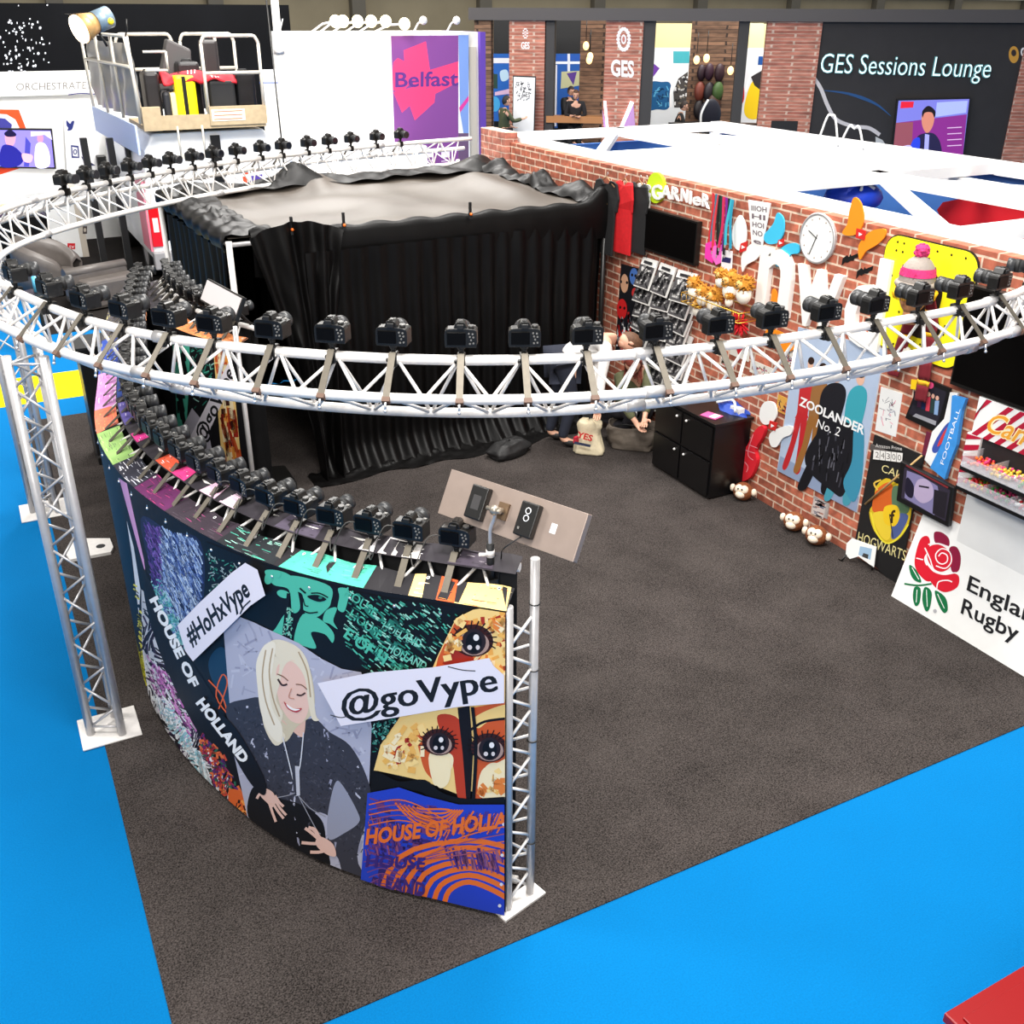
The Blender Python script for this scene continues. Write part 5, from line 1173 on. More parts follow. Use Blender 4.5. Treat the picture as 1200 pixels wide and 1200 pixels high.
# plush monkeys on the floor
bf = mat('brown_fur', (128,70,34), .95, noise=.3, nscale=70, bump=.6); tanf = mat('monkey_face', (240,222,200), .8)
for i, (x, y, lb) in enumerate(((873,572,'brown and cream monkey toy under the red foam finger'), (931,608,'brown monkey toy at the wall foot, left of the pair'), (955,625,'brown monkey toy at the wall foot, right of the pair'))):
    g = onz(x, y+13, 0); c_ = V3((min(g.x, XW-.13), g.y, .085)); r = empty('plush_monkey', (c_.x, c_.y, 0), label=lb, cat='soft toy', group='monkey toys along the wall foot')
    MB().sph(c_, .085, 18, 12, (1,1.05,.95)).build('head', bf, r)
    n_ = (EYE-c_); n_.z = 0; n_ = (n_.normalized()+V3((-.7,0,0))).normalized(); sd = V3((-n_.y, n_.x, 0)); n_ = (n_+V3((0,0,.35))).normalized()
    m = MB(); f = c_+n_*.045; m.sph(f+V3((0,0,.018))+sd*.022, .042, 12, 8); m.sph(f+V3((0,0,.018))-sd*.022, .042, 12, 8); m.sph(f+n_*.01-V3((0,0,.024)), .050, 12, 8, (1,1,.8)); m.build('face', tanf, r)
    for s_ in (-1, 1):
        m = MB(); m.sph(c_+sd*s_*.098+V3((0,0,.012)), .032, 12, 8, (.8,.8,1.1)); m.build('ear', tanf, r)
    m = MB()
    for s_ in (-1, 1): m.sph(f+n_*.043+sd*s_*.018+V3((0,0,.022)), .008, 8, 5)
    m.build('eyes', black_m, r)
    MB().tube([f+n_*.052-sd*.02-V3((0,0,.03)), f+n_*.058-V3((0,0,.038)), f+n_*.052+sd*.02-V3((0,0,.03))], .003, 5).build('mouth', mat('stitch', (90,40,30), .8), r)
# small framed print on the wall foot and small card on stand
r, R = wallrect('picture_frame', 'small silver framed print on the wall just above the monkey toys', 'picture', (955,581), (970,608), grey_alu, .012, 0)
q = Art(WP, w0=.0125); q.poly([(955,584),(970,590),(966,608),(952,601)], (200,190,186)); q.scribble([(955,584),(970,590),(966,608),(952,601)], 26, [(120,110,116),(160,110,96),(90,100,120)], l=(4,9), wd=(.8,1.6), ang=.4, seed=70); q.build('print', r)
g = onz(1006,662,0); r = empty('desk_card', g, label='white curved photo card on a small black stand at the wall foot', cat='card')
CP = Plane(g+V3((-.05,0,0)), (.30,-1,0), (.15,0,1))
cu = [CP.uv(*p) for p in ((992,637),(998,631),(1027,641),(1024,665),(1006,652),(996,655),(991,650))]
MB().prism(cu, lambda u, v, w: CP.at(u, v, w), -.008, 0).build('card', white_m, r)
q = Art(CP, w0=.001); q.poly([(1008,640),(1022,643),(1020,656),(1006,650)], (150,180,206)); q.poly([(1012,648),(1018,650),(1017,655),(1010,652)], (60,60,60)); q.build('photo', r)
q0 = CP.at(*CP.uv(992,650)); MB().tube([q0, V3((q0.x-.02, q0.y+.02, .01)), V3((q0.x-.02, q0.y+.05, .008))], .008, 6).build('foot', blk, r)
q0 = CP.at(*CP.uv(1022,663)); MB().tube([q0, V3((q0.x+.03, q0.y+.02, .01))], .008, 6).build('foot', blk, r)
# ================================================================== black cabinet with things on it
cab = empty('black_cabinet', (5.43,6.76,0), label='low black cabinet with white knobs against the brick wall', cat='cabinet')
cbm = mat('cabinet_black', (14,13,14), .3)
MB().box2((5.24,6.33,.02), (5.63,7.2,.70)).build('body', cbm, cab, bevel=.004); MB().box2((5.22,6.31,.70), (5.64,7.22,.725)).build('top', cbm, cab, bevel=.003); MB().box2((5.27,6.36,.0), (5.6,7.17,.02)).build('plinth', blk, cab)
for i, (y0, y1) in enumerate(((6.35,6.76),(6.78,7.18))):
    for z0, z1 in ((.04,.36),(.38,.68)):
        d = MB().box2((5.222,y0,z0), (5.24,y1,z1)).build('drawer', cbm, cab, bevel=.003)
        MB().sph(((5.212), y1-.06 if i == 0 else y0+.06, z1-.05), .012, 10, 6).build('knob', white_alu, d)
p = onz(834,487,.73); r = empty('leaflet', p, label='pink and white leaflet on top of the black cabinet', cat='leaflet')
MB().box(p, (.12,.16,.006), rz=.3).build('sheet', mat('pink_leaf', (214,90,150), .5), r); MB().box(p+V3((.01,-.03,.004)), (.09,.06,.002), rz=.3).build('white_panel', white_m, r)
p = onz(860,478,.74); r = empty('blue_cloth', p-V3((0,0,.015)), label='crumpled bright blue bag with white straps on the cabinet', cat='bag')
def blob(a, b):
    th = a*2*PI; rr = .14*(1-b*.9)*(1+.35*nz(math.cos(th)*2, math.sin(th)*2, b*3)); return p+V3((rr*math.cos(th)*.8, rr*math.sin(th)*1.3, -.015+.06*math.sin(b*PI/2)*(1+.5*nz(th, b*4))))
MB().grid(blob, 28, 10).build('cloth', mat('royal_blue', (30,70,170), .5), r); MB().tube(catmull([p+V3((-.1,.12,.03)), p+V3((-.02,0,.075)), p+V3((-.1,-.14,.03))], 6), .012, 6).build('strap', white_m, r)
p = onz(866,482,.74); r = empty('white_carton', p-V3((0,0,.012)), label='small white carton at the right rear of the cabinet', cat='box'); MB().box(p+V3((-.02,0,.018)), (.06,.12,.05)).build('carton', white_m, r)
# ================================================================== bags on the floor
def sack(name, label, cat, g, prof, col, ang, mtx, squash=(.55,1), top_open=False):
    r = empty(name, g, label=label, cat=cat, group=None); ca, sa = math.cos(ang), math.sin(ang)
    def fn(a, b):
        th = a*2*PI; k = b*(len(prof)-1); i = min(int(k), len(prof)-2); t = k-i; w_, z_ = [prof[i][j]*(1-t)+prof[i+1][j]*t for j in (0, 1)]
        c, s = math.cos(th), math.sin(th); x = w_*math.copysign(abs(c)**.7, c); y = w_*squash[0]*math.copysign(abs(s)**.7, s)
        n_ = 1+.13*nz(c*1.6+g.x, s*1.6, b*4)+.05*nz(c*5, s*5, b*9); x *= n_; y *= n_
        return g+V3((x*ca-y*sa, x*sa+y*ca, z_*(1+.08*nz(c*2, s*2, 7)) if b > .05 else z_))
    MB().grid(fn, 48, 24).build('bag_body', mtx, r, solid=.004); return r
gb = onz(690,531,0)
r = sack('canvas_bag', 'cream canvas bag with red letters standing in front of the black tent', 'bag', gb, [(.0,.008),(.155,.01),(.15,.06),(.115,.16),(.10,.22),(.12,.30),(.11,.335),(.02,.35)], None, -.75, mat('canvas_cream', (222,208,176), .85, noise=.06, nscale=40, bump=.3))
SB2 = Plane(gb+V3((-.08,-.085,.0)), (.76,-.65,0), (.04,.03,1)); q = Art(SB2, w0=.03)
q.text('YES', (676,511), (694,516), (678,504), (196,40,40), offset=.03); q.poly([(674,516),(693,520),(692,523),(673,519)], (50,56,80)); q.build('bag_print', r)
MB().box(gb+V3((-.15,.0,.17)), (.05,.03,.06), rz=.4).build('red_strap', mat('strap_red', (190,40,60), .7), r)
gt = onz(740,524,0)
r = sack('tote_bag', 'slouching grey tote bag with black handles beside the cabinet', 'bag', gt, [(.0,.01),(.21,.012),(.235,.08),(.25,.18),(.245,.25)], None, -.75, mat('tote_grey', (108,98,88), .85, noise=.12, nscale=30, bump=.3), squash=(.6,1))
MB().tube(catmull([gt+V3((-.20,.02,.24)), gt+V3((-.15,-.10,.30)), gt+V3((-.02,-.16,.26)), gt+V3((.06,-.18,.17))], 6), .010, 6).build('handle', blk2, r)
MB().box(gt+V3((-.02,.0,.31)), (.10,.012,.16), rz=-.75).build('white_tag', white_m, r)
r = sack('black_holdall', 'black crumpled holdall on the floor at the foot of the tent curtain', 'bag', V3((4.15,8.05,0)), [(.0,.01),(.22,.012),(.24,.07),(.15,.14),(.02,.15)], None, .3, mat('holdall_black', (18,17,18), .6, bump=.4, nscale=20))
# flat black case on the carpet behind the low wall
a = [onz(*p, .08) for p in ((298,548),(334,545),(348,565),(338,572),(300,562))]
r = empty('black_case', ((a[0].x+a[2].x)/2, (a[0].y+a[2].y)/2, 0), label='flat black case on the carpet behind the low camera wall', cat='case')
MB().prism([(p.x, p.y) for p in a], lambda u, v, w: V3((u, v, w)), .006, .08).build('case', blk, r, bevel=.006)
# black plinth
r = empty('black_plinth', (.78,9.75,0), label='tall slim black plinth standing left of the long printed wall', cat='plinth')
MB().box2((.58,9.55,.0), (1.0,9.95,1.12)).build('plinth_body', blk, r, bevel=.01); MB().box2((.56,9.53,1.12), (1.02,9.97,1.15)).build('plinth_top', blk2, r, bevel=.006)
for z in (.08, 1.0): MB().box2((.572,9.542,z), (1.008,9.552,z+.02)).build('edge_band', darkgrey, r)
# ================================================================== people
def skinmesh(name, nodes, edges, m, parent, root=0, sub=2):
    me = bpy.data.meshes.new(name); me.from_pydata([tuple(n[0]) for n in nodes], edges, []); me.materials.append(m)
    o = mkobj(name, me, parent)
    md = o.modifiers.new('skin', 'SKIN'); md.use_smooth_shade = True
    for i, n in enumerate(nodes):
        rr = n[1] if isinstance(n[1], tuple) else (n[1], n[1]); me.skin_vertices[0].data[i].radius = rr; me.skin_vertices[0].data[i].use_root = (i == root)
    s = o.modifiers.new('sub', 'SUBSURF'); s.levels = s.render_levels = sub
    return o
SKIN = mat('skin', (214,164,138), .55)
def person(label, J, cols, scale=1., hands=True, hair=(50,34,26), look=None, group=None, extra=None):
    """J: joint name -> world point. pelvis chest neck head shL elL wrL shR elR wrR hipL knL anL hipR knR anR"""
    J = {k: V3(v) for k, v in J.items()}; s = scale
    low = min(v.z for v in J.values())
    r = empty('person', (J['pelvis'].x, J['pelvis'].y, max(0, low-.09)), label=label, cat='person', group=group)
    spine = J['pelvis'].lerp(J['chest'], .5)
    order = ['pelvis','spine','chest','neck','shL','elL','wrL','shR','elR','wrR','hipL','knL','anL','toL','hipR','knR','anR','toR']
    J['spine'] = spine
    fw = look if look else V3((0,-1,0))
    fw = V3(fw).normalized()
    for q in 'LR': 
        if 'to'+q not in J: J['to'+q] = J['an'+q]+V3((fw.x,fw.y,0)).normalized()*.16*s-V3((0,0,.05))
    rad = dict(pelvis=.125, spine=.115, chest=.13, neck=.052, shL=.062, elL=.042, wrL=.028, shR=.062, elR=.042, wrR=.028, hipL=.085, knL=.058, anL=.04, toL=.034, hipR=.085, knR=.058, anR=.04, toR=.034)
    E = [(0,1),(1,2),(2,3),(2,4),(4,5),(5,6),(2,7),(7,8),(8,9),(0,10),(10,11),(11,12),(12,13),(0,14),(14,15),(15,16),(16,17)]
    nodes = [(J[k], rad[k]*s*.93) for k in order]
    # hands grow out of the wrists in the same surface
    n0 = len(nodes)
    if hands:
        for q in 'LR':
            w_ = J['wr'+q]; d = (w_-J['el'+q]).normalized(); side = d.cross(V3((0,0,1)))
            side = side.normalized() if side.length > .1 else V3((1,0,0)); pd = d.cross(side).normalized(); b = len(nodes)
            nodes.append((w_+d*.06*s, (.034*s,.018*s))); E.append((order.index('wr'+q), b))
            for k, (off, L) in enumerate(((-.030,.062),(-.010,.075),(.010,.07),(.028,.055))):
                p1 = w_+d*.095*s+side*off*s; nodes.append((p1, .0095*s)); E.append((b, len(nodes)-1)); nodes.append((p1+(d*.75-pd*.45)*L*s, .008*s)); E.append((len(nodes)-2, len(nodes)-1))
            nodes.append((w_+d*.04*s-side*.05*s, .0105*s)); E.append((b, len(nodes)-1)); nodes.append((w_+d*.075*s-side*.06*s-pd*.01, .009*s)); E.append((len(nodes)-2, len(nodes)-1))
    skinmesh('body', nodes, E, SKIN, r)
    def cloth(name, ks, es, m, infl): skinmesh(name, [(J[k], rad[k]*s*infl) for k in ks], es, m, r)
    cut = lambda a, b, t: J[a].lerp(J[b], t)
    top, bot, shoe = cols; sleeve = .92
    J['cfL'] = cut('elL','wrL',sleeve); J['cfR'] = cut('elR','wrR',sleeve); rad['cfL'] = rad['cfR'] = .036
    cloth('top', ['pelvis','spine','chest','shL','elL','cfL','shR','elR','cfR'], [(0,1),(1,2),(2,3),(3,4),(4,5),(2,6),(6,7),(7,8)], mat('top_%d_%d_%d' % top, top, .85, noise=.1, nscale=40), 1.2)
    cloth('trousers', ['pelvis','hipL','knL','anL','hipR','knR','anR'], [(0,1),(1,2),(2,3),(0,4),(4,5),(5,6)], mat('trousers_%d_%d_%d' % bot, bot, .85, noise=.1, nscale=40), 1.22)
    for q in 'LR': cl = skinmesh('shoe', [(J['an'+q]-V3((0,0,.02)), .045*s), (J['to'+q], .04*s)], [(0,1)], mat('shoe_%d_%d_%d' % shoe, shoe, .6), r, sub=1)
    # head with face
    h = J['head']; up = (h-J['neck']).normalized(); f = (fw-up*fw.dot(up)).normalized(); sd = f.cross(up)
    M = Matrix((sd, f, up)).transposed(); hm = MB()
    hm.sph(h, .1*s, 20, 14, (.76,.92,1.12), M); hm.sph(h+f*.035*s-up*.06*s, .058*s, 12, 8, (.95,.9,.8), M); hm.tube([h+f*.085*s+up*.01*s, h+f*.112*s-up*.022*s], [.008*s,.016*s], 8)
    for q in (-1, 1): hm.sph(h+sd*q*.077*s-up*.005*s, .02*s, 8, 6, (.4,.8,1.3), M)
    hd_ = hm.build('head', SKIN, r)
    m = MB()
    for q in (-1, 1): m.sph(h+f*.084*s+sd*q*.03*s+up*.015*s, .011*s, 8, 5, (1.2,.6,.8), M)
    m.build('eyes', mat('eye_dark', (40,30,28), .4), r)
    MB().tube([h+f*.088*s-sd*.022*s-up*.055*s, h+f*.096*s-up*.058*s, h+f*.088*s+sd*.022*s-up*.055*s], .005*s, 6).build('mouth', mat('lips', (170,84,80), .5), r)
    m = MB()
    def hair_fn(a, b):
        th = a*2*PI; ph = b*PI*(.58+.25*max(0,-math.sin(th))); d = V3((math.sin(ph)*math.cos(th), math.sin(ph)*math.sin(th), math.cos(ph)))
        k = 1.07+.03*math.sin(th*9)*math.sin(ph)
        if d.y > .35 and b > .55: k = .88
        return h+M @ V3((d.x*.076*k, d.y*.092*k, d.z*.112*k))*s
    m.grid(hair_fn, 32, 14)
    if extra == 'long':
        for k in range(26):
            a = PI+k*PI/25; p = h+M @ V3((.075*math.cos(a), .085*math.sin(a), .03))*s; m.tube(catmull([p, p-up*.08*s+V3((0,0,-.04))*s, p+V3((random.uniform(-.03,.03), random.uniform(-.03,.03), -.24))*s], 4), .014*s, 5, r2=.004)
    m.build('hair', mat('hair_%d_%d_%d' % hair, hair, .7, noise=.3, nscale=60), r)
    return r
person('person in white shirt and dark jeans bending over the bags by the tent', dict(pelvis=(4.72,8.02,.86), chest=(5.02,7.84,1.12), neck=(5.16,7.78,1.12), head=(5.27,7.72,1.06), shL=(5.06,7.99,1.08), elL=(5.0,7.86,.84), wrL=(4.9,7.72,.62), shR=(4.97,7.67,1.08), elR=(4.9,7.62,.82), wrR=(4.84,7.56,.56), hipL=(4.74,8.12,.84), knL=(4.76,8.16,.46), anL=(4.68,8.2,.09), hipR=(4.68,7.92,.84), knR=(4.78,7.94,.46), anR=(4.70,7.98,.09)), ((236,232,228),(34,38,52),(30,28,28)), look=V3((.5,-.35,-.75)), hair=(90,60,40))
person('person with long auburn hair in an olive green jacket crouching beside the cabinet', dict(pelvis=(5.36,7.92,.34), chest=(5.32,7.72,.70), neck=(5.27,7.63,.84), head=(5.20,7.56,.92), shL=(5.46,7.72,.76), elL=(5.40,7.56,.56), wrL=(5.28,7.42,.42), shR=(5.16,7.68,.74), elR=(5.12,7.56,.52), wrR=(5.18,7.44,.38), hipL=(5.43,7.94,.33), knL=(5.46,7.60,.42), anL=(5.45,7.78,.09), hipR=(5.28,7.90,.33), knR=(5.24,7.58,.38), anR=(5.26,7.78,.09)), ((92,94,66),(40,38,44),(36,32,30)), look=V3((-.3,-.5,-.8)), hair=(104,38,24), extra='long')
# ================================================================== neighbouring stand behind the brick wall: white open space frame roof
cano = empty('space_frame_roof', (7.4,8,2.4), label='white open lattice roof of the neighbouring stand behind the brick wall', cat='roof')
beam = mat('white_beam', (244,242,240), .5, noise=.02, nscale=5)
X0, X1, Y0c, Y1c, ZC = 5.86, 9.05, 2.4, 11.55, 2.5
def bar(a, b, w=.13, h=.10, n='beam', m=beam, root=cano):
    a, b = V3(a), V3(b); d = b-a; return MB().box((a+b)/2, (d.length, w, h), rz=math.atan2(d.y, d.x)).build(n, m, root)
for X in (X0, X1): 
    bar((X,Y0c,ZC), (X,Y1c,ZC), .17, .12)
bar((X0+.42,Y0c,ZC-.1), (X0+.42,Y1c,ZC-.1), .10, .08); bar((7.5,Y0c,ZC), (7.5,Y1c,ZC), .13); bar((8.55,Y0c,ZC-.1), (8.55,Y1c,ZC-.1), .10, .08)
for Y in (2.5, 4.8, 7.1, 9.4, 11.5): bar((X0,Y,ZC), (X1,Y,ZC), .15)
for i, Y in enumerate((2.5,4.8,7.1,9.4)):
    bar((X0,Y,ZC-.02), (7.5,Y+2.2,ZC-.02), .11, .07, 'diagonal'); bar((7.5,Y+2.2,ZC-.02), (X1,Y,ZC-.02), .11, .07, 'diagonal')
    bar((X0,Y+2.2,ZC-.06), (7.5,Y,ZC-.06), .09, .07, 'diagonal') if i < 1 else None
    for k in range(3): bar((X0+.02,Y+.4+k*.7,ZC-.05), (X0+.42,Y+.75+k*.7,ZC-.05), .06, .05, 'web')
for X, Y in ((6.2,2.6),(8.95,2.6),(8.95,11.4),(6.2,11.4)): MB().box2((X-.06,Y-.06,.006), (X+.06,Y+.06,2.44)).build('post', beam, cano)
# opaque ceiling panels, slightly raised
for i, (a, b) in enumerate((((5.95,7.2),(8.3,9.35)),)):
    MB().box2((a[0],a[1],ZC+.03), (b[0],b[1],ZC+.06)).build('ceiling_panel', mat('panel_white', (240,240,240), .6), cano)
# its inner walls
r = empty('stand_wall', (8.9,8,0), label='blue wall panel under the white lattice roof', cat='wall panel'); MB().box2((9.1,5.4,.0), (9.16,11.5,2.42)).build('panel', mat('wall_blue', (70,122,196), .6), r)
MB().box2((5.95,11.62,.0), (9.1,11.68,2.36)).build('end_panel', mat('wall_blue', (70,122,196), .6), r)
r = empty('fascia_panel', (7.8,9.3,1.9), label='white fascia with faint grey exhibition wording and a yellow mark behind the brick wall', cat='sign')
FP = Plane((7.9,9.5,2.57), (0,-1,0), (-.75,0,.25)); c4 = [(818,196),(978,226),(966,246),(812,222)]
MB().prism([FP.uv(*p) for p in c4], lambda u, v, w: FP.at(u, v, w), -.01, .02).build('panel', white_m, r)
q = Art(FP, w0=.021); q.ell((876,200), 5, 2.4, (240,220,60)); q.ell((878,217), 5, 2, (226,230,70)); q.text('Exhibition & Events', (900,220), (962,229), (901,216), (196,190,186)); q.text('- -', (862,217), (870,218), (862,213), (60,60,90)); q.build('lettering', r)
r = empty('stand_wall', (8.6,4,0), label='red wall panel lettered northern ireland under the lattice roof at the right edge', cat='wall panel')
RP = Plane((8.9,4,0), (0,-1,0), (0,0,1)); uv = [RP.uv(*p) for p in ((1096,246),(1290,215),(1290,400),(1108,290))]
MB().box2((8.9,3.0,.0), (8.96,6.2,2.2)).build('panel', mat('wall_navy', (40,44,66), .6), r)
q = Art(RP, w0=.002); q.poly([(1098,246),(1105,237),(1215,215),(1215,330),(1112,285),(1106,262)], (206,30,40)); q.text('NORTHERN IRELAND', (1092,267), (1222,300), (1092,258), (240,236,232), offset=.02); q.build('red_print', r)
c_ = onz(1000,231,2.3); r = empty('blue_cushion', c_-V3((0,0,.15)), label='round bright blue item with white strokes under the lattice roof', cat='cushion')
MB().sph(c_, .3, 16, 8, (1,.8,.5)).build('body', mat('deep_blue', (20,60,190), .5), r)
MB().tube([c_+V3((-.12,-.2,.1)), c_+V3((.0,-.1,.15)), c_+V3((.05,-.2,.1))], .014, 6).build('white_stroke', white_m, r)
for i in range(2):
    a, b = onz(958+i*26,168+i*2,ZC), onz(982+i*30,172+i*3,ZC); mid = (a+b)/2+V3((0,0,.32-.12*i))
    tag(MB().tube(catmull([a, a.lerp(mid,.6)+V3((0,0,.1)), mid, b.lerp(mid,.6)+V3((0,0,.1)), b], 5), .012, 6).build('white_cable', white_m), ['left','right'][i]+' arch of white cable above the lattice roof in front of the lounge wall', 'cable', 'cable arches over the lattice roof')
# ================================================================== dark pavilion with brick pillars, behind
A0 = ony(560,20,24.); A1 = ony(1230,34,16.5)
GP = Plane((A0.x,A0.y,0), (A1.x-A0.x, A1.y-A0.y, 0), (0,0,1)); BP = Plane(V3((A0.x,A0.y,0))-GP.N*2.6, (A1.x-A0.x, A1.y-A0.y, 0), (0,0,1))
def gb(name, px, th, m, parent, w=0., P=GP, floor=True):
    uv = [P.uv(*p) for p in px]; u0, u1 = min(a for a, b in uv), max(a for a, b in uv); z0, z1 = (0.0 if floor else min(b for a, b in uv)), max(b for a, b in uv)
    return MB().prism([(u0,z0),(u1,z0),(u1,z1),(u0,z1)], lambda u, v, t: P.at(u, v, t), w-th, w).build(name, m, parent)
pav = empty('pavilion', GP.at(6, 0, -1.3), label='large dark framed pavilion with brick pillars and a lounge wall at the rear right', cat='pavilion')
zt = GP.uv(900,24)[1]; uE = GP.uv(1215,40)[0]; zf = zt-.02
MB().prism([(-.2,zf),(uE,zf),(uE,zt+.24),(-.2,zt+.24)], lambda u, v, t: GP.at(u, v, t), -.3, .15).build('fascia', mat('fascia_grey', (74,70,70), .6), pav)
def pil(name, x0, x1, m, w=.05, th=.35): 
    u0, u1 = GP.uv(x0,90)[0], GP.uv(x1,90)[0]; return MB().prism([(u0,0),(u1,0),(u1,zf),(u0,zf)], lambda u, v, t: GP.at(u, v, t), w-th, w).build(name, m, pav)
pil('brick_pillar', 597, 638, bricks_x); pil('brick_pillar', 708, 751, bricks_x); pil('brick_pillar', 893, 956, bricks_x)
pil('dark_post', 639, 649, darkgrey, 0.); pil('dark_post', 751, 765, darkgrey, 0.); pil('dark_post', 861, 873, darkgrey, 0.); pil('stone_pillar', 557, 576, stone)
lw = pil('lounge_wall', 955, 1195, mat('lounge_black', (40,37,38), .7, noise=.1, nscale=3), 0.); pil('brick_pillar', 1193, 1228, bricks_x)
def bp(name, x0, x1, ztop, m, w=0., z0=0., th=.1):
    u0, u1 = BP.uv(x0,90)[0], BP.uv(x1,90)[0]; return MB().prism([(u0,z0),(u1,z0),(u1,ztop),(u0,ztop)], lambda u, v, t: BP.at(u, v, t), w-th, w).build(name, m, pav)
bp('stone_panel', 682, 712, zt, stone, .8); bp('stone_panel', 806, 866, zt, stone, .8)
bp('back_wall', 570, 700, zt, black_m, -1.2); bp('beige_wall', 700, 910, zt-.1, mat('beige_panel', (226,206,150), .7), -1.2)
MB().prism([(GP.uv(640,150)[0],1.45),(GP.uv(712,150)[0],1.45),(GP.uv(712,150)[0],1.6),(GP.uv(640,150)[0],1.6)], lambda u, v, t: GP.at(u, v, t), -.3, .05).build('wood_sill', mat('wood_sill', (176,120,70), .5), pav)
MB().prism([(GP.uv(858,150)[0],1.3),(GP.uv(892,150)[0],1.3),(GP.uv(892,150)[0],1.5),(GP.uv(858,150)[0],1.5)], lambda u, v, t: GP.at(u, v, t), -.3, .03).build('wood_sill', mat('dark_wood', (60,34,26), .5), pav)
gb('dark_niche', [(904,141),(931,175)], .1, black_m, pav, w=.06, floor=False)
q = Art(GP, w0=.056)
def burst(cx, cy, rx, ry, n=18):
    for k in range(n):
        a = 2*PI*k/n; q.ell((cx+math.cos(a)*rx*.72, cy+math.sin(a)*ry*.72), rx*.26, ry*.13, (240,236,236), rot=a, n=8)
    q.ell((cx,cy), rx*.34, ry*.34, (240,236,236)); q.ell((cx,cy), rx*.18, ry*.2, (190,120,110))
burst(731,46,9,17); q.text('GES', (716,88), (743,90), (716,69), (244,242,242), offset=.035); q.build('pillar_logo', pav); q = Art(GP, w0=.056)
burst(616,39,3.6,7.5,10); q.text('GES', (611,57), (621,57), (611,49), (244,242,242), offset=.03); q.build('pillar_logo', pav); q = Art(GP, w0=.056)
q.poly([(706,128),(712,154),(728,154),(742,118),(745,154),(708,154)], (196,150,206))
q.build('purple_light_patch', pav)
for pts in ([(707.5,118),(710.5,118),(714,154),(711,154)], [(739,118),(743,120),(728,154),(724,154)]): board('light_bar', GP, pts, .03, mat('lit_bar', (255,250,255), .5, emit=(250,236,255), es=1.6), pav, w=.10)
q = Art(GP, w0=.003); 
q.stroke([(953,90),(962,104),(970,124),(980,140),(1000,148),(1018,150),(1031,158)], 4.5, (206,200,200), n=6); q.poly([(1026,160),(1034,164),(1044,178),(1046,182),(1036,180),(1035,172),(1026,172)], (200,200,198)); q.stroke([(966,106),(995,110),(1025,121),(1044,136)], 4, (38,80,130), taper=True)
q.build('wall_graphic', pav); q = Art(GP, w0=.003)
q.ell((1188,64), 6, 10, (206,150,60)); q.ell((1188,62), 3, 4, (50,40,40)); q.text('G', (1196,66), (1203,67), (1196,55), (240,240,240), offset=.03)
q.build('wall_graphic', pav)
t = MB(); text3d(t, 'GES Sessions Lounge', GP, (962,85), (1160,91), (962,61), .05, shear=.2, offset=.01); t.build('neon_lettering', mat('neon_blue', (60,110,116), .4, emit=(110,170,176), es=.35), pav)
q = Art(GP, w0=.056); 
vs, fs, x0_, x1_ = text_mesh('GES Sessions Lounge', shear=.2)
q.text('GES Sessions Lounge', (962,85), (1160,91), (962,61), (210,240,240), shear=.2, offset=-.012); q.build('neon_core', pav, mname='screen_print')
# lounge screen
r = empty('wall_screen', GP.at(GP.uv(1090,180)[0], GP.uv(1090,186)[1], .05), label='lit television on the dark lounge wall showing a presenter in a suit', cat='television')
SP2 = Plane(GP.at(0,0,.12), GP.U, GP.V); sq = [(1053,118),(1136,116),(1128,184),(1046,182)]
board('casing', SP2, [(1051,116),(1137,114),(1129,186),(1044,184)], .08, blk, r)
q = Art(SP2, w0=.002); q.poly(sq, (110,110,190)); q.poly([(1050,144),(1133,134),(1128,184),(1046,182)], (120,40,120)); q.poly([(1050,144),(1070,143),(1068,182),(1046,182)], (130,70,80))
q.poly([(1098,120),(1134,118),(1132,132),(1096,137)], (150,160,220)); q.poly([(1056,119),(1071,119),(1070,126),(1055,127)], (200,30,50))
q.smooth([(1083,128),(1092,127),(1095,138),(1092,150),(1086,156),(1081,148),(1080,136)], (190,120,100)); q.smooth([(1081,130),(1088,124),(1096,130),(1095,138),(1092,132),(1084,132),(1081,138)], (24,18,22))
q.smooth([(1074,162),(1084,156),(1095,157),(1102,168),(1101,183),(1074,183)], (34,30,60)); q.poly([(1084,157),(1089,158),(1088,176),(1083,176)], (150,150,220)); q.smooth([(1070,164),(1078,162),(1076,180),(1066,178)], (40,60,190)); q.smooth([(1048,176),(1066,170),(1070,182),(1047,182)], (180,170,210))
for k in range(4): q.stroke([(1110,150+k*7),(1127,149+k*7)], 1, (200,170,200))
q.build('picture', r, mname='screen_print')
# whiteboard easel in front of the left pillar, man, seated people
r = empty('whiteboard', GP.at(GP.uv(614,150)[0], 0, .5), label='tall white flip board with small black sketches by the left brick pillar', cat='board')
WB = Plane(GP.at(0,0,.4), GP.U, GP.V); board('panel', WB, [(602,90),(627,91),(625,160),(601,160)], .05, white_m, r)
board('frame', WB, [(601,88.5),(628,89.5),(626,160),(600,160)], .04, black_m, r, w=-.012)
q = Art(WB, w0=.002); q.scribble([(604,95),(624,96),(623,120),(604,118)], 40, [(30,30,34),(120,120,124)], l=(1.5,4), wd=(.6,1.3), seed=81); q.text('GES', (612,113), (621,114), (612,107), (60,60,64)); q.build('sketches', r)
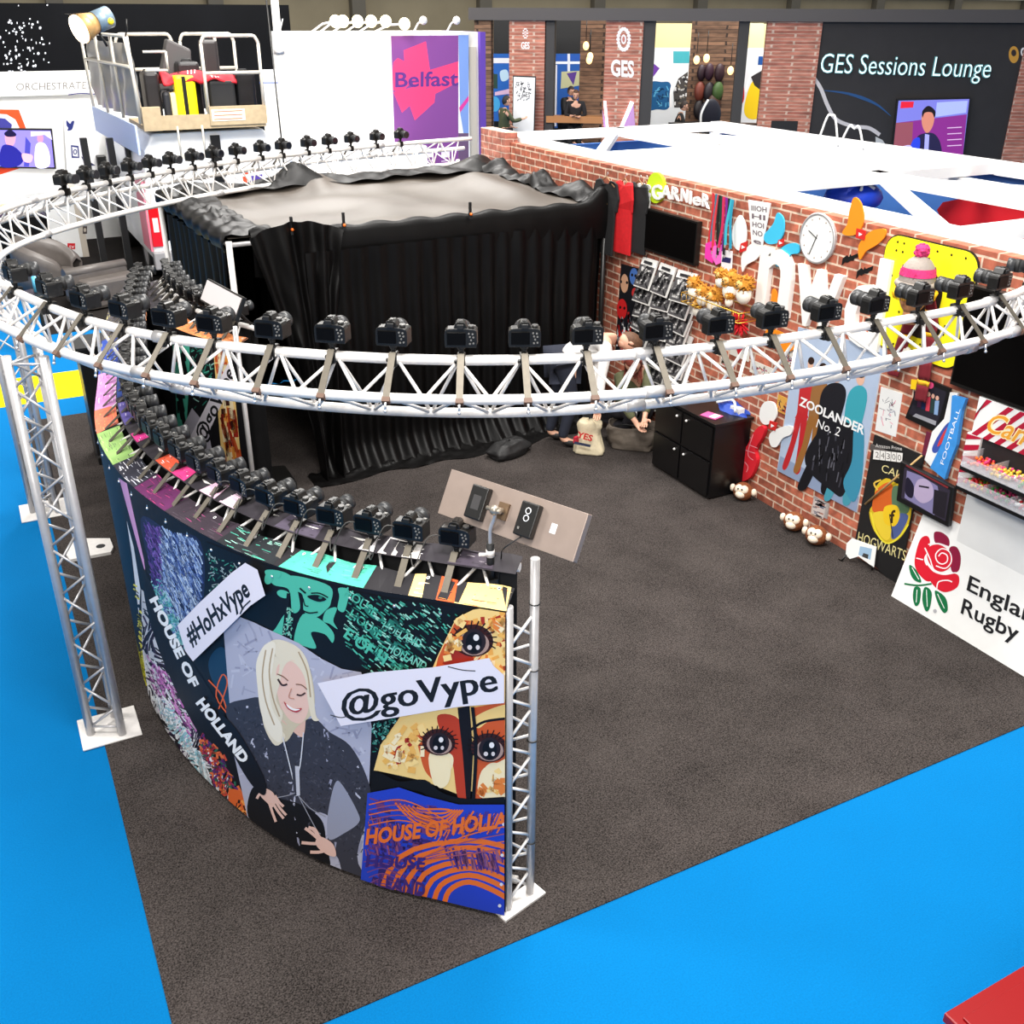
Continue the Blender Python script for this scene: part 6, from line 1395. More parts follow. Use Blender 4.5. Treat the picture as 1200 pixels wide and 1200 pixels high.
# things seen through the openings
def through(name, label, cat, px, col, w=-.9, art=None, P=BP, mname='printed'):
    r = empty(name, P.at(P.uv(*px[0])[0], 0.5, w), label=label, cat=cat); S = Plane(P.at(0,0,w), P.U, P.V)
    board('panel', S, px, .06, mat('panel_%d_%d_%d' % col, col, .6), r)
    if art: q = Art(S, w0=.002); art(q); q.build('panel_print', r, mname=mname)
    return r
through('display_wall', 'blue and white display wall seen through the leftmost gap beside the stone strip', 'display', [(575,63),(597,63),(597,142),(573,142)], (16,96,186), w=-.6, art=lambda q: (q.poly([(575,68),(597,68),(597,74),(575,74)], (240,240,245)), q.smooth([(586,84),(594,82),(596,92),(588,95)], (190,220,240)), q.poly([(576,86),(583,87),(583,104),(576,103)], (40,70,60)), q.poly([(580,108),(597,104),(597,110),(580,112)], (226,190,220)), q.ell((580,122), 6, 9, (70,170,226))))
through('display_wall', 'blue display wall with white bars behind the seated pair between the brick pillars', 'display', [(648,63),(681,63),(680,150),(647,150)], (20,86,170), w=-.6, art=lambda q: (q.poly([(649,65),(680,65),(680,71),(649,71)], (40,90,180)), q.poly([(649,72),(680,72),(680,75),(649,75)], (240,244,250)), q.poly([(649,76),(653,76),(652,148),(648,148)], (226,226,236)), q.poly([(665,63),(668,63),(668,86),(665,86)], (226,230,240)), q.poly([(658,84),(680,83),(680,100),(657,104)], (190,190,150)), q.poly([(664,86),(676,84),(672,100)], (90,60,140))))
through('display_wall', 'white display wall with a purple shape and blue picture behind the seated man in black', 'display', [(762,56),(812,56),(810,150),(760,150)], (232,236,238), w=-.6, art=lambda q: (q.poly([(789,60),(808,60),(808,74),(789,74)], (70,170,180)), q.poly([(763,72),(773,80),(764,92)], (110,60,160)), q.smooth([(762,98),(775,96),(786,99),(784,126),(770,128),(760,127)], (26,90,140)), q.stroke([(806,80),(794,88),(787,104),(786,126)], 3, (246,246,246)), q.poly([(795,92),(806,84),(806,126),(790,126),(789,108)], (70,66,64)), q.scribble([(795,92),(806,84),(806,126),(790,126),(789,108)], 26, [(226,226,226),(20,20,24),(140,130,110)], l=(2,5), wd=(1,2.4), seed=82), q.scribble([(762,100),(784,100),(784,126),(762,126)], 30, [(90,170,210),(10,50,90)], l=(3,6), wd=(.8,1.6), seed=83)))
through('display_wall', 'white display wall with yellow and red shapes in the right gap of the pavilion', 'display', [(870,56),(895,56),(893,150),(868,150)], (230,232,234), w=-.6, art=lambda q: (q.poly([(871,56),(895,56),(895,27),(871,27)], (240,226,170)), q.smooth([(880,98),(890,95),(891,118),(888,138),(876,138),(872,126)], (244,206,30)), q.smooth([(866,90),(871,92),(872,116),(867,120)], (206,30,40)), q.stroke([(894,80),(884,84),(877,95),(874,108)], 2.4, (246,246,246)), q.poly([(880,90),(894,82),(894,108),(884,100)], (50,46,48)), q.poly([(889,66),(894,66),(894,76),(888,76)], (30,80,150))))
bl = [(683,55),(687,72),(688,68),(817,72),(829,70),(858,85)]
for i, (x, y) in enumerate(bl):
    p = GP.at(*GP.uv(x, y), -.9); p = V3(p); r = empty('pendant_bulb', p, label=['upper','lower','middle'][i] + ' warm glowing bulb left of the centre pillar' if i < 3 else ['left','middle','right'][i-3]+' warm glowing bulb in front of the right stone wall', cat='lamp', group='warm bulbs in the pavilion')
    MB().sph(p, .075, 10, 8, (1,1,1.3)).build('bulb', mat('bulb_glow', (255,220,150), .3, emit=(255,206,130), es=2.5), r)
    MB().cyl(p+V3((0,0,.09)), p+V3((0,0,.6)), .01, 6).build('flex', blk, r)
for i, (x, y, s, col) in enumerate(((822,85,.16,(40,20,30)),(831,84,.17,(50,24,40)),(843,85,.18,(46,22,30)),(820,107,.2,(110,50,36)),(831,108,.2,(30,22,30)),(841,107,.2,(60,86,40)),(819,128,.2,(26,20,24)),(836,124,.26,(60,36,24)))):
    S = Plane(BP.at(0,0,.82), BP.U, BP.V); u, v = S.uv(x, y); r = empty('wall_ornament', S.at(u, v-.2, 0), label=['left','middle','right','left','middle','right','left','right'][i]+' dark '+('bottle' if i < 3 else 'round plaque')+(' of the upper row','','',' of the middle row')[0 if i < 3 else 3 if i < 6 else 3].replace('middle', 'middle' if i < 6 else 'bottom')+' on the right stone wall', cat='ornament', group='ornaments on the stone wall')
    MB().sph(S.at(u, v, .05), s, 12, 8, (.8,.5,1.2)).build('body', mat('orn_%d' % i, col, .6), r)
# people in the background
def bgperson(label, base, top, look, cols, hair=(40,28,24), seat=False, s=1., skin=None):
    f = V3((look[0], look[1], 0)).normalized(); sd = V3((f.y, -f.x, 0)); b = V3(base); U = lambda a, c, z: b+sd*a+f*c+V3((0,0,z))
    if seat: J = dict(pelvis=U(0,0,.52), chest=U(0,.08,.95), neck=U(0,.11,1.16), head=U(0,.16,1.29), shL=U(-.18,.08,1.08), elL=U(-.24,.18,.82), wrL=U(-.10,.38,.80), shR=U(.18,.08,1.08), elR=U(.24,.18,.82), wrR=U(.10,.38,.82), hipL=U(-.10,.02,.5), knL=U(-.12,.42,.5), anL=U(-.12,.44,.09), hipR=U(.10,.02,.5), knR=U(.12,.42,.5), anR=U(.12,.44,.09))
    else: J = dict(pelvis=U(0,0,.95), chest=U(0,.02,1.3), neck=U(0,.04,1.5), head=U(0,.07,1.64), shL=U(-.18,.0,1.42), elL=U(-.24,.03,1.14), wrL=U(-.14,.26,1.05), shR=U(.18,.0,1.42), elR=U(.24,.16,1.20), wrR=U(.16,.42,1.24), hipL=U(-.1,0,.92), knL=U(-.11,.02,.5), anL=U(-.11,-.02,.09), hipR=U(.1,0,.92), knR=U(.11,.03,.5), anR=U(.12,0,.09))
    return person(label, J, cols, hands=True, hair=hair, look=f)
plat = GP
def onplane(px, py, w, z):   # a point whose image is near px at depth of a plane, standing so that its head is at py
    S = Plane(GP.at(0,0,w), GP.U, GP.V); u, v = S.uv(px, py); return S.at(u, v-z, 0)
b_ = onplane(590, 118, .9, 1.64); 
r0 = bgperson('man in an olive jacket and dark cap standing at the white flip board', b_, 0, (1,-.1), ((70,76,50),(44,42,46),(30,30,30)), hair=(30,26,26))
b_ = onplane(664, 106, -1.2, 1.29); bgperson('person in black seated left of a companion between the brick pillars', b_, 0, (.2,-1), ((22,22,26),(20,20,24),(20,20,20)), seat=True)
b2 = onplane(675, 110, -.35, 1.29); bgperson('person in black seated on the right, side by side between the brick pillars', b2, 0, (-.6,-1), ((26,24,28),(20,20,24),(20,20,20)), hair=(90,60,40), seat=True)
b3 = onplane(794, 124, -.8, 1.29); bgperson('man in a black suit seated at a table in the pavilion', b3, 0, (.9,-.5), ((18,18,20),(22,22,24),(20,20,20)), seat=True)
# raised floor for the pavilion
zz = min(b_.z, b2.z, b3.z); uR = GP.uv(955,90)[0]
MB().prism([(-.2,0.006),(uR,0.006),(uR,max(.05, min(b_.z, b2.z, b3.z))),(-.2,max(.05, min(b_.z, b2.z, b3.z)))], lambda u, v, t: GP.at(u, v, t), -2.6, 1.4).build('raised_floor', darkgrey, pav)
c3 = onplane(834, 134, -.6, .8); r = empty('lounge_chair', c3, label='dark chair with a white edged rounded back in the pavilion', cat='chair')
MB().box(c3+V3((0,0,.42)), (.5,.5,.08)).build('seat', black_m, r, bevel=.02); MB().sph(c3+V3((.1,.2,.75)), .34, 14, 10, (1,.25,1.15)).build('backrest', mat('chair_navy', (24,26,40), .6), r)
MB().tube(catmull([c3+V3((-.2,.1,.45)), c3+V3((-.24,.1,.8)), c3+V3((-.05,.12,1.12))], 5), .03, 6).build('white_edge', white_m, r)
for dx in (-.2,.2):
    for dy in (-.2,.2): MB().cyl(c3+V3((dx,dy,0)), c3+V3((dx,dy,.4)), .015, 6).build('leg', grey_alu, r)
c4 = onplane(815, 144, -.4, .74); r = empty('lounge_table', c4, label='dark table in front of the seated man in the pavilion', cat='table')
MB().box(c4+V3((0,0,.72)), (1.1,.7,.05)).build('table_top', blk, r)
for dx in (-.48,.48):
    for dy in (-.3,.3): MB().cyl(c4+V3((dx,dy,0)), c4+V3((dx,dy,.7)), .02, 6).build('leg', blk, r)
# ================================================================== purple and white stand
YB = 18.5; BF = Plane((0,YB,0), (1,0,0), (0,0,1))
bs = empty('exhibition_stand', (7.2,YB+.6,0), label='tall white stand with a purple and pink lettered panel behind the tent', cat='stand')
u = lambda x: BF.uv(x, 60)[0]
zb = BF.uv(458,38)[1]
MB().box2((u(353),YB,0), (u(458),YB+1.8,zb)).build('white_block', mat('bright_white', (250,250,250), .5), bs)
MB().box2((u(458),YB,0), (u(549),YB+1.8,zb)).build('white_wall', white_m, bs)
MB().box2((u(549),YB+.1,0), (u(563),YB+1.8,zb)).build('end_post', offw, bs); MB().box2((u(551),YB+.06,.4), (u(560),YB+.1,zb-.25)).build('louvre', mat('warm_grey', (190,182,168), .6), bs); MB().box2((u(563),YB,0), (u(569),YB+1.8,zb)).build('purple_edge', mat('edge_purple', (92,60,160), .6), bs)
q = Art(BF, w0=.004); PUR = (126,70,140); PNK = (250,66,116)
q.poly([(458,42),(537,41.5),(537,214),(464,214)], PUR); q.poly([(473,59),(499,48.5),(504,84),(483,96),(474,76)], PNK); q.poly([(461,73),(466,68),(478,74),(483,96),(470,108),(461,106),(460,88)], PNK)
q.poly([(484,88),(537,72),(537,96),(510,110),(484,112)], PNK); q.poly([(461,108),(500,98),(510,110),(509,120),(486,141),(480,124),(471,132)], PNK)
q.text('Belfast', (463,102), (537,100), (463,84), (92,52,130), offset=.022)
q.text('meetBelfast.com', (475,206), (526,204), (475,202), (244,240,244), offset=.02)
for i, x in enumerate((481,502,522)): q.poly([(x-5,176),(x+5,175),(x+5,184),(x-5,185)], (236,226,238)); q.stroke([(x-5,189),(x+5,188)], 1.4, (210,190,214))
q.poly([(537,41),(549,41),(549,156),(543,156),(539,132)], (120,150,210)); q.poly([(539,132),(549,118),(549,112),(538,126)], (210,60,150)); q.poly([(537,156),(549,156),(549,200),(537,205)], (104,80,110))
q.build('panel_print', bs)
MB().box2((u(342),YB-.9,0), (u(453),YB-.05,BF.uv(400,196)[1]+.05)).build('low_counter', mat('bright_white', (250,250,250)), bs)
r = empty('white_display_block', (u(455),YB-.5,0), label='white box in front of the purple panel, under the far arc of cameras', cat='plinth'); MB().box2((u(440),YB-.85,0), (u(475),YB-.2,BF.uv(460,146)[1]-.3)).build('block', mat('bright_white', (250,250,250)), r)
for i, (x, y, xb, on) in enumerate(((393,25,366,1),(402,25,376,1),(419,25,391,1),(435,25,406,1),(452,25,422,1),(474,28,440,1),(496,24,487,0),(535,24,526,0))):
    S = Plane((0,YB-.25,0), (1,0,0), (0,0,1)); uu, vv = S.uv(x, y); ub = BF.uv(xb, 37)[0]; p = V3((uu,YB-.25,vv)); b_ = V3((ub,YB+.1,zb))
    r = empty('arm_spotlight', b_, label=ordn(i)+' spotlight from left along the top of the white and purple stand', cat='lamp', group='arm spotlights on the white and purple stand')
    MB().tube([b_, b_.lerp(p,.5)+V3((0,0,.05)), p], .018, 6).build('arm', white_alu, r)
    MB().sph(p, .10 if on else .07, 12, 8, (1,1,1)).build('lamp_head', mat('lamp_glow', (255,245,210), .4, emit=(255,232,160), es=6) if on else white_alu, r)
# ================================================================== left background
# starlit dark screen
Ys = 24.; SF = Plane((0,Ys,0), (1,0,0), (0,0,1)); r = empty('dark_backdrop', (4,Ys,0), label='huge black backdrop with white star specks at the upper left', cat='backdrop')
a, b = SF.uv(-60,3), SF.uv(338,3); MB().box2((a[0],Ys,0), (b[0],Ys+.3,a[1])).build('cloth', mat('backdrop_black', (15,16,19), .8, spec=.1, noise=.35, nscale=.5), r)
q = Art(SF, w0=.004); rnd = random.Random(12)
for k in range(90): q.ell((min(58, max(-6, rnd.gauss(22,17))), min(84, max(6, rnd.gauss(55,22)))), rnd.uniform(.5,1.6), rnd.uniform(.6,1.9), (236,240,250), n=7)
q.stroke([(331,22),(327,48),(335,78)], 1.5, (236,236,236)); q.build('star_print', r, mname='backlit_print')
Yo = 20.8; OF = Plane((0,Yo,0), (1,0,0), (0,0,1)); r = empty('white_stand', (1.6,Yo,0), label='white stand with thin grey capital lettering along its fascia at far left', cat='stand')
ou = lambda x: OF.uv(x, 100)[0]; a = OF.uv(60,88)[1]; MB().box2((ou(-70),Yo,0), (ou(140),Yo+1.5,a)).build('wall', white_m, r)
MB().box2((ou(-70),Yo-.12,OF.uv(60,111)[1]), (ou(122),Yo,a+.02)).build('fascia', mat('fascia_white', (244,243,240), .6), r)
q = Art(Plane((0,Yo-.12,0),(1,0,0),(0,0,1)), w0=.003); q.text('ORCHESTRATE', (19,106), (101,104), (19,97), (120,116,112)); q.stroke([(80,111),(95,109.5),(115,110.5)], 1.4, (60,60,110)); q.build('lettering', r)
Yp = 20.2; TP = Plane((0,Yp,0), (1,0,0), (0,0,1)); r = empty('printed_panel', (1.0,Yp,0), label='white panel with red and blue shapes behind the lit screen at far left', cat='display')
board('panel', TP, [(-60,125),(72,125),(78,232),(-60,232)], .08, white_m, r); q = Art(TP, w0=.002)
q.poly([(-20,128),(22,128.5),(31,152),(24,152),(18,140),(8,134),(-20,132)], (240,80,30)); q.poly([(-20,136),(6,139),(14,146),(13,152),(-20,152)], (60,60,150)); q.poly([(-20,196),(24,197),(-4,206),(-20,206)], (236,70,30)); q.build('print', r)
r = empty('wall_screen', (.7,Yp-.1,2), label='violet lit television showing two men talking, at far left', cat='television'); S3 = Plane((0,Yp-.12,0), (1,0,0), (0,0,1))
board('casing', S3, [(-50,150),(61,151),(66,198),(-50,196)], .09, blk, r); q = Art(S3, w0=.002); q.poly([(-50,152),(59,153),(63.5,196),(-50,194)], (120,110,210))
q.smooth([(6,158),(12,154),(18,158),(17,168),(12,172),(7,168)], (190,130,150)); q.smooth([(2,172),(12,170),(22,176),(28,186),(20,195),(0,194)], (30,30,120)); q.smooth([(5,156),(12,152),(19,157),(17,160),(8,160)], (20,16,50))
q.smooth([(44,158),(49,157),(51,163),(48,168),(44,165)], (170,120,150)); q.smooth([(42,170),(52,168),(58,180),(57,195),(42,195)], (200,200,240)); q.poly([(30,160),(36,168),(34,195),(28,195)], (60,60,150)); q.smooth([(26,180),(38,182),(36,190),(28,189)], (200,150,160)); q.poly([(36,154),(59,154),(61,164),(52,158),(36,160)], (190,180,240)); q.build('picture', r, mname='screen_print')
r = empty('icon_panel', (1.9,Yp-.1,0), label='narrow white wall strip with two dark blue social icons left of the van', cat='sign'); IP = Plane((0,Yp+.05,0), (1,0,0), (0,0,1))
board('panel', IP, [(74,122),(115,122),(118,232),(80,232)], .06, mat('icon_white', (236,236,238), .6), r); q = Art(IP, w0=.003); NV = (40,50,120)
q.smooth([(78,141),(82,145),(84,142),(87,142),(86,147),(84,152),(79,153),(80,150),(78,147)], NV)
q.poly([(83,170),(92,171),(93,185),(84,185)], NV); q.poly([(84.5,172),(90.5,173),(91.5,183.5),(85.5,183)], (236,236,238)); q.ell((88,178), 2.4, 3.2, NV); q.ell((88,178), 1.3, 1.9, (236,236,238)); q.poly([(95,183),(112,194),(100,194)], (50,50,90)); q.build('icons', r)
# white kiosk
g0 = onz(98,302); kx = g0.x; ky = g0.y; r = empty('white_kiosk', (kx-.3,ky+.3,0), label='white kiosk block lettered with a red tv badge on the floor left of the van', cat='kiosk')
KP = Plane((kx,ky,0), (1,0,0), (0,0,1)); ku = KP.uv(62,290)[0]; kz = KP.uv(90,240)[1]+.25
MB().box2((ku,ky,.01), (kx,ky+.9,kz)).build('body', white_m, r, bevel=.01); MB().box2((kx-.004,ky+.0,.01), (kx+.10,ky+.88,kz)).build('beige_side', mat('kiosk_beige', (190,180,166), .6), r)
q = Art(KP, w0=.003); q.text('am', (61,292), (77,292), (61,283.5), (50,40,80), offset=.02); q.poly([(79,285),(88,285),(88,292),(79,292)], (206,30,40)); q.text('tv', (81,291), (87,291), (81,286), (240,230,230)); q.build('lettering', r)
q = Art(Plane((kx+.10,ky,0), (1,0,0), (0,0,1)), w0=.003); q.poly([(97,265),(102,265),(102,274),(97,274)], (70,60,60)); q.ell((99.5,269.5), 1.5, 2.4, (190,180,166)); q.build('icon', r)
# black draped table with things, tub chair, bench
g = onz(38,338); r = empty('draped_table', g+V3((0,.3,0)), label='black cloth covered table at far left, behind the tub chair', cat='table')
def drp(a, b):
    th = a*2*PI; c, s_ = math.cos(th), math.sin(th); k = .42+.05*(1-b)*math.sin(th*11); x = k*math.copysign(abs(c)**.5, c); y = k*.8*math.copysign(abs(s_)**.5, s_); return g+V3((x, .35+y, .02+1.02*b))
MB().grid(drp, 80, 8).build('cloth', cloth_b, r); MB().box(g+V3((0,.35,1.04)), (.80,.64,.03)).build('table_top', cloth_b, r)
for i, (dx, s, col, lb) in enumerate(((-.12,.09,(214,190,160),'beige round item on the black covered table'),(.08,.07,(220,220,220),'pale item at the left on the black covered table'),(.24,.06,(200,196,190),'small pale item at the right end of the black covered table'))):
    p = g+V3((dx,.35,1.06+s)); tag(MB().sph(p, s, 12, 8, (1.2,1,.9)).build('rolled_item', mat('item%d' % i, col, .7), None), lb, 'item')
leather = mat('dark_leather', (92,86,82), .4, noise=.1, nscale=10)
g = onz(66,348); r = empty('tub_chair', g, label='large black leather tub chair at the left behind the ring truss', cat='armchair')
def tub(a, b):
    th = -.25*PI+a*1.5*PI; R = .46; e = math.sin(a*PI); h = .44+.38*e**.7
    k = b*4; i = int(min(k, 3.999)); t = k-i; prof = [(R,.12),(R+.03,h-.04),(R-.04,h+.02),(R-.11,h-.05),(R-.13,.30)]
    rr, z = [prof[i][j]*(1-t)+prof[i+1][j]*t for j in (0, 1)]; return g+V3((rr*math.cos(th+PI*.35)*1.02, rr*math.sin(th+PI*.35)*.85+.3, z))
MB().grid(tub, 40, 16).build('backrest', leather, r, solid=.02); MB().cyl(g+V3((0,.3,.10)), g+V3((0,.3,.34)), .37, 32).build('seat', leather, r, bevel=.02)
MB().cyl(g+V3((0,.3,.005)), g+V3((0,.3,.10)), .33, 24).build('base', blk, r)
g = onz(120,362); r = empty('leather_bench', g, label='black leather seat with a rounded arm right of the tub chair', cat='seat')
MB().box(g+V3((.1,.35,.22)), (.85,.75,.40), rz=.35).build('seat', leather, r, bevel=.05); MB().tube([g+V3((-.42,.1,.52)), g+V3((.45,.46,.52))], .07, 12).build('arm', leather, r)
MB().box(g+V3((0.02,.28,.35)), (.95,.12,.34), rz=.39).build('side', leather, r, bevel=.03)
p = onz(40,325,.9); r = empty('water_bottle', V3((p.x,p.y,0))*1.0, label='small blue topped bottle left of the tub chair', cat='bottle')
r.location = (p.x, p.y, .72); MB().cyl((p.x,p.y,.72), (p.x,p.y,.92), .035, 12).build('bottle', mat('bottle_blue', (90,180,220), .3), r); MB().cyl((p.x,p.y,.92), (p.x,p.y,.96), .018, 10).build('cap', white_m, r)
tag(MB().tube([(p.x,p.y,.01),(p.x,p.y,.68)], .03, 10).tube([(p.x,p.y,.68),(p.x,p.y,.715)], .22, 20).build('side_table', blk), 'small round black side table under the blue topped bottle', 'table')
# ---- van
YV = 16.4; VF = Plane((0,YV,0), (1,0,0), (0,0,1)); xl = VF.uv(166,200)[0]; xr = VF.uv(330,200)[0]; zv = VF.uv(240,152)[1]
van = empty('white_van', ((xl+xr)/2,YV+2.4,0), label='white van with a red tail light parked behind the tent at left', cat='vehicle')
vm = mat('van_white', (240,240,240), .3, noise=.02, nscale=4)
prof = [(.02,.35),(0,.5),(-.03,1.2),(.0,2.0),(.12,zv)]
W2 = (xr-xl)/2; cx = (xl+xr)/2
out = [(-W2,.4),(-W2-.02,1.2),(-W2+.08,2.0),(-W2+.22,zv-.02),(W2-.22,zv-.02),(W2-.08,2.0),(W2+.02,1.2),(W2,.4)]
MB().prism(out, lambda u, v, w: V3((cx+u, YV+w, v)), 0, 4.2).build('body', vm, van, bevel=.04)
MB().box2((xl-.02,YV-.10,.28), (xr+.02,YV+.05,.55)).build('bumper', mat('bumper_grey', (150,148,150), .5), van, bevel=.02)
for y in (YV+.9, YV+3.4):
    for x in (xl+.12, xr-.12): w_ = MB().cyl((x-.11,y,.345), (x+.11,y,.345), .34, 24).build('wheel', blk2, van); MB().cyl((x-.115,y,.345), (x+.115,y,.345), .18, 16).build('hub', grey_alu, w_)
tl = [VF.uv(*p) for p in ((171,272),(181,276),(184,312),(176,316))]
MB().box2((xl+.0,YV-.03,.62), (xl+.15,YV+.02,1.25)).build('tail_light', mat('tail_red', (210,20,24), .2), van, bevel=.01); MB().box2((xl+.04,YV-.036,.84), (xl+.12,YV-.028,1.05)).build('light_lens', offw, van)
MB().box2((cx-.02,YV-.012,.6), (cx+.02,YV,zv-.2)).build('door_seam', mat('seam', (120,120,124), .5), van)
MB().box2((xl-.03,YV+.02,.55), (xl+.0,YV+.7,1.6)).build('pink_stripe', mat('stripe_pink', (236,130,150), .4), van)
MB().box2((VF.uv(248,180)[0],YV-.05,.6), (VF.uv(259,180)[0],YV-.013,zv-.08)).build('black_strip', blk, van)
q = Art(VF, w0=.016); q.poly([(281,197),(307,195),(307,212),(287,214)], (240,240,240)); q.poly([(283,199),(289,198.5),(291,204),(285,205)], (226,80,50)); q.poly([(292,198),(306,196),(306,200),(293,202)], (226,80,50)); q.poly([(284,207),(288,206),(290,214),(285,214)], (226,80,50)); q.poly([(294,206),(307,204),(307,214),(292,214)], (80,60,150)); q.build('flag_sticker', van)
# side window
y0, y1 = YV+1.2, YV+3.0
f = MB().box2((xl-.025,y0,1.25), (xl+.05,y1,2.0)).build('side_window', blk, van, bevel=.02); MB().box2((xl-.030,y0+.08,1.32), (xl-.02,y1-.08,1.93)).build('pane', mat('pane_pale', (200,206,210), .1), f)
MB().box2((xl-.20,YV+3.7,1.15), (xl-.04,YV+3.85,1.55)).build('mirror', blk, van, bevel=.02)
# dark posts of a frame left of the van
for i, x in enumerate((117,146)):
    p = onz(x+8, 322); tag(MB().box2((p.x-.05,p.y-.05,.006), (p.x+.05,p.y+.05,2.1)).build('dark_post', black_m), ['left','right'][i]+' of two dark upright posts in front of the van side', 'post', 'dark posts by the van')
# ---- access platform cage on the van
zp = zv+.03; AF = Plane((0,YV-.15,0), (1,0,0), (0,0,1)); px0 = AF.uv(170,150)[0]; px1 = AF.uv(311,140)[0]; ztop = AF.uv(240,42)[1]; yb = YV+1.35
lift = empty('access_platform', ((px0+px1)/2,YV+.5,zp), label='beige access platform with pale guard rails, loaded with luggage, above the van', cat='platform')
tan = mat('platform_tan', (176,156,124), .6, noise=.1, nscale=12); rail = mat('rail_pale', (214,206,192), .4, .2)
MB().box2((px0,YV-.15,zp), (px1,yb,zp+.06)).build('deck', tan, lift)
MB().box2((px0,YV-.17,zp), (px1,YV-.14,zp+.2)).build('toe_board', tan, lift); MB().box2((px0-.02,YV-.2,zp), (px0+.24,YV-.1,zp+.32)).build('corner_box', tan, lift)
xm = AF.uv(241,100)[0]; MB().box2((xm,YV-.19,zp+.04), (px1+.02,YV-.14,zp+.30)).build('side_panel', tan, lift)
MB().box2((AF.uv(248,140)[0],YV-.195,zp+.10), (AF.uv(287,140)[0],YV-.19,zp+.26)).build('notice', mat('notice_cream', (236,226,204), .6), lift)
q = Art(Plane((0,YV-.196,0), (1,0,0), (0,0,1)), w0=.001)
for k in range(3): q.stroke([(251,131+k*4.5),(284,129.5+k*4.5)], 1.2, (170,120,90))
q.build('notice_lines', lift)
xw = px0-.55; 
def rl(*pts, r=.024): MB().tube(catmull(pts, 5) if len(pts) > 2 else pts, r, 8).build('guard_rail', rail, lift)
zb_ = zp+.2
for (xa, xb, y) in ((px0-.02,AF.uv(226,60)[0],yb), (xm,px1,YV-.15), (xm,px1,yb)):
    rl((xa,y,zb_), (xa,y,ztop-.1)); rl((xb,y,zb_), (xb,y,ztop-.1)); rl((xa,y,ztop-.1), (xa+.05,y,ztop-.01), (xa+.15,y,ztop)); rl((xb,y,ztop-.1), (xb-.05,y,ztop-.01), (xb-.15,y,ztop)); rl((xa+.14,y,ztop), (xb-.14,y,ztop)); rl((xa,y,zp+.75), (xb,y,zp+.75))
xc = AF.uv(280,60)[0]; rl((xc,yb,zb_), (xc,yb,ztop))
gx = AF.uv(167,60)[0]; g2 = AF.uv(194,60)[0]
rl((gx,YV-.15,zp+.8), (g2,YV-.15,zp+.8), r=.018); rl((gx,YV-.15,ztop-.2), (g2,YV-.15,ztop-.2), r=.018); rl((g2,YV-.15,zp+.8), (g2,YV-.15,ztop-.2), r=.018)
rl((px0-.02,YV-.15,zb_), (px0-.1,YV-.15,ztop)); 
ya = YV+3.0
for z in (ztop, zp+.85): rl((px0-.08,YV-.15,z), (px0-.30,ya,z))
for t in (0, .33, .66, 1.): p = V3((px0-.05,YV-.15,0)).lerp(V3((px0-.30,ya,0)), t); rl((p.x,p.y,zp+.1), (p.x-.02,p.y,ztop))
silver = mat('silver_sheet', (170,164,156), .3, .25, bump=.6, nscale=5)
MB().grid(lambda a, b: V3((px0-.02-.22*a+.05*math.sin(a*22+b*3)+.03*nz(a*5,b*5), YV+.1+2.8*a, zp+.15+(ztop-zp-.25)*b)), 60, 20).build('silver_cloth', silver, lift)
MB().prism([(YV-.15,zp-.32),(ya,zp-.26),(ya,zp+.12),(YV-.15,zp+.08)], lambda u, v, w: V3((px0-.12-(u-YV)*.06+w, u, v)), -.03, 0).build('blue_banner', mat('banner_blue', (190,206,240), .5), lift)
MB().tube([(px0-.09,YV-.2,ztop),(px0-.06,YV-.25,ztop+.1),(px0-.05,YV-.25,ztop+.22)], .012, 6).build('hook_clamp', blk, lift)
lx0 = AF.uv(209,160)[0]; lx1 = AF.uv(238,160)[0]
for x in (lx0, lx1): MB().tube([(x,YV-.17,zp+.05),(x,YV-.18,zp-.38)], .016, 6).build('step_rail', rail, lift)
MB().box2((lx0,YV-.21,zp-.40), (lx1,YV-.16,zp-.34)).build('step', rail, lift)
# luggage
zd = zp+.062
def case(x0, x1, ztop_px, y, col, label, kind='suitcase', depth=.25, rough=.4, tilt=0., shape='hard'):
    a = Plane((0,y,0), (1,0,0), (0,0,1)); u0, u1 = a.uv(x0, 110)[0], a.uv(x1, 110)[0]; h = a.uv(x0, ztop_px)[1]-zd; w_ = u1-u0
    r = empty(kind, ((u0+u1)/2, y+depth/2, zd), label=label, cat='suitcase' if kind == 'suitcase' else 'bag'); m_ = mat('case_%d_%d_%d' % col, col, rough)
    MB().box(((u0+u1)/2, y+depth/2, zd+.03+(h-.03)/2), (w_, depth, h-.04)).build('shell', m_, r, bevel=.05, bseg=3)
    for dx in (-.35, .35): MB().cyl(((u0+u1)/2+w_*dx-.015, y+.06, zd+.022), ((u0+u1)/2+w_*dx+.015, y+.06, zd+.022), .02, 8).build('wheel', blk2, r)
    MB().tube([((u0+u1)/2-.08, y+depth/2, zd+h-.03), ((u0+u1)/2-.06, y+depth/2, zd+h+.02), ((u0+u1)/2+.06, y+depth/2, zd+h+.02), ((u0+u1)/2+.08, y+depth/2, zd+h-.03)], .012, 6).build('handle', blk2, r)
    return r, (u0+u1)/2, w_, h
r, c, w_, h = case(206,231,88,YV-.02,(244,224,10),'bright yellow wheeled suitcase on the platform'); MB().box((c-.02,YV-.022,zd+.03+h/2), (.055,.012,h-.1)).build('black_band', blk, r)
case(191,200,107,YV+.0,(40,40,44),'small black bottle shaped case left of the cream case',kind='holdall',depth=.15); case(198,208,108,YV+.02,(226,206,160),'narrow cream case standing left of the yellow suitcase',depth=.2)
case(171,189,84,YV+.1,(36,32,32),'dark trunk at the left corner of the platform',depth=.4); case(212,238,72,YV+.5,(24,24,26),'black suitcase behind the yellow one',depth=.3)
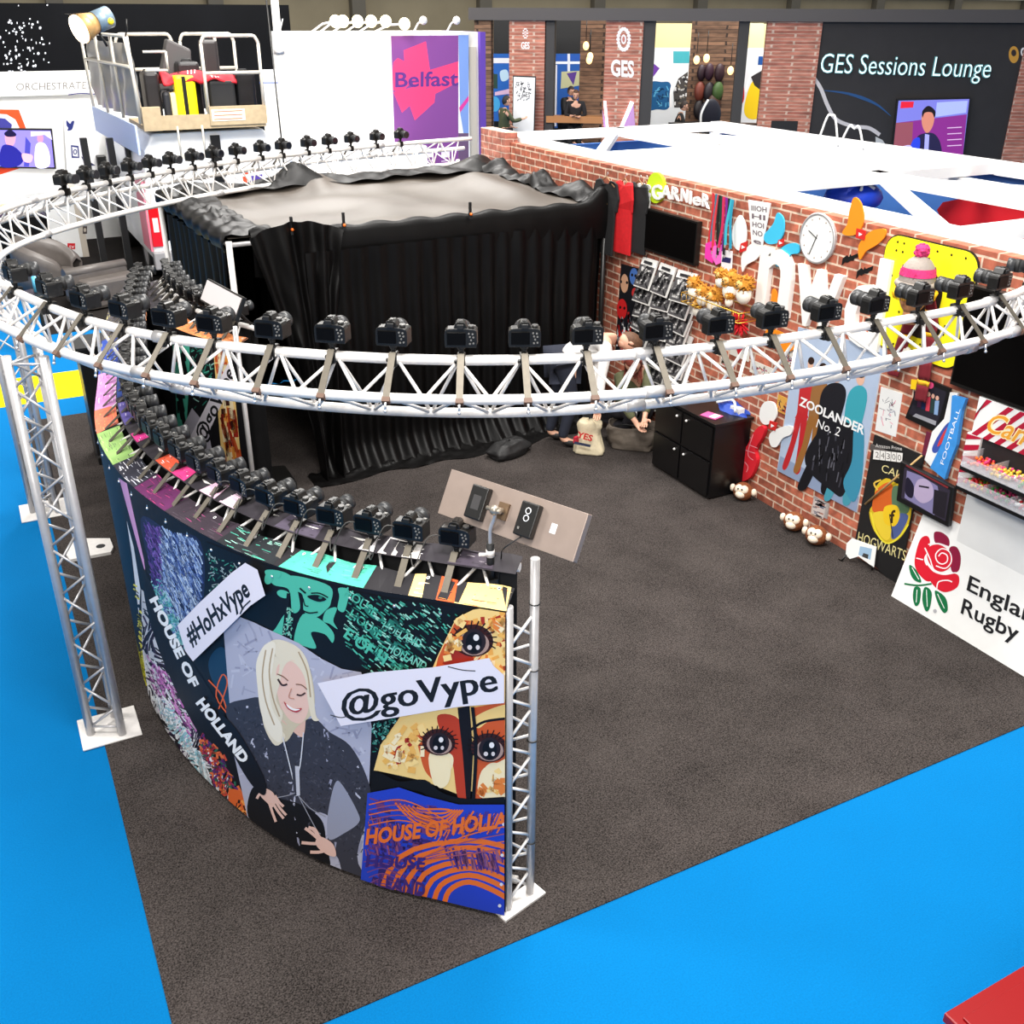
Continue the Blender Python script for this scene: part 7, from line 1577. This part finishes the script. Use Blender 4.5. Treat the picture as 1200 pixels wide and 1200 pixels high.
case(246,277,94,YV+.0,(26,26,28),'black backpack shaped bag right of the yellow suitcase',kind='holdall',depth=.35,rough=.7); case(278,301,84,YV+.02,(20,20,22),'glossy black suitcase at the right end of the platform',depth=.35,rough=.2)
case(243,262,46,YV+.9,(44,40,40),'tall dark suitcase standing at the back of the platform',depth=.3)
a = Plane((0,YV+.8,0), (1,0,0), (0,0,1)); P = [a.uv(*p) for p in ((178,82),(196,45),(224,58),(210,88))]
r = empty('grey_case', (P[0][0]+.2,YV+.8,zd), label='grey hard case leaning at an angle at the back of the platform', cat='suitcase')
MB().prism([P[1], P[2], (P[2][0]-.05,zd+.25), (P[0][0]+.0,zd+.25)], lambda u, v, w: V3((u, YV+.85+w, v)), -.05, .2).build('shell', mat('case_grey', (74,72,72), .5), r, bevel=.03)
rd = empty('red_jacket', (AF.uv(235,80)[0],YV+.2,zd+.6), label='red garment with white stripes thrown over the luggage', cat='clothing'); C0 = V3((AF.uv(236,80)[0],YV+.25,AF.uv(236,84)[1]))
def gar(a, b): return C0+V3(((a-.5)*1.05, (b-.5)*.5+.05*nz(a*4,b*4), .10*nz(a*5,b*3,2)-.12*abs(b-.5)*2-.10*abs(a-.45)))
MB().grid(gar, 40, 16).build('cloth', mat('garment_red', (206,30,44), .8), rd, solid=.03)
q = MB()
for k in range(3): q.grid(lambda a, b: gar(.32+k*.05+.012*a+b*.12, b)+V3((0,0,.019)), 2, 16)
q.build('white_stripes', white_m, rd)
for j in range(3): MB().grid(lambda a, b: gar(.66+j*.05+.012*a-b*.1, b)+V3((0,0,.019)), 2, 16).build('white_stripe', white_m, rd)
# the flood lamp
p = V3(AF.at(*AF.uv(112,26))); r = empty('flood_lamp', p-V3((0,0,.25)), label='warm glowing flood lamp on the left corner of the platform rail', cat='lamp')
d = V3((-.8,-.35,-.28)).normalized(); MB().cyl(p+d*.02, p+d*.26, .13, 20, r2=.19).build('shade', mat('lamp_tan', (190,150,96), .4, .4), r); MB().cyl(p-d*.22, p+d*.02, .14, 20).build('housing', mat('lamp_blue_grey', (120,140,156), .4, .4), r)
MB().cyl(p+d*.262, p+d*.29, .18, 20).build('lit_glass', mat('flood_glow', (255,240,220), .4, emit=(255,226,190), es=9), r)
MB().sph(p-d*.1+V3((.1,-.1,-.02)), .045, 10, 6).build('knob', mat('knob_yellow', (240,214,30), .5), r); MB().tube([p+V3((.02,0,-.12)), p+V3((.1,0,-.3))], .018, 8).build('yoke', blk, r)
for b_, nm in ((p+d*.12-V3((0,.0,.0)), 'barn_door'),): MB().prism([(-.16,0),(.16,0),(.2,.2),(-.2,.2)], lambda u, v, w: p+d*(.27+v*.8)+V3((0,u,0))+V3((.0,0,.17+v*.3+w)), 0, .01).build(nm, blk, r)
# tall white pole with cables
p = onz(333,330,0); pt = V3((AF.uv(321,100)[0], YV-.6, 0)); pole = empty('tall_pole', pt, label='tall white pole with dark cables right of the luggage platform', cat='pole')
MB().cyl((pt.x,pt.y,.01), (pt.x,pt.y,4.3), .055, 14).build('pole', white_alu, pole); MB().tube([(pt.x-.1,pt.y-.03,.01),(pt.x-.09,pt.y-.03,2.),(pt.x-.13,pt.y-.03,4.3)], .012, 6).build('cable', blk, pole); MB().cyl((pt.x,pt.y,3.3), (pt.x,pt.y,3.36), .075, 14).build('collar', grey_alu, pole)
MB().cyl((pt.x,pt.y,.005), (pt.x,pt.y,.03), .22, 20).build('foot', black_m, pole)
# hoarding with blue lines
HF = Plane((0,19.6,0), (1,0,0), (0,0,1)); r = empty('white_hoarding', (5,19.6,0), label='white hoarding with thin blue lines between the platform and the white stand', cat='display'); a = [HF.uv(*p) for p in ((305,82),(356,82))]
MB().box2((a[0][0],19.6,0), (a[1][0]-.05,19.7,a[0][1])).build('panel', white_m, r); q = Art(HF, w0=.003)
for y, x0_, c_ in ((97,304,(60,90,180)),(103,328,(60,90,180)),(110,336,(170,180,210))): q.stroke([(x0_,y),(354,y)], 1.4, c_)
q.build('line_print', r)
HF = Plane((0,22.,0), (1,0,0), (0,0,1)); r = empty('striped_banner', (6,22.,0), label='small banner of purple and blue stripes between the black backdrop and the white stand', cat='banner'); a = [HF.uv(*p) for p in ((337,42),(356,42))]
MB().box2((a[0][0],22,0), (a[1][0]+.2,22.1,a[0][1])).build('panel', white_m, r); q = Art(HF, w0=.003)
for y, c_ in ((52,(110,50,120)),(57,(130,80,150)),(70,(50,90,180)),(77,(60,120,200))): q.stroke([(340,y),(354,y)], 2.4, c_)
q.build('stripe_print', r)
# ================================================================== red box corner at the lower right
b0 = onz(1106,1187,.9); r = empty('red_counter', (b0.x+.8,b0.y-.6,0), label='corner of a glossy red box with a pale side at the lower right edge', cat='counter')
e1 = (onz(1200,1131,.9)-b0); e1.z = 0; e1.normalize(); e2 = V3((e1.y,-e1.x,0)); CM = lambda u, v, w: b0+e1*u+e2*v+V3((0,0,w-.9))
redm = mat('gloss_red', (128,3,6), .25); MB().prism([(0,0),(1.4,0),(1.4,.9),(0,.9)], CM, .86, .90).build('rim', redm, r, bevel=.006)
MB().prism([(.035,.045),(1.36,.045),(1.36,.86),(.035,.86)], CM, .90, .908).build('lid', redm, r, bevel=.003)
MB().prism([(.02,.02),(1.38,.02),(1.38,.88),(.02,.88)], CM, 0.01, .86).build('body', offw, r)
for i, (u_, v_) in enumerate(((.18,.0),(.12,.09))): pass
# steel girders high up over the stands
for i, (x0_, x1_, y) in enumerate(((-4,20,30.),)):
    g = empty('roof_girder', (8,y,4.2), label='pale lattice girder under the hall roof at the top of the picture', cat='girder')
    for z in (4.35, 5.0): MB().box2((-12,y-.06,z), (44,y+.06,z+.1)).build('girder_chord', mat('girder_cream', (206,196,166), .6), g)
    m = MB()
    for k in range(50): m.cyl((-12+k*1.1,y,4.4), (-12+k*1.1+.55,y,5.0), .03, 5); m.cyl((-12+k*1.1+.55,y,5.0), (-12+(k+1)*1.1,y,4.4), .03, 5)
    m.build('lattice', mat('girder_cream', (206,196,166)), g)
# ================================================================== light
w = bpy.data.worlds.new('hall'); sc.world = w; w.use_nodes = True
w.node_tree.nodes['Background'].inputs[0].default_value = (1,.98,.95,1); w.node_tree.nodes['Background'].inputs[1].default_value = .5
def area(loc, tgt, size, power, col=(1,.97,.93)):
    l = bpy.data.lights.new('hall_and_fill_lamp', 'AREA'); l.size = size; l.energy = power; l.color = col
    o = bpy.data.objects.new('hall_and_fill_lamp', l); COL.objects.link(o); o.location = loc
    o.rotation_euler = (V3(tgt)-V3(loc)).to_track_quat('-Z', 'Y').to_euler()
area((4.5,3,8.5), (4.2,5.5,0), 2.5, 480); area((1,2.5,7.5), (5.2,5.2,.8), 2, 520); area((-2,-1.5,6), (1,4,1), 1.5, 300); area((6,9,9.5), (4,8,0), 2.5, 900); area((-5,8,9), (2,7,0), 2, 560)  # lamps aimed at brick wall, banner and left floor are added fills
area((3,12.5,8), (3.5,17,1.5), 3, 900); area((6,19,9), (5,19,0), 4, 1300); area((18,20,9), (18,26,1), 4, 1500)  # first lamp added to brighten the van
sc.view_settings.view_transform = 'Standard'; sc.view_settings.look = 'None'; sc.view_settings.gamma = 1; sc.view_settings.use_curve_mapping = False
sc.view_settings.exposure = .0
# prototypes made but never placed must not stay
for o in list(sc.objects):
    if o.parent is None and o.type == 'EMPTY' and 'label' not in o and o.name not in ():
        for c in list(o.children_recursive): bpy.data.objects.remove(c)
        bpy.data.objects.remove(o)
